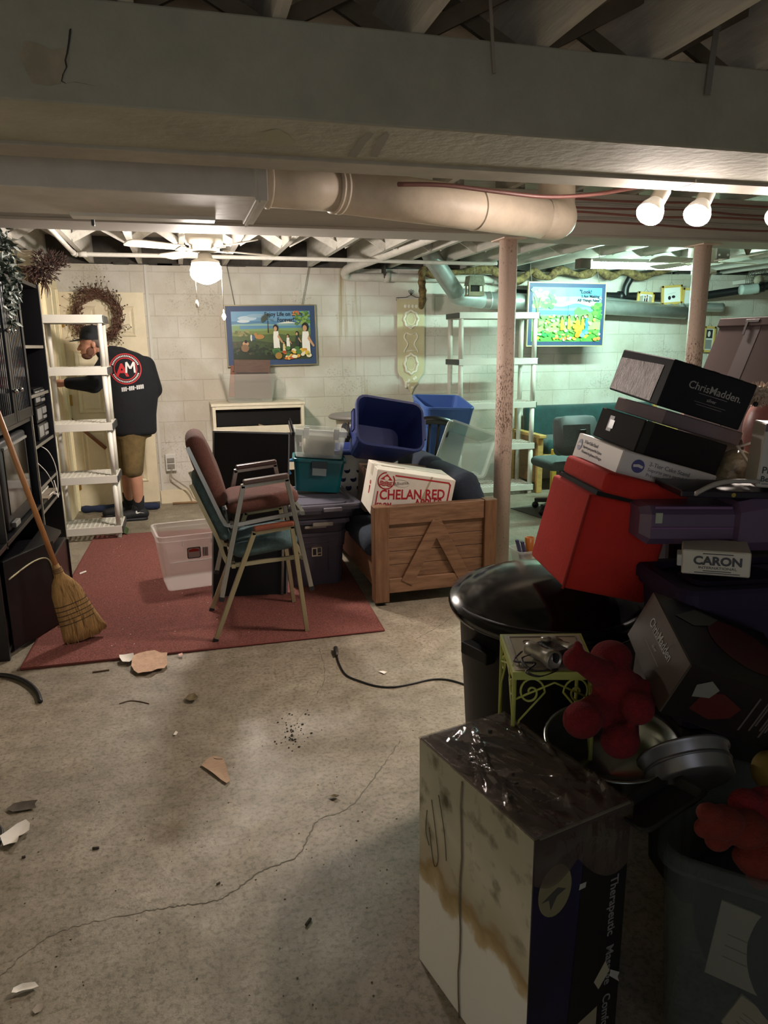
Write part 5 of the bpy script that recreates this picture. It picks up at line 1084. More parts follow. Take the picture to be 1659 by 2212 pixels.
b = MB(); b.bar((0.02, -.255, .50), (.02, -.262, .80), .06, .025, .006); b.bar((.02, -.25, .50), (.02, -.05, .41), .06, .02, .004); b.obj('back_bracket', DG, t)
b = MB(); b.lathe([(.03, .11), (.025, .3), (.05, .41), (.09, .425)], 16); b.obj('column', DG, t)
for k in range(5):
    a = R(200+72*k); e = Vector((.27*math.cos(a), .27*math.sin(a), .085)); b = MB(); b.bar((0, 0, .115), e, .05, .04, .006); l = b.obj('base_arm', DG, t)
    b = MB(); b.lathe([(.001, -.02), (.025, -.018), (.032, -.008), (.032, .008), (.025, .018), (.001, .02)], 14, mat=Matrix.Translation((e.x, e.y, .038)) @ Matrix.Rotation(R(90), 4, 'X')); b.tube([(e.x, e.y, .04), (e.x, e.y, .09)], .008, 8); b.obj('caster', BLACKP, l)
b = MB(); p = at(1193, 1045, Y=6.5); b.box(p.x-.02, p.x+.03, 6.48, 6.52, 0, .5, .004); tag(b.obj('yellow_board', M('yellow_board', '#c9a63c', .5)), 'narrow yellow board upright behind the office chair', 'board')
p = at(1140, 1222, Z=.02); t = thing('small_clear_bin', 'small clear bin of purple and orange bits behind the black trash can', 'bin', (p.x+.05, p.y+.1, 0))
b = MB(); tote_shell(b, .22, .18, .18, .14, .12, .02, ribs=False, liph=.012); b.obj('bin_body', CLR3, t)
b = MB(); b.bar((-.06, -.02, .05), (-.10, -.02, .19), .03, .02, .004); b.bar((-.02, 0, .05), (-.05, .0, .17), .03, .02, .004); b.obj('purple_handle', M('purple_plastic', '#4c3a6c', .4), t)
b = MB(); b.lathe([(.02, .02), (.035, .19), (.03, .19), (.018, .03)], 16, (.02, .02, 0)); b.obj('orange_cup', M('orange_plastic', '#c8702c', .4), t)
# ------------------------------------------------------------------ pile at the right: trash can, ottoman and boxes
t = thing('trash_can', 'large black trash can with a domed lid under the red ottoman', 'trash can', (1.10, 2.0, 0))
BINB = M('trash_black', '#121214', .55, spec=.25)
b = MB(); b.lathe([(.235, 0), (.245, .02), (.272, .50), (.275, .505), (.285, .70), (.300, .705), (.300, .735), (.285, .735), (.235, .02)], 56, cap1=False); can = b.obj('can_body', BINB, t)
b = MB()
for s in (-1, 1): a = R(198); b.box(.275, .315, -.06, .06, .60, .64, .006, 0, Matrix.Rotation(a if s > 0 else a+math.pi, 4, 'Z'))
b.obj('side_handle', BINB, t)
tl = Matrix.Translation((0, 0, .725)) @ Matrix.Rotation(R(5), 4, Vector((.96, -.27, 0)))
b = MB(); b.lathe([(.300, -.012), (.318, -.012), (.322, .0), (.316, .012), (.292, .018), (.285, .026), (.270, .026), (.24, .05), (.17, .075), (.09, .088), (.001, .091)], 64, mat=tl); b.obj('lid', M('lid_black', '#101113', .16), t)
b = MB(); b.tube([(-.27, -.10, .33), (-.22, -.18, .29), (-.13, -.25, .255)], .003, 5); b.obj('scratch', M('scratch_grey', '#4a4a48', .5), t)

RED = M('red_felt', '#b5261a', .95, var=.12, vscale=5, bump=.15, scale=90)
O = thing('ottoman', 'red felt cube ottoman leaning on the trash can lid', 'ottoman', (.9907, 1.719, .8704), (.0027, .2387, -.1839))
b = MB(); b.box(0, .25, 0, .326, 0, .275, .012, seg=3); b.obj('cube_body', RED, O)
b = MB(); b.box(.02, .27, .0, .335, .2865, .345, .014, seg=3, mat=Matrix.Rotation(R(1.5), 4, 'Y')); b.obj('padded_lid', RED, O)
b = MB(); b.box(.02, .255, .01, .32, .275, .287); b.obj('dark_gap', M('gap_shade', '#14100f', .9), O)  # dark filler paints the shade in the gap under the lid
b = MB(); b.tube([(-.001, -.001, .0), (-.002, -.002, .14), (-.001, -.001, .275)], .004, 6); b.obj('corner_seam', M('red_seam', '#8d2016', .95), O)

WHB = M('white_box', '#cfc9c4', .5)
B = carton('cake_stand_box', 'white cake stand box lying directly on the red ottoman', 'box', (1.1506, 1.7458, 1.1744), (.0205, .2854, -.1779), (.291, .351, .078), WHB)
LBLUE, GREYI = M('logo_blue', '#4a4c84', .5), M('grey_ink', '#77767e', .6)
lf = Matrix.Translation((-.0008, 0, 0)) @ Matrix(((0, 0, -1, 0), (-1, 0, 0, 0), (0, 1, 0, 0), (0, 0, 0, 1)))
for m4, cx, cy, r, tx, sz in ((front(0, 0), .055, .045, .019, .085, .017), (lf, -.315, .044, .018, -.285, .015)):
    lg = decal(ell(cx, cy, r, r, 24), m4, LBLUE, B, 'round_logo')
    decal([(cx-r*.8, cy+.002), (cx, cy+.006), (cx+r*.8, cy+.003), (cx+r*.7, cy-.004), (cx, cy-.002), (cx-r*.7, cy-.005)], m4 @ Matrix.Translation((0, 0, .0005)), WHB, lg, 'logo_stripe')
    for k, s in enumerate(('3-Tier Cake Stand', 'Soporte para pastel de 3 pisos', 'Présentoir de gâteaux à 3 étages')):
        text(s, sz*(1 if k == 0 else .82), GREYI, B, m4 @ Matrix.Translation((tx, cy+.014-.0155*k, .0003)), align='LEFT')
b = MB(); m4 = front(0, 0); [b.prism(ell(.245, .03+.012*k, .022-.005*k, .003, 16), 0, .0005, 0, m4) for k in range(3)]; b.obj('printed_stand', M('print_grey', '#97959a', .6), B)
DKB = M('dark_carton', '#221f1e', .85, spec=.15)
B = carton('dark_shoe_carton', 'charcoal carton with a small window, on the white cake stand box', 'box', (1.2246, 1.7723, 1.2362), (.0335, .3016, -.1775), (.263, .321, .095), DKB)
decal([(-.235, .03), (-.20, .03), (-.20, .078), (-.235, .078)], lf, M('label_grey', '#6e676a', .5), B, 'label'); decal([(-.225, .04), (-.19, .04), (-.19, .066), (-.225, .066)], lf @ Matrix.Translation((0, 0, .0006)), M('label_black', '#0b0b0d', .3), B, 'dark_window')
b = MB(); b.box(.004, .03, -.0012, 0, 0, .095); b.obj('tape_strip', M('dark_tape', '#191819', .25), B)
PKB = M('mauve_carton', '#75686a', .9, var=.06, spec=.15)
B = carton('mauve_carton', 'flat mauve grey carton between the two dark cartons', 'box', (1.3327, 1.8021, 1.3076), (.0406, .2896, -.1808), (.249, .36, .043), PKB)
b = MB(); b.box(.0, .249, -.0012, 0, .002, .004); b.obj('flap_seam', M('mauve_dark', '#4d4443', .7), B)
NAVY = M('navy_carton', '#14171c', .7, spec=.2)
B = carton('dark_gift_carton', 'navy black carton with foil end and lettering, top of the leaning stack', 'box', (1.2912, 1.7742, 1.3655), (.0736, .2953, -.1664), (.264, .355, .134), NAVY)
m = M('foil', '#544d4c', .3, metal=.8, bump=.35, scale=40, stretch=(1, 5, .5)); decal([(-.35, .006), (-.05, .006), (-.045, .112), (-.345, .108)], lf, m, B, 'foil_end', .0008)
PALE = M('silver_print', '#8d8c88', .4)
text('ChrisMadden.', .030, PALE, B, front(.15, .082), bold=.0002); text('silver', .014, PALE, B, front(.15, .054))
b = MB(); b.box(.105, .195, -.001, -.0005, .066, .067); b.box(.10, .20, -.001, -.0005, .042, .0428); b.box(.11, .19, -.001, -.0005, .035, .0358); b.obj('fine_print', PALE, B)
b = MB(); [b.box(x, x+w, -.002, .01, .134, .1352) for x, w in ((.05, .03), (.12, .02), (.17, .045))]; b.obj('torn_edge', M('torn_card', '#6d645e', .9), B)

yx = Vector((.985, .17, 0)); xx = Vector((.17, -.985, 0)); zz = Vector((0, 0, 1))*math.cos(R(25))+yx*math.sin(R(25)); yy = zz.cross(xx)
B = thing('tall_carton', 'tall taupe carton with tape stripe leaning at the right edge', 'box', at(1560, 692, Y=2.52)-zz*.48, Matrix((xx, yy, zz)).transposed().to_euler())
b = MB(); b.box(0, .34, 0, .2, 0, .462, .003, seg=1); b.obj('carton_body', M('taupe_carton', '#5a4e4d', .9, var=.06, spec=.15), B)
b = MB(); b.box(-.008, .348, -.008, .208, .45, .485, .003, seg=1); b.obj('carton_lid', M('taupe_carton', '#7b6a63'), B)
b = MB(); b.box(.13, .19, -.0012, 0, 0, .45); b.obj('tape_stripe', M('tape_stripe', '#54494a', .4), B)
b = MB(); b.box(.12, .18, -.0105, -.008, .462, .475, .001); b.bar((.13, -.01, .465), (.133, -.01, .41), .010, .003); b.obj('dark_clip', M('dark_clip', '#2e2826', .4), B)

# plastic bags and odds behind
PINKB = M('pink_bag', '#a56c64', .4, alpha=.88, var=.25, vscale=10)
t = thing('pink_bag', 'pinkish plastic bag bulging behind the leaning stack at right', 'bag', at(1640, 900, Y=2.0)); c = at(1655, 930, Y=2.0)
blob('bag_body', [(c, (.07, .08, .12)), (c+Vector((.06, .02, -.12)), (.10, .10, .14)), (c+Vector((.10, .03, .05)), (.08, .08, .12)), (c+Vector((.02, 0, -.25)), (.1, .1, .12))], PINKB, t, .014, 3, True)
t = thing('fluffy_toy', 'cream fluffy thing on the pink plastic bag', 'toy', at(1640, 850, Y=1.9)); c = at(1640, 852, Y=1.86)
b = MB()
for k in range(420):
    v = Vector((random.gauss(0, 1), random.gauss(0, 1), random.gauss(0, 1))).normalized(); p = c+Vector((v.x*.045, v.y*.03, v.z*.026)); b.tube([p, p+v*.012+Vector((rnd(.006), rnd(.006), rnd(.006)))], [.004, .001], 3, cap=False)
b.sphere(c, (.045, .03, .026)); b.obj('fur', M('cream_fur', '#c9b7a4', .95), t, True)
b = MB(); b.sphere(at(1632, 873, Y=1.82), .008); b.obj('dark_button', BLACKP, t, True)
t = thing('crinkled_bag', 'shiny crinkled clear bag of straw-coloured stuff right of the cake stand box', 'bag', at(1585, 1010, Y=1.72)); c = at(1588, 1006, Y=1.74)
o = blob('bag_body', [(c, (.055, .05, .05)), (c+Vector((.04, .01, -.02)), (.06, .05, .045)), (c+Vector((-.03, 0, -.03)), (.04, .04, .03))], M('crinkle_bag', '#8d7f66', .18, bump=1, scale=28, var=.4, vscale=20, alpha=.9, coat=.6), t, .007, 1, True)
for k, (a, e) in enumerate((((1592, 962), (1625, 1012)), ((1595, 965), (1628, 955)))):
    b = MB(); b.tube([at(*a, Y=1.66), at(*e, Y=1.64)], .004, 6); tag(b.obj('thin_dowel', M('white_stick', '#b5aba2', .5)), ['thin pale stick slanting down in front of the crinkled bag', 'thin pale stick lying level above the crinkled bag'][k], 'stick', 'pale sticks by the crinkled bag')
B = carton('labels_box', 'white printed labels box cut by the right edge of the view', 'box', tuple(at(1632, 1052, Y=1.52)), (0, .06, -.45), (.16, .10, .165), M('label_box', '#a8a39c', .5))
for k, (s, sz, z) in enumerate((('Printable', .024, .045), ('Best For:', .02, .022))): text(s, sz, M('dark_ink', '#1c1c20', .5), B, front(.008, z), align='LEFT', bold=.0004)
decal([(.0, .145), (.16, .145), (.16, .165), (.0, .165)], front(0, 0), M('plum_band', '#3c2a36', .4), B, 'plum_band'); decal([(.03, .075), (.07, .07), (.09, .10), (.05, .115)], front(0, 0), M('red_motif', '#8a3b36', .5), B, 'red_motif')
b = MB(); [b.box(.012, .012+w, -.001, -.0005, z, z+.004) for w, z in ((.08, .132), (.06, .124), (.07, .116), (.05, .008))]; b.obj('fine_print', M('grey_ink', '#55555e'), B)
# purple tote, purple case, yarn box
PURD, PUR = M('purple_dark', '#221733', .6, spec=.3), M('purple_case', '#58465f', .35)
t = thing('storage_tote', 'dark purple storage tote under the yarn box', 'tote', (1.52, 1.51, .55), (0, 0, R(-9)))
b = MB(); tote_shell(b, .66, .26, .60, .23, .36, .03, ribs=False); b.obj('tote_body', PURD, t)
b = MB(); lid_shell(b, .70, .29, .355, .035, .04); b.obj('lid', PURD, t)
t = thing('storage_tote', 'black storage tote on the floor under the purple tote', 'tote', (1.54, 1.51, 0), (0, 0, R(-9)))
b = MB(); tote_shell(b, .62, .25, .55, .22, .55, .03); b.obj('tote_body', BINB, t)
B = carton('yarn_box', 'small white yarn box with black lettering on the dark purple tote', 'box', (1.2011, 1.5002, .9617), (-.0004, -.025, -.6457), (.158, .12, .064), M('yarn_white', '#b5b0a0', .35))
INKB = M('black_ink', '#2a2a2c', .5)
text('CARON', .030, INKB, B, front(.083, .037), bold=.0012, sx=1.05); text('INTERNATIONAL', .0095, INKB, B, front(.083, .0195), sx=1.2)
b = MB(); b.box(.048, .118, -.001, -.0005, .055, .0575); b.box(.05, .115, -.001, -.0005, .0105, .0125); b.box(.03, .135, -.001, -.0005, .0055, .0075); b.obj('fine_print', INKB, B)
b = MB()
for k in range(8): x = .02+.016*k; b.add([(x, -.0015, .062), (x+.01, -.0015, .064), (x+.014, -.003, .0655), (x+.004, -.003, .0635)], [(0, 1, 2, 3)])
b.box(-.012, .0, -.002, .05, .02, .05, .003); b.obj('film_wrap', M('clear_film', '#d8dad6', .1, alpha=.5), B)
t = thing('purple_case', 'purple plastic carry case lying above the yarn box', 'case', (1.355, 1.535, 1.012), (0, R(1), R(-14)))
o_ = thing('storage_tote', 'tall dark tote standing behind the purple carry case', 'tote', (1.72, 2.12, 0), (0, 0, R(-9)))
b = MB(); tote_shell(b, .46, .60, .40, .56, 1.12, .04); b.obj('tote_body', M('tote_plum_dark', '#1d1620', .6), o_)
b = MB(); P = [(.0, .02), (.02, .0), (.20, .0), (.215, .02), (.215, .09), (.2, .105), (.02, .105), (0, .085)]
b.rings([[(x, y, z) for y, z in P] for x in (-.22, -.21)] and [[(-.22, .03+.85*y, .012+.8*z) for y, z in P], [(-.20, y, z) for y, z in P], [(.02, y, z) for y, z in P], [(.025, y-.02, z*1.25-.012) for y, z in P], [(.12, y-.02, z*1.45-.012) for y, z in P], [(.15, y-.01, z*1.5) for y, z in P], [(.30, y, z*1.55+.02) for y, z in P]], 0, False); b.obj('case_shell', PUR, t)
b = MB(); b.box(-.20, .02, -.004, .006, .045, .052, .002); b.box(-.19, .015, .004, .012, .098, .106, .002); b.obj('ridge', M('purple_edge', '#6a4f74', .25), t)
b = MB(); b.box(-.19, -.172, -.003, .002, .062, .09, .001); b.obj('pale_label', M('label_pale', '#9aa08c', .5), t)
b = MB(); b.box(.13, .30, .0, .15, .118, .16, .008); b.obj('top_latch', PUR, t)
B = carton('dark_tray', 'thin dark tray under the cake stand box, above the purple case', 'tray', (1.22, 1.55, 1.150), (.02, .05, -.2), (.30, .16, .018), M('tray_dark', '#1b1826', .35))
decal(ell(.14, .009, .006, .006, 14), front(0, 0), M('gold_dot', '#9c8a3e', .4, metal=.4), B, 'gold_dot')
b = MB(); P = catmull([at(1502, 1067, Y=1.5), at(1535, 1050, Y=1.5), at(1575, 1040, Y=1.5), at(1640, 1040, Y=1.5)], 6); b.rings([[p+Vector((0, -.004, -.005)), p+Vector((0, .004, -.005)), p+Vector((0, .004, .005)), p+Vector((0, -.004, .005))] for p in P]); tag(b.obj('plastic_strip', M('strip_white', '#a09a92', .4)), 'curved pale plastic strip lying across the dark tray', 'strip')

# dark patterned carton propped on the pots
CH = M('choc_carton', '#1a1210', .35, var=.4, vscale=7, col2='#0e0a0a')
B = carton('cookware_box', 'dark brown cookware box with silver lettered end propped above the red plush', 'box', (.9808, 1.1699, .8874), (-1.3758, .3724, -.2875), (.30, .136, .304), CH)
# silver end is the x=0 face; text runs along the long edge
E0 = Matrix.Translation((-.0008, 0, 0))
decal([(.002, .002), (.134, .002), (.134, .302), (.002, .302)], E0 @ Matrix(((0, 0, -1, 0), (1, 0, 0, 0), (0, -1, 0, 0), (0, 0, 0, 1))) @ Matrix.Translation((0, -.304, 0)) if False else frame((-.0006, 0, 0), (0, 1, 0), (0, 0, 1)), M('bronze_foil', '#4d443c', .3, metal=.45, var=.2, vscale=6), B, 'silver_end', .0004)
ef = frame((-.0012, .0, 0), (0, 0, -1), (0, -1, 0)); z_ = ef.to_3x3() @ Vector((0, 0, 1))
text('ChrisMadden', .030, PALE, B, frame((-.0014, .045, .155), (0, 0, -1), (0, -1, 0)), bold=.0003); text('silver', .014, PALE, B, frame((-.0014, .072, .155), (0, 0, -1), (0, -1, 0)))
b = MB(); b.box(-.0014, -.001, .055, .056, .11, .20); b.box(-.0014, -.001, .085, .086, .10, .21); b.obj('fine_print', PALE, B)
zf = frame((0, 0, -.0008), (1, 0, 0), (0, -1, 0))
decal([(.05, -.10), (.10, -.11), (.14, -.09), (.15, -.06), (.10, -.04), (.06, -.05)], zf, M('dish_red', '#43140f', .4), B, 'dish_print'); decal([(.04, -.07), (.075, -.06), (.085, -.035), (.06, -.02), (.035, -.04)], zf @ Matrix.Translation((0, 0, .0005)), M('dish_white', '#6a6a60', .5), B, 'dish_print')
b = MB()
for k in range(7): b.box(.17+.012*(k % 3)+.009*k, .174+.012*(k % 3)+.009*k, .02, .11-.008*(k % 4), -.0012, -.0006)
b.obj('fine_print', M('dim_print', '#4d4540', .5), B)
yf = frame((0, -.0008, 0), (1, 0, 0), (0, 0, 1))
decal(ell(.19, .17, .085, .10, 24), yf, M('dish_red', '#43140f', .4), B, 'dish_print'); decal([(.03, .21), (.10, .28), (.16, .27), (.12, .22), (.07, .19)], yf @ Matrix.Translation((0, 0, .0005)), M('dish_grey', '#4a4a44', .5), B, 'dish_print')

# little iron stand with binoculars
IRON = M('green_iron', '#9aa04c', .5, var=.15, vscale=14)
st = [at(x, y, Z=.775) for x, y in ((1080, 1370), (1255, 1368), (1292, 1452), (1108, 1452))]
t = thing('plant_stand', 'small square green iron stand in front of the trash can', 'plant stand', (sum(p.x for p in st)/4, sum(p.y for p in st)/4, 0))
b = MB(); b.add([(p.x, p.y, z) for z in (.755, .775) for p in st], [(0, 1, 2, 3), (7, 6, 5, 4)]+[(i, (i+1) % 4, 4+(i+1) % 4, 4+i) for i in range(4)]); b.obj('top_frame', IRON, t, True)
c4 = sum(st, Vector())/4
b = MB(); q = [c4+(p-c4)*.93+Vector((0, 0, .001)) for p in st]; b.add([v[:] for v in q], [(0, 1, 2, 3)]); ins = b.obj('tile_top', M('tile_cream', '#a79b86', .35, var=.1, vscale=10), t, True)
b = MB(); q2 = [c4+(p-c4)*.80+Vector((0, 0, .0016)) for p in st]; b.tube(q2+[q2[0]], .0014, 4); 
for f, g in ((.3, .25), (.36, .7), (.75, .3)):
    p = st[0].lerp(st[1], f).lerp(st[3].lerp(st[2], f), g)+Vector((0, 0, .0016)); b.tube([p+Vector((.012*math.cos(a), .012*math.sin(a), 0)) for a in [k*.6 for k in range(9)]], .001, 4)
b.obj('tile_drawing', M('tile_line', '#5d574c', .6), ins, True)
for i, p in enumerate(st):
    o_ = c4+(p-c4)*.95; b = MB(); b.tube([(o_.x, o_.y, .757), (o_.x, o_.y, 0)], .0055, 8); b.obj('leg', IRON, t, True)
def scroll(b, p, d, s, z):
    P = []
    for k in range(30):
        a = k*.32; r = .034*(1-k/34); P.append(p+d*(s*(.04+r*math.cos(a)))+Vector((0, 0, z-.055+r*1.2*math.sin(a)+.02)))
    b.tube([p+d*s*.002+Vector((0, 0, z-.20)), p+d*s*.014+Vector((0, 0, z-.11))]+[P[0]]+P, .0028, 6)
for i, j in ((0, 3), (3, 2), (2, 1)):
    a, e = c4+(st[i]-c4)*.95, c4+(st[j]-c4)*.95; a.z = e.z = 0; d = (e-a).normalized(); b = MB(); scroll(b, a, d, 1, .755); scroll(b, e, d, -1, .755); b.tube([a+Vector((0, 0, .70)), (a+e)/2+Vector((0, 0, .745)), e+Vector((0, 0, .70))], .0028, 6)
    b.tube([a+d*.02+Vector((0, 0, .50+.02*math.sin(k*.7)+.002*k)) + d*(.018*math.cos(k*.7)) for k in range(10)], .0028, 6); b.obj('scrollwork', IRON, t, True)
c = at(1190, 1405, Z=.80); t = thing('binoculars', 'black and silver binoculars with strap on the green iron stand', 'binoculars', c)
SLV, BKL = M('worn_silver', '#8f8b80', .3, metal=.5), M('black_leather', '#141518', .5, bump=.3, scale=200)
v = Vector((.25, -.93, 0)).normalized(); u = Vector((.93, .25, 0)).normalized()
for s in (-1, 1):
    p = c+u*.034*s; q = v.to_track_quat('Z', 'Y').to_matrix().to_4x4(); b = MB(); b.lathe([(.015, -.045), (.019, -.04), (.019, -.01), (.0165, -.008), (.0185, .02), (.023, .035), (.024, .05), (.021, .05), (.016, .03), (.001, .028)], 24, mat=Matrix.Translation(p) @ q); b.obj('barrel', SLV, t, True)
b = MB(); b.box(-.022, .022, -.045, .035, -.018, .016, .006, 0, Matrix.Translation(c) @ Matrix.Rotation(R(15), 4, 'Z')); b.obj('bridge_body', BKL, t, True)
b = MB(); b.lathe([(.001, .017), (.012, .018), (.013, .026), (.001, .028)], 20, (c.x-.004, c.y+.02, c.z)); b.obj('focus_wheel', SLV, t, True)
b = MB(); P = catmull([c+u*-.02+Vector((0, 0, .0)), c+u*-.075+v*-.02+Vector((0, 0, -.01)), c+u*-.085+v*.03+Vector((0, 0, -.02)), c+u*-.03+v*.055+Vector((0, 0, -.021)), c+u*-.09+v*.062+Vector((0, 0, -.021)), c+u*-.105+v*.03+Vector((0, 0, -.018)), c+u*-.06+v*.01+Vector((0, 0, -.016)), c+u*-.09+v*-.03+Vector((0, 0, -.018)), c+u*-.05+v*-.05+Vector((0, 0, -.01))], 6)
b.rings([[p+Vector((0, 0, -.0015))+u*.004, p+Vector((0, 0, -.0015))-u*.004, p+Vector((0, 0, .0015))-u*.004, p+Vector((0, 0, .0015))+u*.004] for p in P]); b.obj('strap', BKL, t, True)

# shrink wrapped carton in the foreground
def stained():
    m = bpy.data.materials.new('water_stained_card'); m.use_nodes = True; nt = m.node_tree; N = nt.nodes; L = nt.links; bs = N['Principled BSDF']; bs.inputs['Roughness'].default_value = .55
    tc = N.new('ShaderNodeTexCoord'); s = N.new('ShaderNodeSeparateXYZ'); L.new(tc.outputs['Object'], s.inputs[0])
    n = N.new('ShaderNodeTexNoise'); n.inputs['Scale'].default_value = 5.5; n.inputs['Detail'].default_value = 4; L.new(tc.outputs['Object'], n.inputs['Vector'])
    # height of the tide line falls towards the near edge
    a = N.new('ShaderNodeMath'); a.operation = 'MULTIPLY_ADD'; a.inputs[1].default_value = -.15; L.new(s.outputs['Y'], a.inputs[0]); L.new(s.outputs['Z'], a.inputs[2])
    c = N.new('ShaderNodeMath'); c.operation = 'MULTIPLY_ADD'; c.inputs[1].default_value = .30; L.new(n.outputs['Fac'], c.inputs[0]); L.new(a.outputs[0], c.inputs[2])
    r = N.new('ShaderNodeValToRGB'); e = r.color_ramp.elements; e[0].position = .0; e[0].color = lin('#d6d4ca'); e[1].position = 1; e[1].color = lin('#86836f')
    for p, cc in ((.365, '#d2d0c5'), (.38, '#b09e7a'), (.42, '#8d774f'), (.445, '#a39a82'), (.55, '#b2ad99'), (.68, '#9b9985')):
        q = e.new(p); q.color = lin(cc)
    L.new(c.outputs[0], r.inputs['Fac'])
    n2 = N.new('ShaderNodeTexNoise'); n2.inputs['Scale'].default_value = 14; n2.inputs['Detail'].default_value = 6; L.new(tc.outputs['Object'], n2.inputs['Vector'])
    r2 = N.new('ShaderNodeValToRGB'); r2.color_ramp.elements[0].position = .30; r2.color_ramp.elements[0].color = lin('#77735f'); r2.color_ramp.elements[1].position = .46; r2.color_ramp.elements[1].color = (1, 1, 1, 1); L.new(n2.outputs['Fac'], r2.inputs['Fac'])
    g = N.new('ShaderNodeMapRange'); g.inputs['From Min'].default_value = .42; g.inputs['From Max'].default_value = .55; L.new(c.outputs[0], g.inputs['Value'])
    mx = N.new('ShaderNodeMix'); mx.data_type = 'RGBA'; mx.blend_type = 'MULTIPLY'; L.new(g.outputs[0], mx.inputs['Factor']); L.new(r.outputs['Color'], mx.inputs['A']); L.new(r2.outputs['Color'], mx.inputs['B'])
    L.new(mx.outputs['Result'], bs.inputs['Base Color']); return m
W, Dp, H_ = .253, .421, .629
B = thing('wrapped_carton', 'water stained carton in torn shrink wrap standing in the foreground', 'box', (.5793, 1.0648, 0), (0, 0, .2224))
b = MB(); b.box(0, W, 0, Dp, 0, H_, .004, seg=2); b.obj('carton_body', stained(), B)
PRP = M('printed_purple', '#1d1836', .4, var=.5, vscale=5, col2='#121014')
b = MB(); b.box(.003, W-.002, -.0015, 0, .002, H_-.004); b.box(0, .012, -.002, .001, 0, H_); pf = b.obj('printed_front', PRP, B)
decal([(.10, .0), (.25, .0), (.25, .62), (.13, .62), (.12, .4)], front(0, 0, .002), M('printed_black', '#0e0c0e', .4), B, 'black_panel')
text('Therapeutic   Massage   Comfort', .030, M('print_white', '#6d6a68', .5), B, frame((.215, -.0034, .27), (0, 0, -1), (1, 0, 0)), bold=.0004)
lb = decal([(.085, 0.0), (.19, .0), (.19, .155), (.085, .12)], front(0, 0, .0026), M('barcode_label', '#7d755f', .5), B, 'barcode_label')
b = MB(); [b.box(.125+.0055*k, .127+.0055*k+.0012*(k % 3), -.0042, -.0032, .0, .07) for k in range(10)]; [b.box(.095, .18, -.0042, -.0032, .085+.008*k, .0865+.008*k) for k in range(3)]; b.obj('barcode', M('barcode', '#4b3a38'), lb)
decal([(.19, .20), (.218, .235), (.205, .265), (.175, .225)], front(0, 0, .0036), M('diamond_sticker', '#8d8670', .5), B, 'diamond_sticker'); decal([(.222, .235), (.25, .215), (.245, .205), (.251, .19), (.22, .22)], front(0, 0, .0036), M('torn_white', '#8f8d86', .5), B, 'torn_tag')
decal(ell(.055, .50, .042, .058, 26), front(0, 0, .0024), M('oval_sticker', '#6e674c', .4), B, 'oval_sticker'); decal([(.022, .485), (.05, .50), (.062, .505), (.082, .495), (.06, .487), (.045, .46), (.04, .485)], front(0, 0, .0032), CRACK, B, 'tear')
decal([(.118, .475), (.135, .475), (.137, .487), (.12, .488)], front(0, 0, .0026), M('pale_spot', '#8f8d86', .5), B, 'pale_spot')
b = MB(); P = [(-.003, .235+.004*math.sin(k*1.7), .62-.062*k) for k in range(11)]; b.tube(P, .0022, 5); b.obj('seam_bead', M('seam_brown2', '#6b604a', .6), B)
b = MB()
for pts in ([(.36, .50), (.34, .42), (.33, .36), (.345, .33), (.36, .37), (.37, .42)], [(.33, .53), (.305, .45), (.295, .38)], [(.38, .46), (.385, .40), (.37, .37)]): b.tube(catmull([(-.002, y, z) for y, z in pts], 6), .0009, 4)
b.obj('stray_hair', M('hair_line', '#4a4536', .7), B)
# crumpled film over the top
n = 60; V = []; F = []; rr = random.Random(4)
folds = [(rr.uniform(0, 1), rr.uniform(0, 1), rr.uniform(0, math.pi), rr.uniform(.006, .016), rr.uniform(.012, .03), rr.uniform(.2, .6)) for _ in range(34)]
for i in range(n+1):
    for j in range(n+1):
        u, v_ = i/n, j/n; z = .003
        for fx, fy, fa, amp, wd_, ln in folds:
            d = (u-fx)*math.cos(fa)+(v_-fy)*math.sin(fa); s_ = -(u-fx)*math.sin(fa)+(v_-fy)*math.cos(fa)
            z += amp*max(0, 1-abs(d)/wd_)*max(0, 1-(s_/ln)**2)
        ed = min(u, 1-u, v_, 1-v_); z *= min(1, ed*8+.15)
        V.append((-.002+u*(W+.004)+rr.uniform(-.001, .001), -.004+v_*(Dp+.006), H_+z+rr.uniform(0, .0006)))
for i in range(n):
    for j in range(n): a = i*(n+1)+j; F.append((a, a+n+1, a+n+2, a+1))
top_n = len(V)
for i in range(n+1):           # skirt of film over the printed front
    u = i/n; dz = .05+.05*abs(math.sin(5*u+1))+.06*u
    V.append((-.002+u*(W+.004), -.007-.003*math.sin(9*u), H_-dz))
for i in range(n): F.append((i*(n+1), top_n+i, top_n+i+1, (i+1)*(n+1)))
FILM = M('shrink_film', '#4c4038', .08, alpha=.55, bump=.5, scale=22, spec=1.0)
b = MB(); b.add(V, F, 0, True); b.obj('shrink_film', FILM, B)
b = MB(); b.box(.004, W-.004, .004, Dp-.004, H_, H_+.0015); b.obj('carton_top', M('top_card', '#5a4d42', .7, var=.4, vscale=9, col2='#352b36'), B)
b = MB()
for _ in range(11):
    u, v_ = rr.uniform(.02, .22), rr.uniform(.03, .38); b.sphere((u, v_, H_+.006), (rr.uniform(.004, .009), rr.uniform(.003, .006), .002), 8, 6)
b.obj('dark_blotch', CRACK, B)

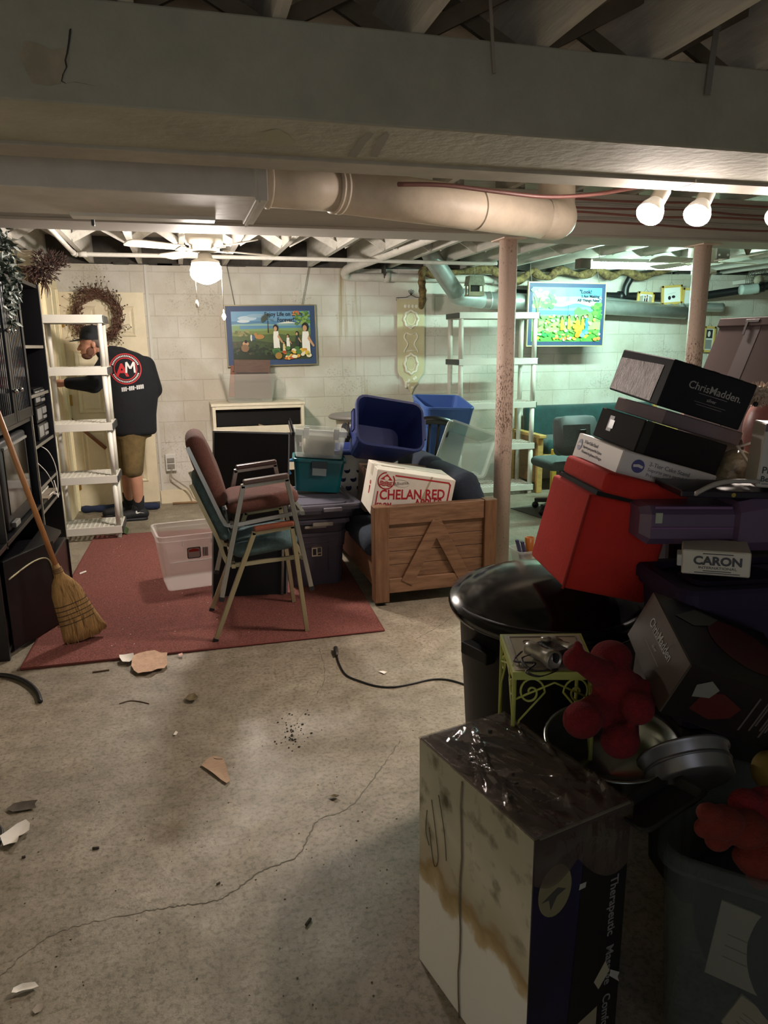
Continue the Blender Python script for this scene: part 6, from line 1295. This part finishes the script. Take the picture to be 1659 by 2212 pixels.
# big clear tote in the corner with bowl, pans and plush toys
d1, d2 = Vector((.71, -.704, 0)), Vector((.704, .71, 0)); base = Vector((.855, 1.075, 0))+d1*.31+d2*.22
CLRD = M('clear_dusk', '#5d6663', .3, alpha=.24)
t = thing('clear_tote', 'large clear tote of papers and bakeware in the lower right corner', 'tote', base, (0, 0, math.atan2(d1.y, d1.x)))
b = MB(); tote_shell(b, .60, .42, .54, .36, .54, .05, ribs=False, liph=.035); b.obj('tote_body', CLRD, t)
for k, (x, y, w, h, rx, rz, c_, lab) in enumerate(((-.12, -.16, .16, .16, 14, 6, '#8d8672', 'cream card standing in the clear tote, left of three'), (-.10, -.165, .13, .08, 10, 24, '#a09478', 'small cream card low in the clear tote'), (.10, -.15, .13, .26, 16, -22, '#8f8b7c', 'tall pale card slanting in the clear tote'), (.20, -.15, .16, .12, 12, 8, '#77705c', 'dim card at the bottom right of the clear tote'))):
    p = base+d1*x+d2*y; z0 = (.24, .12, .12, .02)[k]
    o = thing('paper_card', lab, 'card', (p.x, p.y, z0), (R(-rx), R(rz), math.atan2(d1.y, d1.x)), 'cards in the clear tote')
    b = MB(); b.box(-w/2, w/2, -.004, .004, 0, h, .001, seg=1); b.obj('card', M('card%d' % k, c_, .7), o)
    b = MB(); [b.box(-w*.35, w*.3, -.0052, -.004, h*(.3+.15*q), h*(.31+.15*q)) for q in range(3)]; b.obj('faint_line', M('faint_line', '#6d6656', .8), o)
t = thing('dark_cloth', 'dark heap of cloth filling the clear tote', 'cloth', base)
blob('cloth_heap', [(base+Vector((0, 0, .28)), (.20, .18, .22)), (base+d1*.12+Vector((0, 0, .25)), (.14, .14, .2)), (base-d1*.12+d2*.05+Vector((0, 0, .26)), (.13, .13, .2))], M('dark_cloth', '#17181a', .95), t, .02, 4, True)
b = MB(); b.box(-.06, .06, -.09, .09, 0, .52, .004); o = b.obj('dark_carton', DKB); o.location = (.89, 1.32, 0); o.rotation_euler = (0, 0, R(-40)); tag(o, 'dark upright carton holding up the metal bowl', 'box')
STEEL = M('brushed_steel', '#8d9490', .22, metal=.9)
c = at(1322, 1600, Z=.625); t = thing('mixing_bowl', 'steel mixing bowl holding the red plush toy', 'bowl', c, (R(4), R(-4), 0))
b = MB(); b.lathe([(.06, -.105), (.10, -.09), (.138, -.045), (.150, 0), (.158, .002), (.158, .006), (.148, .006), (.135, -.04), (.098, -.083), (.001, -.095)], 56, cap1=False); b.obj('bowl_body', STEEL, t)
PLR, PLO = M('red_plush', '#690911', 1, var=.25, vscale=60, bump=.6, scale=220), M('orange_plush', '#5e1a07', 1, var=.15, vscale=60, bump=.5, scale=220)
q = lambda x, y, Y: at(x, y, Y=Y)
t = thing('red_plush', 'floppy red plush toy slumped in the steel bowl', 'plush toy', q(1310, 1560, 1.34))
P = lambda x, y, Y=1.34: q(x, y, Y)
blob('plush_body', [(P(1330, 1490), (.055, .05, .065)), (P(1320, 1420, 1.38), (.05, .045, .04)), (P(1300, 1455), .034, P(1250, 1425, 1.32), .024), (P(1240, 1425, 1.32), (.026, .026, .026)), (P(1248, 1400, 1.32), (.012, .012, .018)),
    (P(1310, 1520), .035, P(1265, 1545, 1.30), .034), (P(1258, 1555, 1.29), (.045, .04, .042)), (P(1350, 1540), .032, P(1345, 1590, 1.28), .036), (P(1340, 1600, 1.27), (.045, .04, .04)), (P(1365, 1480), .03, P(1385, 1515, 1.28), .030), (P(1378, 1530, 1.26), (.037, .036, .037)), (P(1395, 1500, 1.30), (.03, .03, .035))], PLR, t, .0065, 2, True)
t = thing('orange_plush', 'orange and red scalloped plush toy at the lower right edge', 'plush toy', q(1600, 1800, .98)); P = lambda x, y, Y=.98: q(x, y, Y)
blob('orange_lobes', [(P(1560, 1775), (.042, .035, .03)), (P(1530, 1755), (.024, .02, .018)), (P(1522, 1790), (.02, .02, .018)), (P(1550, 1815), (.026, .022, .02)), (P(1610, 1790), (.045, .04, .035)), (P(1640, 1850), (.05, .04, .04)), (P(1610, 1850), (.026, .024, .022)), (P(1640, 1895), (.026, .024, .022)), (P(1680, 1820), (.05, .05, .05))], PLO, t, .006, 2, True)
blob('red_top', [(P(1610, 1735, 1.02), (.034, .03, .028)), (P(1660, 1745, 1.02), (.05, .045, .04))], PLR, t, .006, 2, True)
c = at(1665, 1665, Y=1.12); t = thing('yellow_ball', 'dull yellow plush ball above the orange plush', 'ball', c); blob('ball_body', [(c, (.04, .04, .045))], M('yellow_plush', '#6d5a1c', .9), t, .006, 2, True)
c = at(1497, 1690, Y=1.18); ax = Vector((-.12, -.72, -.55)).normalized(); qm = Matrix.Translation(c) @ ax.to_track_quat('Z', 'Y').to_matrix().to_4x4()
t = thing('cake_pan', 'round grey cake pan lying tilted on its side below the cookware box', 'pan', c)
b = MB(); b.lathe([(.001, .0), (.088, .0), (.092, -.004), (.096, -.058), (.103, -.060), (.103, -.066), (.093, -.064), (.088, -.004)], 56, cap0=False, cap1=False, mat=qm); b.obj('pan_body', M('pan_grey', '#77777a', .35, metal=.6), t, True)
b = MB(); b.lathe([(.0945, -.03), (.0975, -.032), (.0965, -.036)], 56, cap0=False, cap1=False, mat=qm); b.obj('pan_ridge', M('pan_ridge', '#55565a', .35, metal=.6), t, True)
c = at(1425, 1745, Y=1.12); t = thing('loaf_pan', 'dark rectangular baking pan beside the round cake pan', 'pan', c, (R(-8), R(-12), R(10)))
b = MB(); tote_shell(b, .17, .10, .15, .085, .022, .012, ribs=False, liph=.005, lip=.007, t=.002); b.obj('pan_body', M('pan_dark', '#2a2a2a', .4, metal=.5), t)
# ------------------------------------------------------------------ person at the door
SKIN = M('skin', '#c08a70', .6, var=.08, vscale=14); HOOD = M('hoodie_black', '#101216', .95, bump=1, scale=11); KHAKI = M('khaki', '#6d5a36', .9, var=.3, vscale=9, bump=1, scale=12)
PS = thing('person', 'person in a black hoodie, cap and khaki shorts reaching left at the door', 'person', (-.46, 6.86, 0))
V_ = Vector
def loft(rows):
    return [[(cx+w/2*math.cos(2*math.pi*k/28), cy+d/2*math.sin(2*math.pi*k/28), z) for k in range(28)] for cx, cy, z, w, d in rows]
def hand(wrist, dirv, up, side=1):
    d = V_(dirv).normalized(); u = V_(up).normalized(); s = d.cross(u)*side; w = V_(wrist); out = [(w, .026, w+d*.03, .030), (w+d*.03, .028, w+d*.085, .034)]
    palm = w+d*.055
    for k in (-1.5, -.5, .5, 1.5): out.append((palm+s*.010*k, .016, palm+s*.019*k+d*.035, .013))
    for k, l in zip((-1.5, -.5, .5, 1.5), (.055, .070, .075, .066)):
        a = palm+s*.019*k+d*.035; m1 = a+d*l*.5-u*.006; e = m1+d*l*.42-u*.02; out += [(a, .0095, m1, .0085), (m1, .0085, e, .007)]
    th = palm-d*.02+s*.030; out += [(th, .012, th+d*.03+s*.018, .010), (th+d*.03+s*.018, .010, th+d*.055+s*.012-u*.012, .008)]
    return out
caps = []
# legs, feet
for hip, knee, ank, toe in (((-.44, 6.82, .86), (-.47, 6.80, .48), (-.445, 6.835, .10), (-.60, 6.80, .04)), ((-.50, 6.96, .86), (-.55, 7.0, .48), (-.55, 7.05, .10), (-.69, 7.02, .04))):
    k, a = V_(knee), V_(ank); calf = k.lerp(a, .32)+V_((.014, 0, 0))
    caps += [(hip, .095, knee, .060), (knee, .060, calf, .058), (calf, .058, ank, .037), (ank, .038, (ank[0]+.02, ank[1], .045), .04), ((ank[0], ank[1], .055), .040, toe, .026)]
# torso, neck, head
caps += [((-.45, 6.88, .95), (.16, .14, .15)), ((-.43, 6.87, 1.2), (.17, .13, .2)), ((-.44, 6.86, 1.38), (.18, .11, .12)), ((-.50, 6.86, 1.42), .07, (-.64, 6.83, 1.53), .062)]
hc = V_((-.705, 6.82, 1.575))
caps += [(hc+V_((.0, 0, .035)), (.098, .080, .085)), (hc+V_((-.035, 0, -.03)), (.068, .062, .085)), (hc+V_((-.055, 0, -.085)), (.045, .045, .035)),
    (hc+V_((-.095, 0, -.005)), .012, hc+V_((-.118, 0, -.045)), .015), (hc+V_((-.09, 0, .02)), (.016, .045, .014)), (hc+V_((-.082, -.032, -.03)), (.022, .02, .02)), (hc+V_((-.082, .032, -.03)), (.022, .02, .02)), (hc+V_((-.098, 0, -.075)), (.012, .02, .008)),
    (hc+V_((.015, -.082, -.01)), (.018, .008, .028)), (hc+V_((.015, .082, -.01)), (.018, .008, .028))]
# arms
SL, EL, WL = (-.60, 6.80, 1.39), (-.725, 6.74, 1.235), (-.915, 6.735, 1.25)
SR, ER, WR = (-.29, 6.84, 1.38), (-.235, 6.89, 1.17), (-.38, 7.06, 1.10)
caps += [(SL, .06, EL, .048), (EL, .046, WL, .030), (SR, .06, ER, .048), (ER, .046, WR, .030)]
caps += hand(WL, (-1, .02, .0), (0, 0, 1), 1) + hand(WR, (-.6, .6, .1), (0, 0, 1), -1)
blob('body', caps, SKIN, PS, .0075, 3, True)
def hood_extra(b): b.rings(loft([(-.435, 6.87, .775, .36, .30), (-.435, 6.87, .80, .395, .335), (-.445, 6.87, .95, .43, .36), (-.43, 6.865, 1.15, .47, .37), (-.43, 6.86, 1.3, .47, .36), (-.44, 6.85, 1.41, .43, .30), (-.48, 6.845, 1.49, .30, .23), (-.55, 6.84, 1.54, .17, .16)]), 0, True)
hood = blob('hoodie', [(SL, .092, EL, .078), (EL, .074, WL, .05), (SR, .088, ER, .075), (ER, .072, WR, .05), ((-.56, 6.85, 1.50), (.10, .11, .06)), ((-.50, 6.80, 1.48), (.10, .07, .07)), ((-.655, 6.83, 1.49), (.035, .07, .03))], HOOD, PS, .012, 4, True, hood_extra)
def shorts_extra(b): b.rings(loft([(-.45, 6.88, .75, .33, .30), (-.445, 6.88, .95, .34, .30)]), 0, True)
blob('shorts', [((-.44, 6.82, .82), .115, (-.465, 6.805, .47), .088), ((-.50, 6.95, .82), .115, (-.55, 7.0, .47), .088)], KHAKI, PS, .012, 3, True, shorts_extra)
for i, (x, y, ty) in enumerate(((-.445, 6.835, -.035), (-.55, 7.05, -.03))):
    b = MB(); b.lathe([(.046, .05), (.046, .12), (.050, .215), (.046, .218)], 24, (x, y, 0), cap0=False, cap1=False); b.obj('sock', M('black_sock', '#16171b', .95), PS, True)
    sh = blob('shoe', [((x+.035, y, .05), .048, (x-.10, y+ty*.4, .048), .046), ((x-.10, y+ty*.5, .045), .047, (x-.20, y+ty, .040), .040), ((x+.01, y, .07), .05, (x-.02, y, .105), .046)], M('shoe_black', '#121216', .7), PS, .008, 3, True)
    b = MB(); b.rings([[(x-.085+1.02*px_, y+ty*.5+py, z) for px_, py, _ in rrect(.30, .095, .045, 6)] for z in (.0, .022)], 0, True); b.obj('shoe_sole', M('sole_black', '#1c1c20', .6), PS, True)
    if i == 0: near_shoe = sh
CAPM = M('cap_charcoal', '#24272a', .9, bump=.2, scale=120)
b = MB(); cc = hc+V_((.008, 0, .045)); b.lathe([(.104, -.01), (.106, .01), (.102, .045), (.085, .085), (.05, .108), (.001, .115)], 32, mat=Matrix.Translation(cc) @ Matrix.Diagonal((1.05, .88, 1, 1)), cap0=False); b.sphere(cc+V_((0, 0, .116)), .008); cp = b.obj('cap', CAPM, PS, True)
V = []; F = []; n = 14
for i in range(n+1):
    a = R(-75+150*i/n); r0, r1 = .098, .098+.085*math.cos(a*.95)**.6
    for r, dz in ((r0, .0), (r1, -.02*math.cos(a)-.0), (r1, -.026*math.cos(a)), (r0, -.008)): V.append(cc+V_((-r*math.cos(a)*1.05, r*math.sin(a)*.88, dz)))
    if i:
        for j in range(4): F.append(((i-1)*4+j, (i-1)*4+(j+1) % 4, i*4+(j+1) % 4, i*4+j))
MB().add([v[:] for v in V], F, 0, True).obj('brim', CAPM, cp, True)
blob('beard', [(hc+V_((-.055, 0, -.098)), (.046, .056, .034)), (hc+V_((-.02, -.052, -.06)), (.034, .016, .042)), (hc+V_((-.02, .052, -.06)), (.034, .016, .042))], M('beard_hair', '#6e4a3a', .95, bump=.6, scale=150), PS, .006, 2, True)
blob('hair', [(hc+V_((.055, 0, .0)), (.055, .075, .045)), (hc+V_((.03, -.062, .025)), (.05, .022, .03)), (hc+V_((.03, .062, .025)), (.05, .022, .03))], M('grey_hair', '#6a5f58', .95, bump=.5, scale=150), PS, .006, 2, True)
def onto(host, meshobj, off=.003):
    """lay a flat mark (x, z) on the back of a garment, seen from -Y"""
    bv = BVHTree.FromPolygons([mw(host) @ v.co for v in host.data.vertices], [p.vertices[:] for p in host.data.polygons])
    for v in meshobj.data.vertices:
        h = bv.ray_cast(V_((v.co.x, 5.8, v.co.z)), V_((0, 1, 0)))
        if h[0]: v.co = h[0]+V_((0, -off, 0))
        else:
            h = bv.find_nearest(V_((v.co.x, 6.7, v.co.z)))
            if h[0]: v.co = h[0]+V_((0, -off, 0))
    meshobj.parent = host; meshobj.matrix_parent_inverse = mw(host).inverted(); return meshobj
def ringmesh(cx, cz, r0, r1, n=64, a0=0, a1=360):
    V = []; F = []
    for k in range(n+1):
        a = R(a0+(a1-a0)*k/n)
        for r in (r0, r1): V.append((cx+r*math.cos(a), 6, cz+r*math.sin(a)))
        if k: F.append((2*k-2, 2*k-1, 2*k+1, 2*k))
    return MB().add(V, F)
lc = at(271, 797, Y=6.69); RL, WL_ = M('logo_red', '#b3262a', .7), M('logo_white', '#cfcfcc', .7)
onto(hood, ringmesh(lc.x, lc.z, .122, .131).obj('red_ring', RL)); onto(hood, ringmesh(lc.x, lc.z, .088, .096).obj('red_ring', RL))
b = MB()
for a in list(range(20, 162, 7))+list(range(205, 340, 7)):
    c_, s_ = math.cos(R(a)), math.sin(R(a)); w = .0042
    for r0, r1 in ((.103, .116),): b.add([(lc.x+r0*c_-w*s_, 6, lc.z+r0*s_+w*c_), (lc.x+r1*c_-w*s_, 6, lc.z+r1*s_+w*c_), (lc.x+r1*c_+w*s_, 6, lc.z+r1*s_-w*c_), (lc.x+r0*c_+w*s_, 6, lc.z+r0*s_-w*c_)], [(0, 1, 2, 3)])
onto(hood, b.obj('round_lettering', WL_))
def flatmark(s, size, m, x, z, name, rot=0, bold=.004):
    o = text(s, size, m, None, Matrix(((1, 0, 0, x), (0, 0, 1, 6), (0, 1, 0, z), (0, 0, 0, 1))) @ Matrix.Rotation(R(rot), 4, 'Z'), name, ext=0, bold=bold)
    bm = bmesh.new(); bm.from_mesh(o.data); bmesh.ops.triangulate(bm, faces=bm.faces[:])
    for _ in range(3):
        le = [e for e in bm.edges if e.calc_length() > .012]
        if le: bmesh.ops.subdivide_edges(bm, edges=le, cuts=1); bmesh.ops.triangulate(bm, faces=[f for f in bm.faces if len(f.verts) > 3])
    bm.to_mesh(o.data); bm.free(); return onto(hood, o, .004)
flatmark('A', .15, RL, lc.x-.03, lc.z-.015, 'red_letter'); b = MB()
for (x0, z0), (x1, z1) in (((-.035, -.045), (-.03, .045)), ((-.03, .045), (.0, -.01)), ((.0, -.01), (.03, .045)), ((.03, .045), (.035, -.045))):
    dx, dz = x1-x0, z1-z0; l = math.hypot(dx, dz); nx, nz = -dz/l*.008, dx/l*.008; ns = 6
    for q in range(ns):
        a_, b_ = q/ns, (q+1)/ns
        b.add([(lc.x+.04+x0+dx*t_+s_*nx, 6, lc.z+.012+z0+dz*t_+s_*nz) for t_, s_ in ((a_, -1), (b_, -1), (b_, 1), (a_, 1))], [(0, 1, 2, 3)])
onto(hood, b.obj('white_letter', WL_), .006)
tc_ = at(285, 838, Y=6.69); b = MB(); rr = random.Random(9)
for k in range(12):
    if k in (3, 7): z0, z1 = -.004, .004
    else: z0, z1 = -.018, .018
    x = tc_.x-.085+.0155*k; dz = .012*(k/12-.5)*2
    b.add([(x, 6, tc_.z+z0+dz), (x+.0115, 6, tc_.z+z0+dz), (x+.0115, 6, tc_.z+z1+dz), (x, 6, tc_.z+z1+dz)], [(0, 1, 2, 3)])
onto(hood, b.obj('number_line', WL_))
a, e = at(293, 1107, Y=6.79), at(319, 1100, Y=6.79); dx, dz = e.x-a.x, e.z-a.z
b = MB(); P = [(0, .1), (.02, -.1), (.12, -.22), (.3, -.16), (1, .30), (.36, .02), (.2, -.02), (.13, .08), (.14, .28), (.04, .3)]
b.add([(a.x+u*dx, 6, a.z-.002+u*dz*.6+v*.055) for u, v in P], [tuple(range(len(P)))]); onto(near_shoe, b.obj('swoosh_mark', WL_), .002)

# ------------------------------------------------------------------ things lying on the floor
b = MB(); P = catmull([(-1.0, 7.28, .034), (-.85, 7.26, .036), (-.7, 7.27, .034), (-.5, 7.24, .036), (-.28, 7.22, .032)], 6); b.tube(P, [.02]+[.032+.004*math.sin(i*1.3) for i in range(len(P)-2)]+[.02], 12)
tag(b.obj('door_snake', M('navy_cloth', '#27304a', .95, bump=.4, scale=80)), 'rolled navy cloth draft stopper on the floor along the door', 'draft stopper')
def scrap(pixels, m, label, cat, z=.002, curl=.006, name='paper_scrap', th=.0015):
    P = [at(x, y, Z=z) for x, y in pixels]; c = sum(P, V_())/len(P); rings_ = []
    b = MB(); n = len(P); V = []
    for f in (0, .5, 1):
        for p in P: q = c.lerp(p, f); V.append((q.x, q.y, z+th+curl*f*f*random.uniform(.1, 1) if f else z+th))
    F = []
    for k in (1,):
        for j in range(n): F += [(n+j, n+(j+1) % n, 2*n+(j+1) % n, 2*n+j)]
    V.append((c.x, c.y, z+th)); i0 = len(V)-1
    for j in range(n): F.append((i0, n+(j+1) % n, n+j))
    b.add(V, F, 0, True); return tag(b.obj(name, m), label, cat)
KR = M('kraft_paper', '#bd9c82', .9, var=.15, vscale=30, bump=.4, scale=60); WP = M('white_paper', '#dcd6cb', .9); KC = M('corrugated_card', '#aa8e75', .9, var=.15, vscale=25, stretch=(1, 8, 1)); DB = M('dark_bark', '#4a4138', .9, var=.3, vscale=20)
scrap([(290, 1420), (300, 1415), (318, 1412), (335, 1409), (347, 1414), (362, 1413), (360, 1424), (363, 1436), (355, 1445), (340, 1447), (328, 1455), (310, 1455), (298, 1456), (290, 1450), (284, 1443), (286, 1430)], KR, 'crumpled kraft paper scrap on the front edge of the red rug', 'paper', .012, .014)
scrap([(258, 1421), (268, 1418), (280, 1417), (289, 1418), (290, 1426), (280, 1432), (265, 1433), (259, 1428)], WP, 'small white paper scrap touching the kraft paper on the rug', 'paper', .012, .02)
scrap([(385, 1414), (394, 1412), (395, 1417), (387, 1418)], M('pink_scrap', '#d0a69c', .9), 'tiny pink scrap at the front edge of the red rug', 'scrap', .011)
scrap([(435, 1655), (450, 1640), (462, 1636), (482, 1640), (488, 1655), (491, 1668), (497, 1688), (490, 1695), (478, 1687), (460, 1673)], KC, 'brown corrugated cardboard piece on the concrete floor', 'cardboard', .002, .006, 'cardboard_scrap')
scrap([(14, 1750), (30, 1738), (50, 1735), (82, 1731), (76, 1741), (78, 1748), (55, 1752), (28, 1757)], DB, 'dark flat bark-like scrap near the left edge of the floor', 'scrap', .002, .008, 'dark_scrap')
scrap([(2, 1822), (18, 1808), (38, 1793), (58, 1784), (66, 1787), (64, 1800), (48, 1810), (42, 1820), (38, 1830), (22, 1832), (8, 1830)], WP, 'torn white paper curling up at the left edge of the floor', 'paper', .002, .03)
scrap([(30, 2140), (50, 2130), (76, 2125), (84, 2133), (70, 2142), (48, 2146), (36, 2150), (26, 2152)], WP, 'pale torn paper strip at the bottom left of the floor', 'paper', .002, .01)
scrap([(70, 2185), (80, 2172), (92, 2168), (96, 2175), (88, 2186), (76, 2192)], M('faded_scrap', '#9a8d80', .9), 'small faded scrap nearest the bottom of the floor', 'scrap', .001, .004)
scrap([(400, 1512), (408, 1504), (420, 1502), (428, 1508), (424, 1518), (410, 1519)], M('dry_leaf', '#6d6146', .9, var=.4, vscale=60), 'crumpled dry leaf on the floor in front of the rug', 'leaf', .002, .02, 'dry_leaf')
scrap([(374, 1588), (380, 1581), (385, 1583), (380, 1590)], WP, 'tiny white chip in the middle of the concrete floor', 'chip', .002, .004, 'white_chip')
scrap([(818, 1452), (828, 1450), (836, 1453), (830, 1457)], WP, 'white chip on the floor beside the black cable', 'chip', .002, .004, 'white_chip')
scrap([(710, 1722), (722, 1718), (734, 1722), (724, 1728)], M('dry_leaf', '#6d6146'), 'small brown crumpled scrap left of the wrapped carton', 'scrap', .002, .01, 'brown_scrap')
scrap([(263, 1146), (272, 1140), (279, 1147), (276, 1157), (265, 1157)], M('green_leaf', '#42552f', .7), 'green leaf beside the foot of the white shelving', 'leaf', .003, .03, 'green_leaf')
scrap([(172, 1238), (186, 1233), (187, 1236), (173, 1241)], WP, 'thin white slip at the left edge of the rug', 'paper', .012, .002)
def lie(pts, r, m, label, cat, name, z=None, res=6):
    P = [at(x, y, Z=r if z is None else z) for x, y in pts]; b = MB(); b.tube(catmull(P, res), r, 7); return tag(b.obj(name, m), label, cat)
lie([(-40, 1462), (0, 1458), (35, 1464), (62, 1477), (80, 1495), (87, 1515)], .011, BLACKP, 'black rubber hose end on the floor at the left edge', 'hose', 'hose')
t = thing('extension_cable', 'black cable with a plug snaking to the trash can', 'cable', at(727, 1405, Z=0))
b = MB(); b.tube(catmull([at(x, y, Z=.005) for x, y in ((727, 1412), (732, 1432), (748, 1458), (780, 1472), (815, 1482), (850, 1484), (890, 1477), (930, 1468), (965, 1468), (1000, 1477), (1030, 1489), (1080, 1500))], 7), .0042, 7); b.obj('cord', BLACKP, t, True)
b = MB(); p, e = at(727, 1416, Z=.012), at(725, 1400, Z=.012); b.tube([p, p.lerp(e, .4), p.lerp(e, .5), e], [.008, .011, .013, .012], 10); b.obj('plug', M('plug_dark', '#2c2824', .5), t, True)
lie([(258, 1520), (280, 1514), (300, 1515), (322, 1520)], .0022, M('twig', '#4d3a2a', .9), 'thin curved dark wire on the floor in front of the rug', 'wire', 'thin_wire')
lie([(200, 1452), (215, 1450), (236, 1447)], .004, M('twig', '#4d3a2a'), 'brown twig lying just before the front edge of the rug', 'twig', 'twig')
lie([(458, 1637), (468, 1640), (481, 1640)], .0025, DB, 'dark splinter touching the top of the cardboard piece', 'splinter', 'splinter', .006)
lie([(200, 1832), (214, 1831)], .004, DB, 'short dark splinter in the left middle of the floor', 'splinter', 'splinter')
lie([(468, 1910), (475, 1906)], .003, DB, 'tiny dark splinter on the floor between two cracks', 'splinter', 'splinter')
lie([(661, 1998), (671, 1984)], .004, DB, 'dark splinter left of the wrapped carton near its base', 'splinter', 'splinter')
lie([(47, 1852), (55, 1850)], .004, DB, 'dark splinter below the torn white paper', 'splinter', 'splinter')
lie([(-8, 1830), (2, 1812), (4, 1795), (-6, 1780)], .006, BLACKP, 'black cord end at the left edge by the torn white paper', 'cord', 'cord')
lie([(996, 1308), (1000, 1318), (1006, 1315), (1005, 1306)], .0015, BLACKP, 'tiny black wire loop on the floor before the trash can', 'wire', 'thin_wire')
b = MB(); rr = random.Random(3)
for k in range(60):
    x, y = rr.gauss(632, 17), rr.gauss(1582, 20); p = at(x, y, Z=.002); s = rr.uniform(.001, .0045); b.sphere((p.x, p.y, s*.6), (s*rr.uniform(.7, 1.6), s, s*.6), 6, 4)
tag(b.obj('dirt_crumbs', CRACK), 'scatter of dark dirt crumbs on the concrete floor', 'crumbs', kind='stuff')
b = MB()
for k in range(150):
    p = at(rr.uniform(0, 1000), rr.uniform(1480, 2200), Z=.001)
    if p.y < 3.6: s = rr.uniform(.0008, .0028); b.sphere((p.x, p.y, s*.5), (s*rr.uniform(.7, 1.8), s, s*.5), 5, 4)
tag(b.obj('floor_grit', M('grit', '#57503f', .9)), 'fine grit strewn across the concrete floor', 'grit', kind='stuff')

# ------------------------------------------------------------------ separate pieces become parts of their own
def split_loose(o):
    bm = bmesh.new(); bm.from_mesh(o.data); seen = set(); groups = []
    for v in bm.verts:
        if v in seen: continue
        st_, g = [v], []; seen.add(v)
        while st_:
            a = st_.pop(); g.append(a)
            for e in a.link_edges:
                w = e.other_vert(a)
                if w not in seen: seen.add(w); st_.append(w)
        groups.append(set(x.index for x in g))
    bm.free()
    if len(groups) < 2: return
    src = o.data
    for k, g in enumerate(groups):
        me = src.copy(); b2 = bmesh.new(); b2.from_mesh(me); bmesh.ops.delete(b2, geom=[v for v in b2.verts if v.index not in g], context='VERTS'); b2.to_mesh(me); b2.free()
        if k == 0: o.data = me
        else: c_ = o.copy(); c_.data = me; COL.objects.link(c_)
    bpy.data.meshes.remove(src)
SPLIT = ('end_rail', 'end_post', 'seam_bead', 'side_handle', 'cross_bar', 'bracket', 'side_panel', 'seat_rail', 'wave_mark', 'apple_mark', 'end_bracket', 'round_hole', 'round_lettering', 'moulding', 'table_leg')
for o in list(COL.objects):
    if o.type == 'MESH' and o.name.split('.')[0] in SPLIT: split_loose(o)
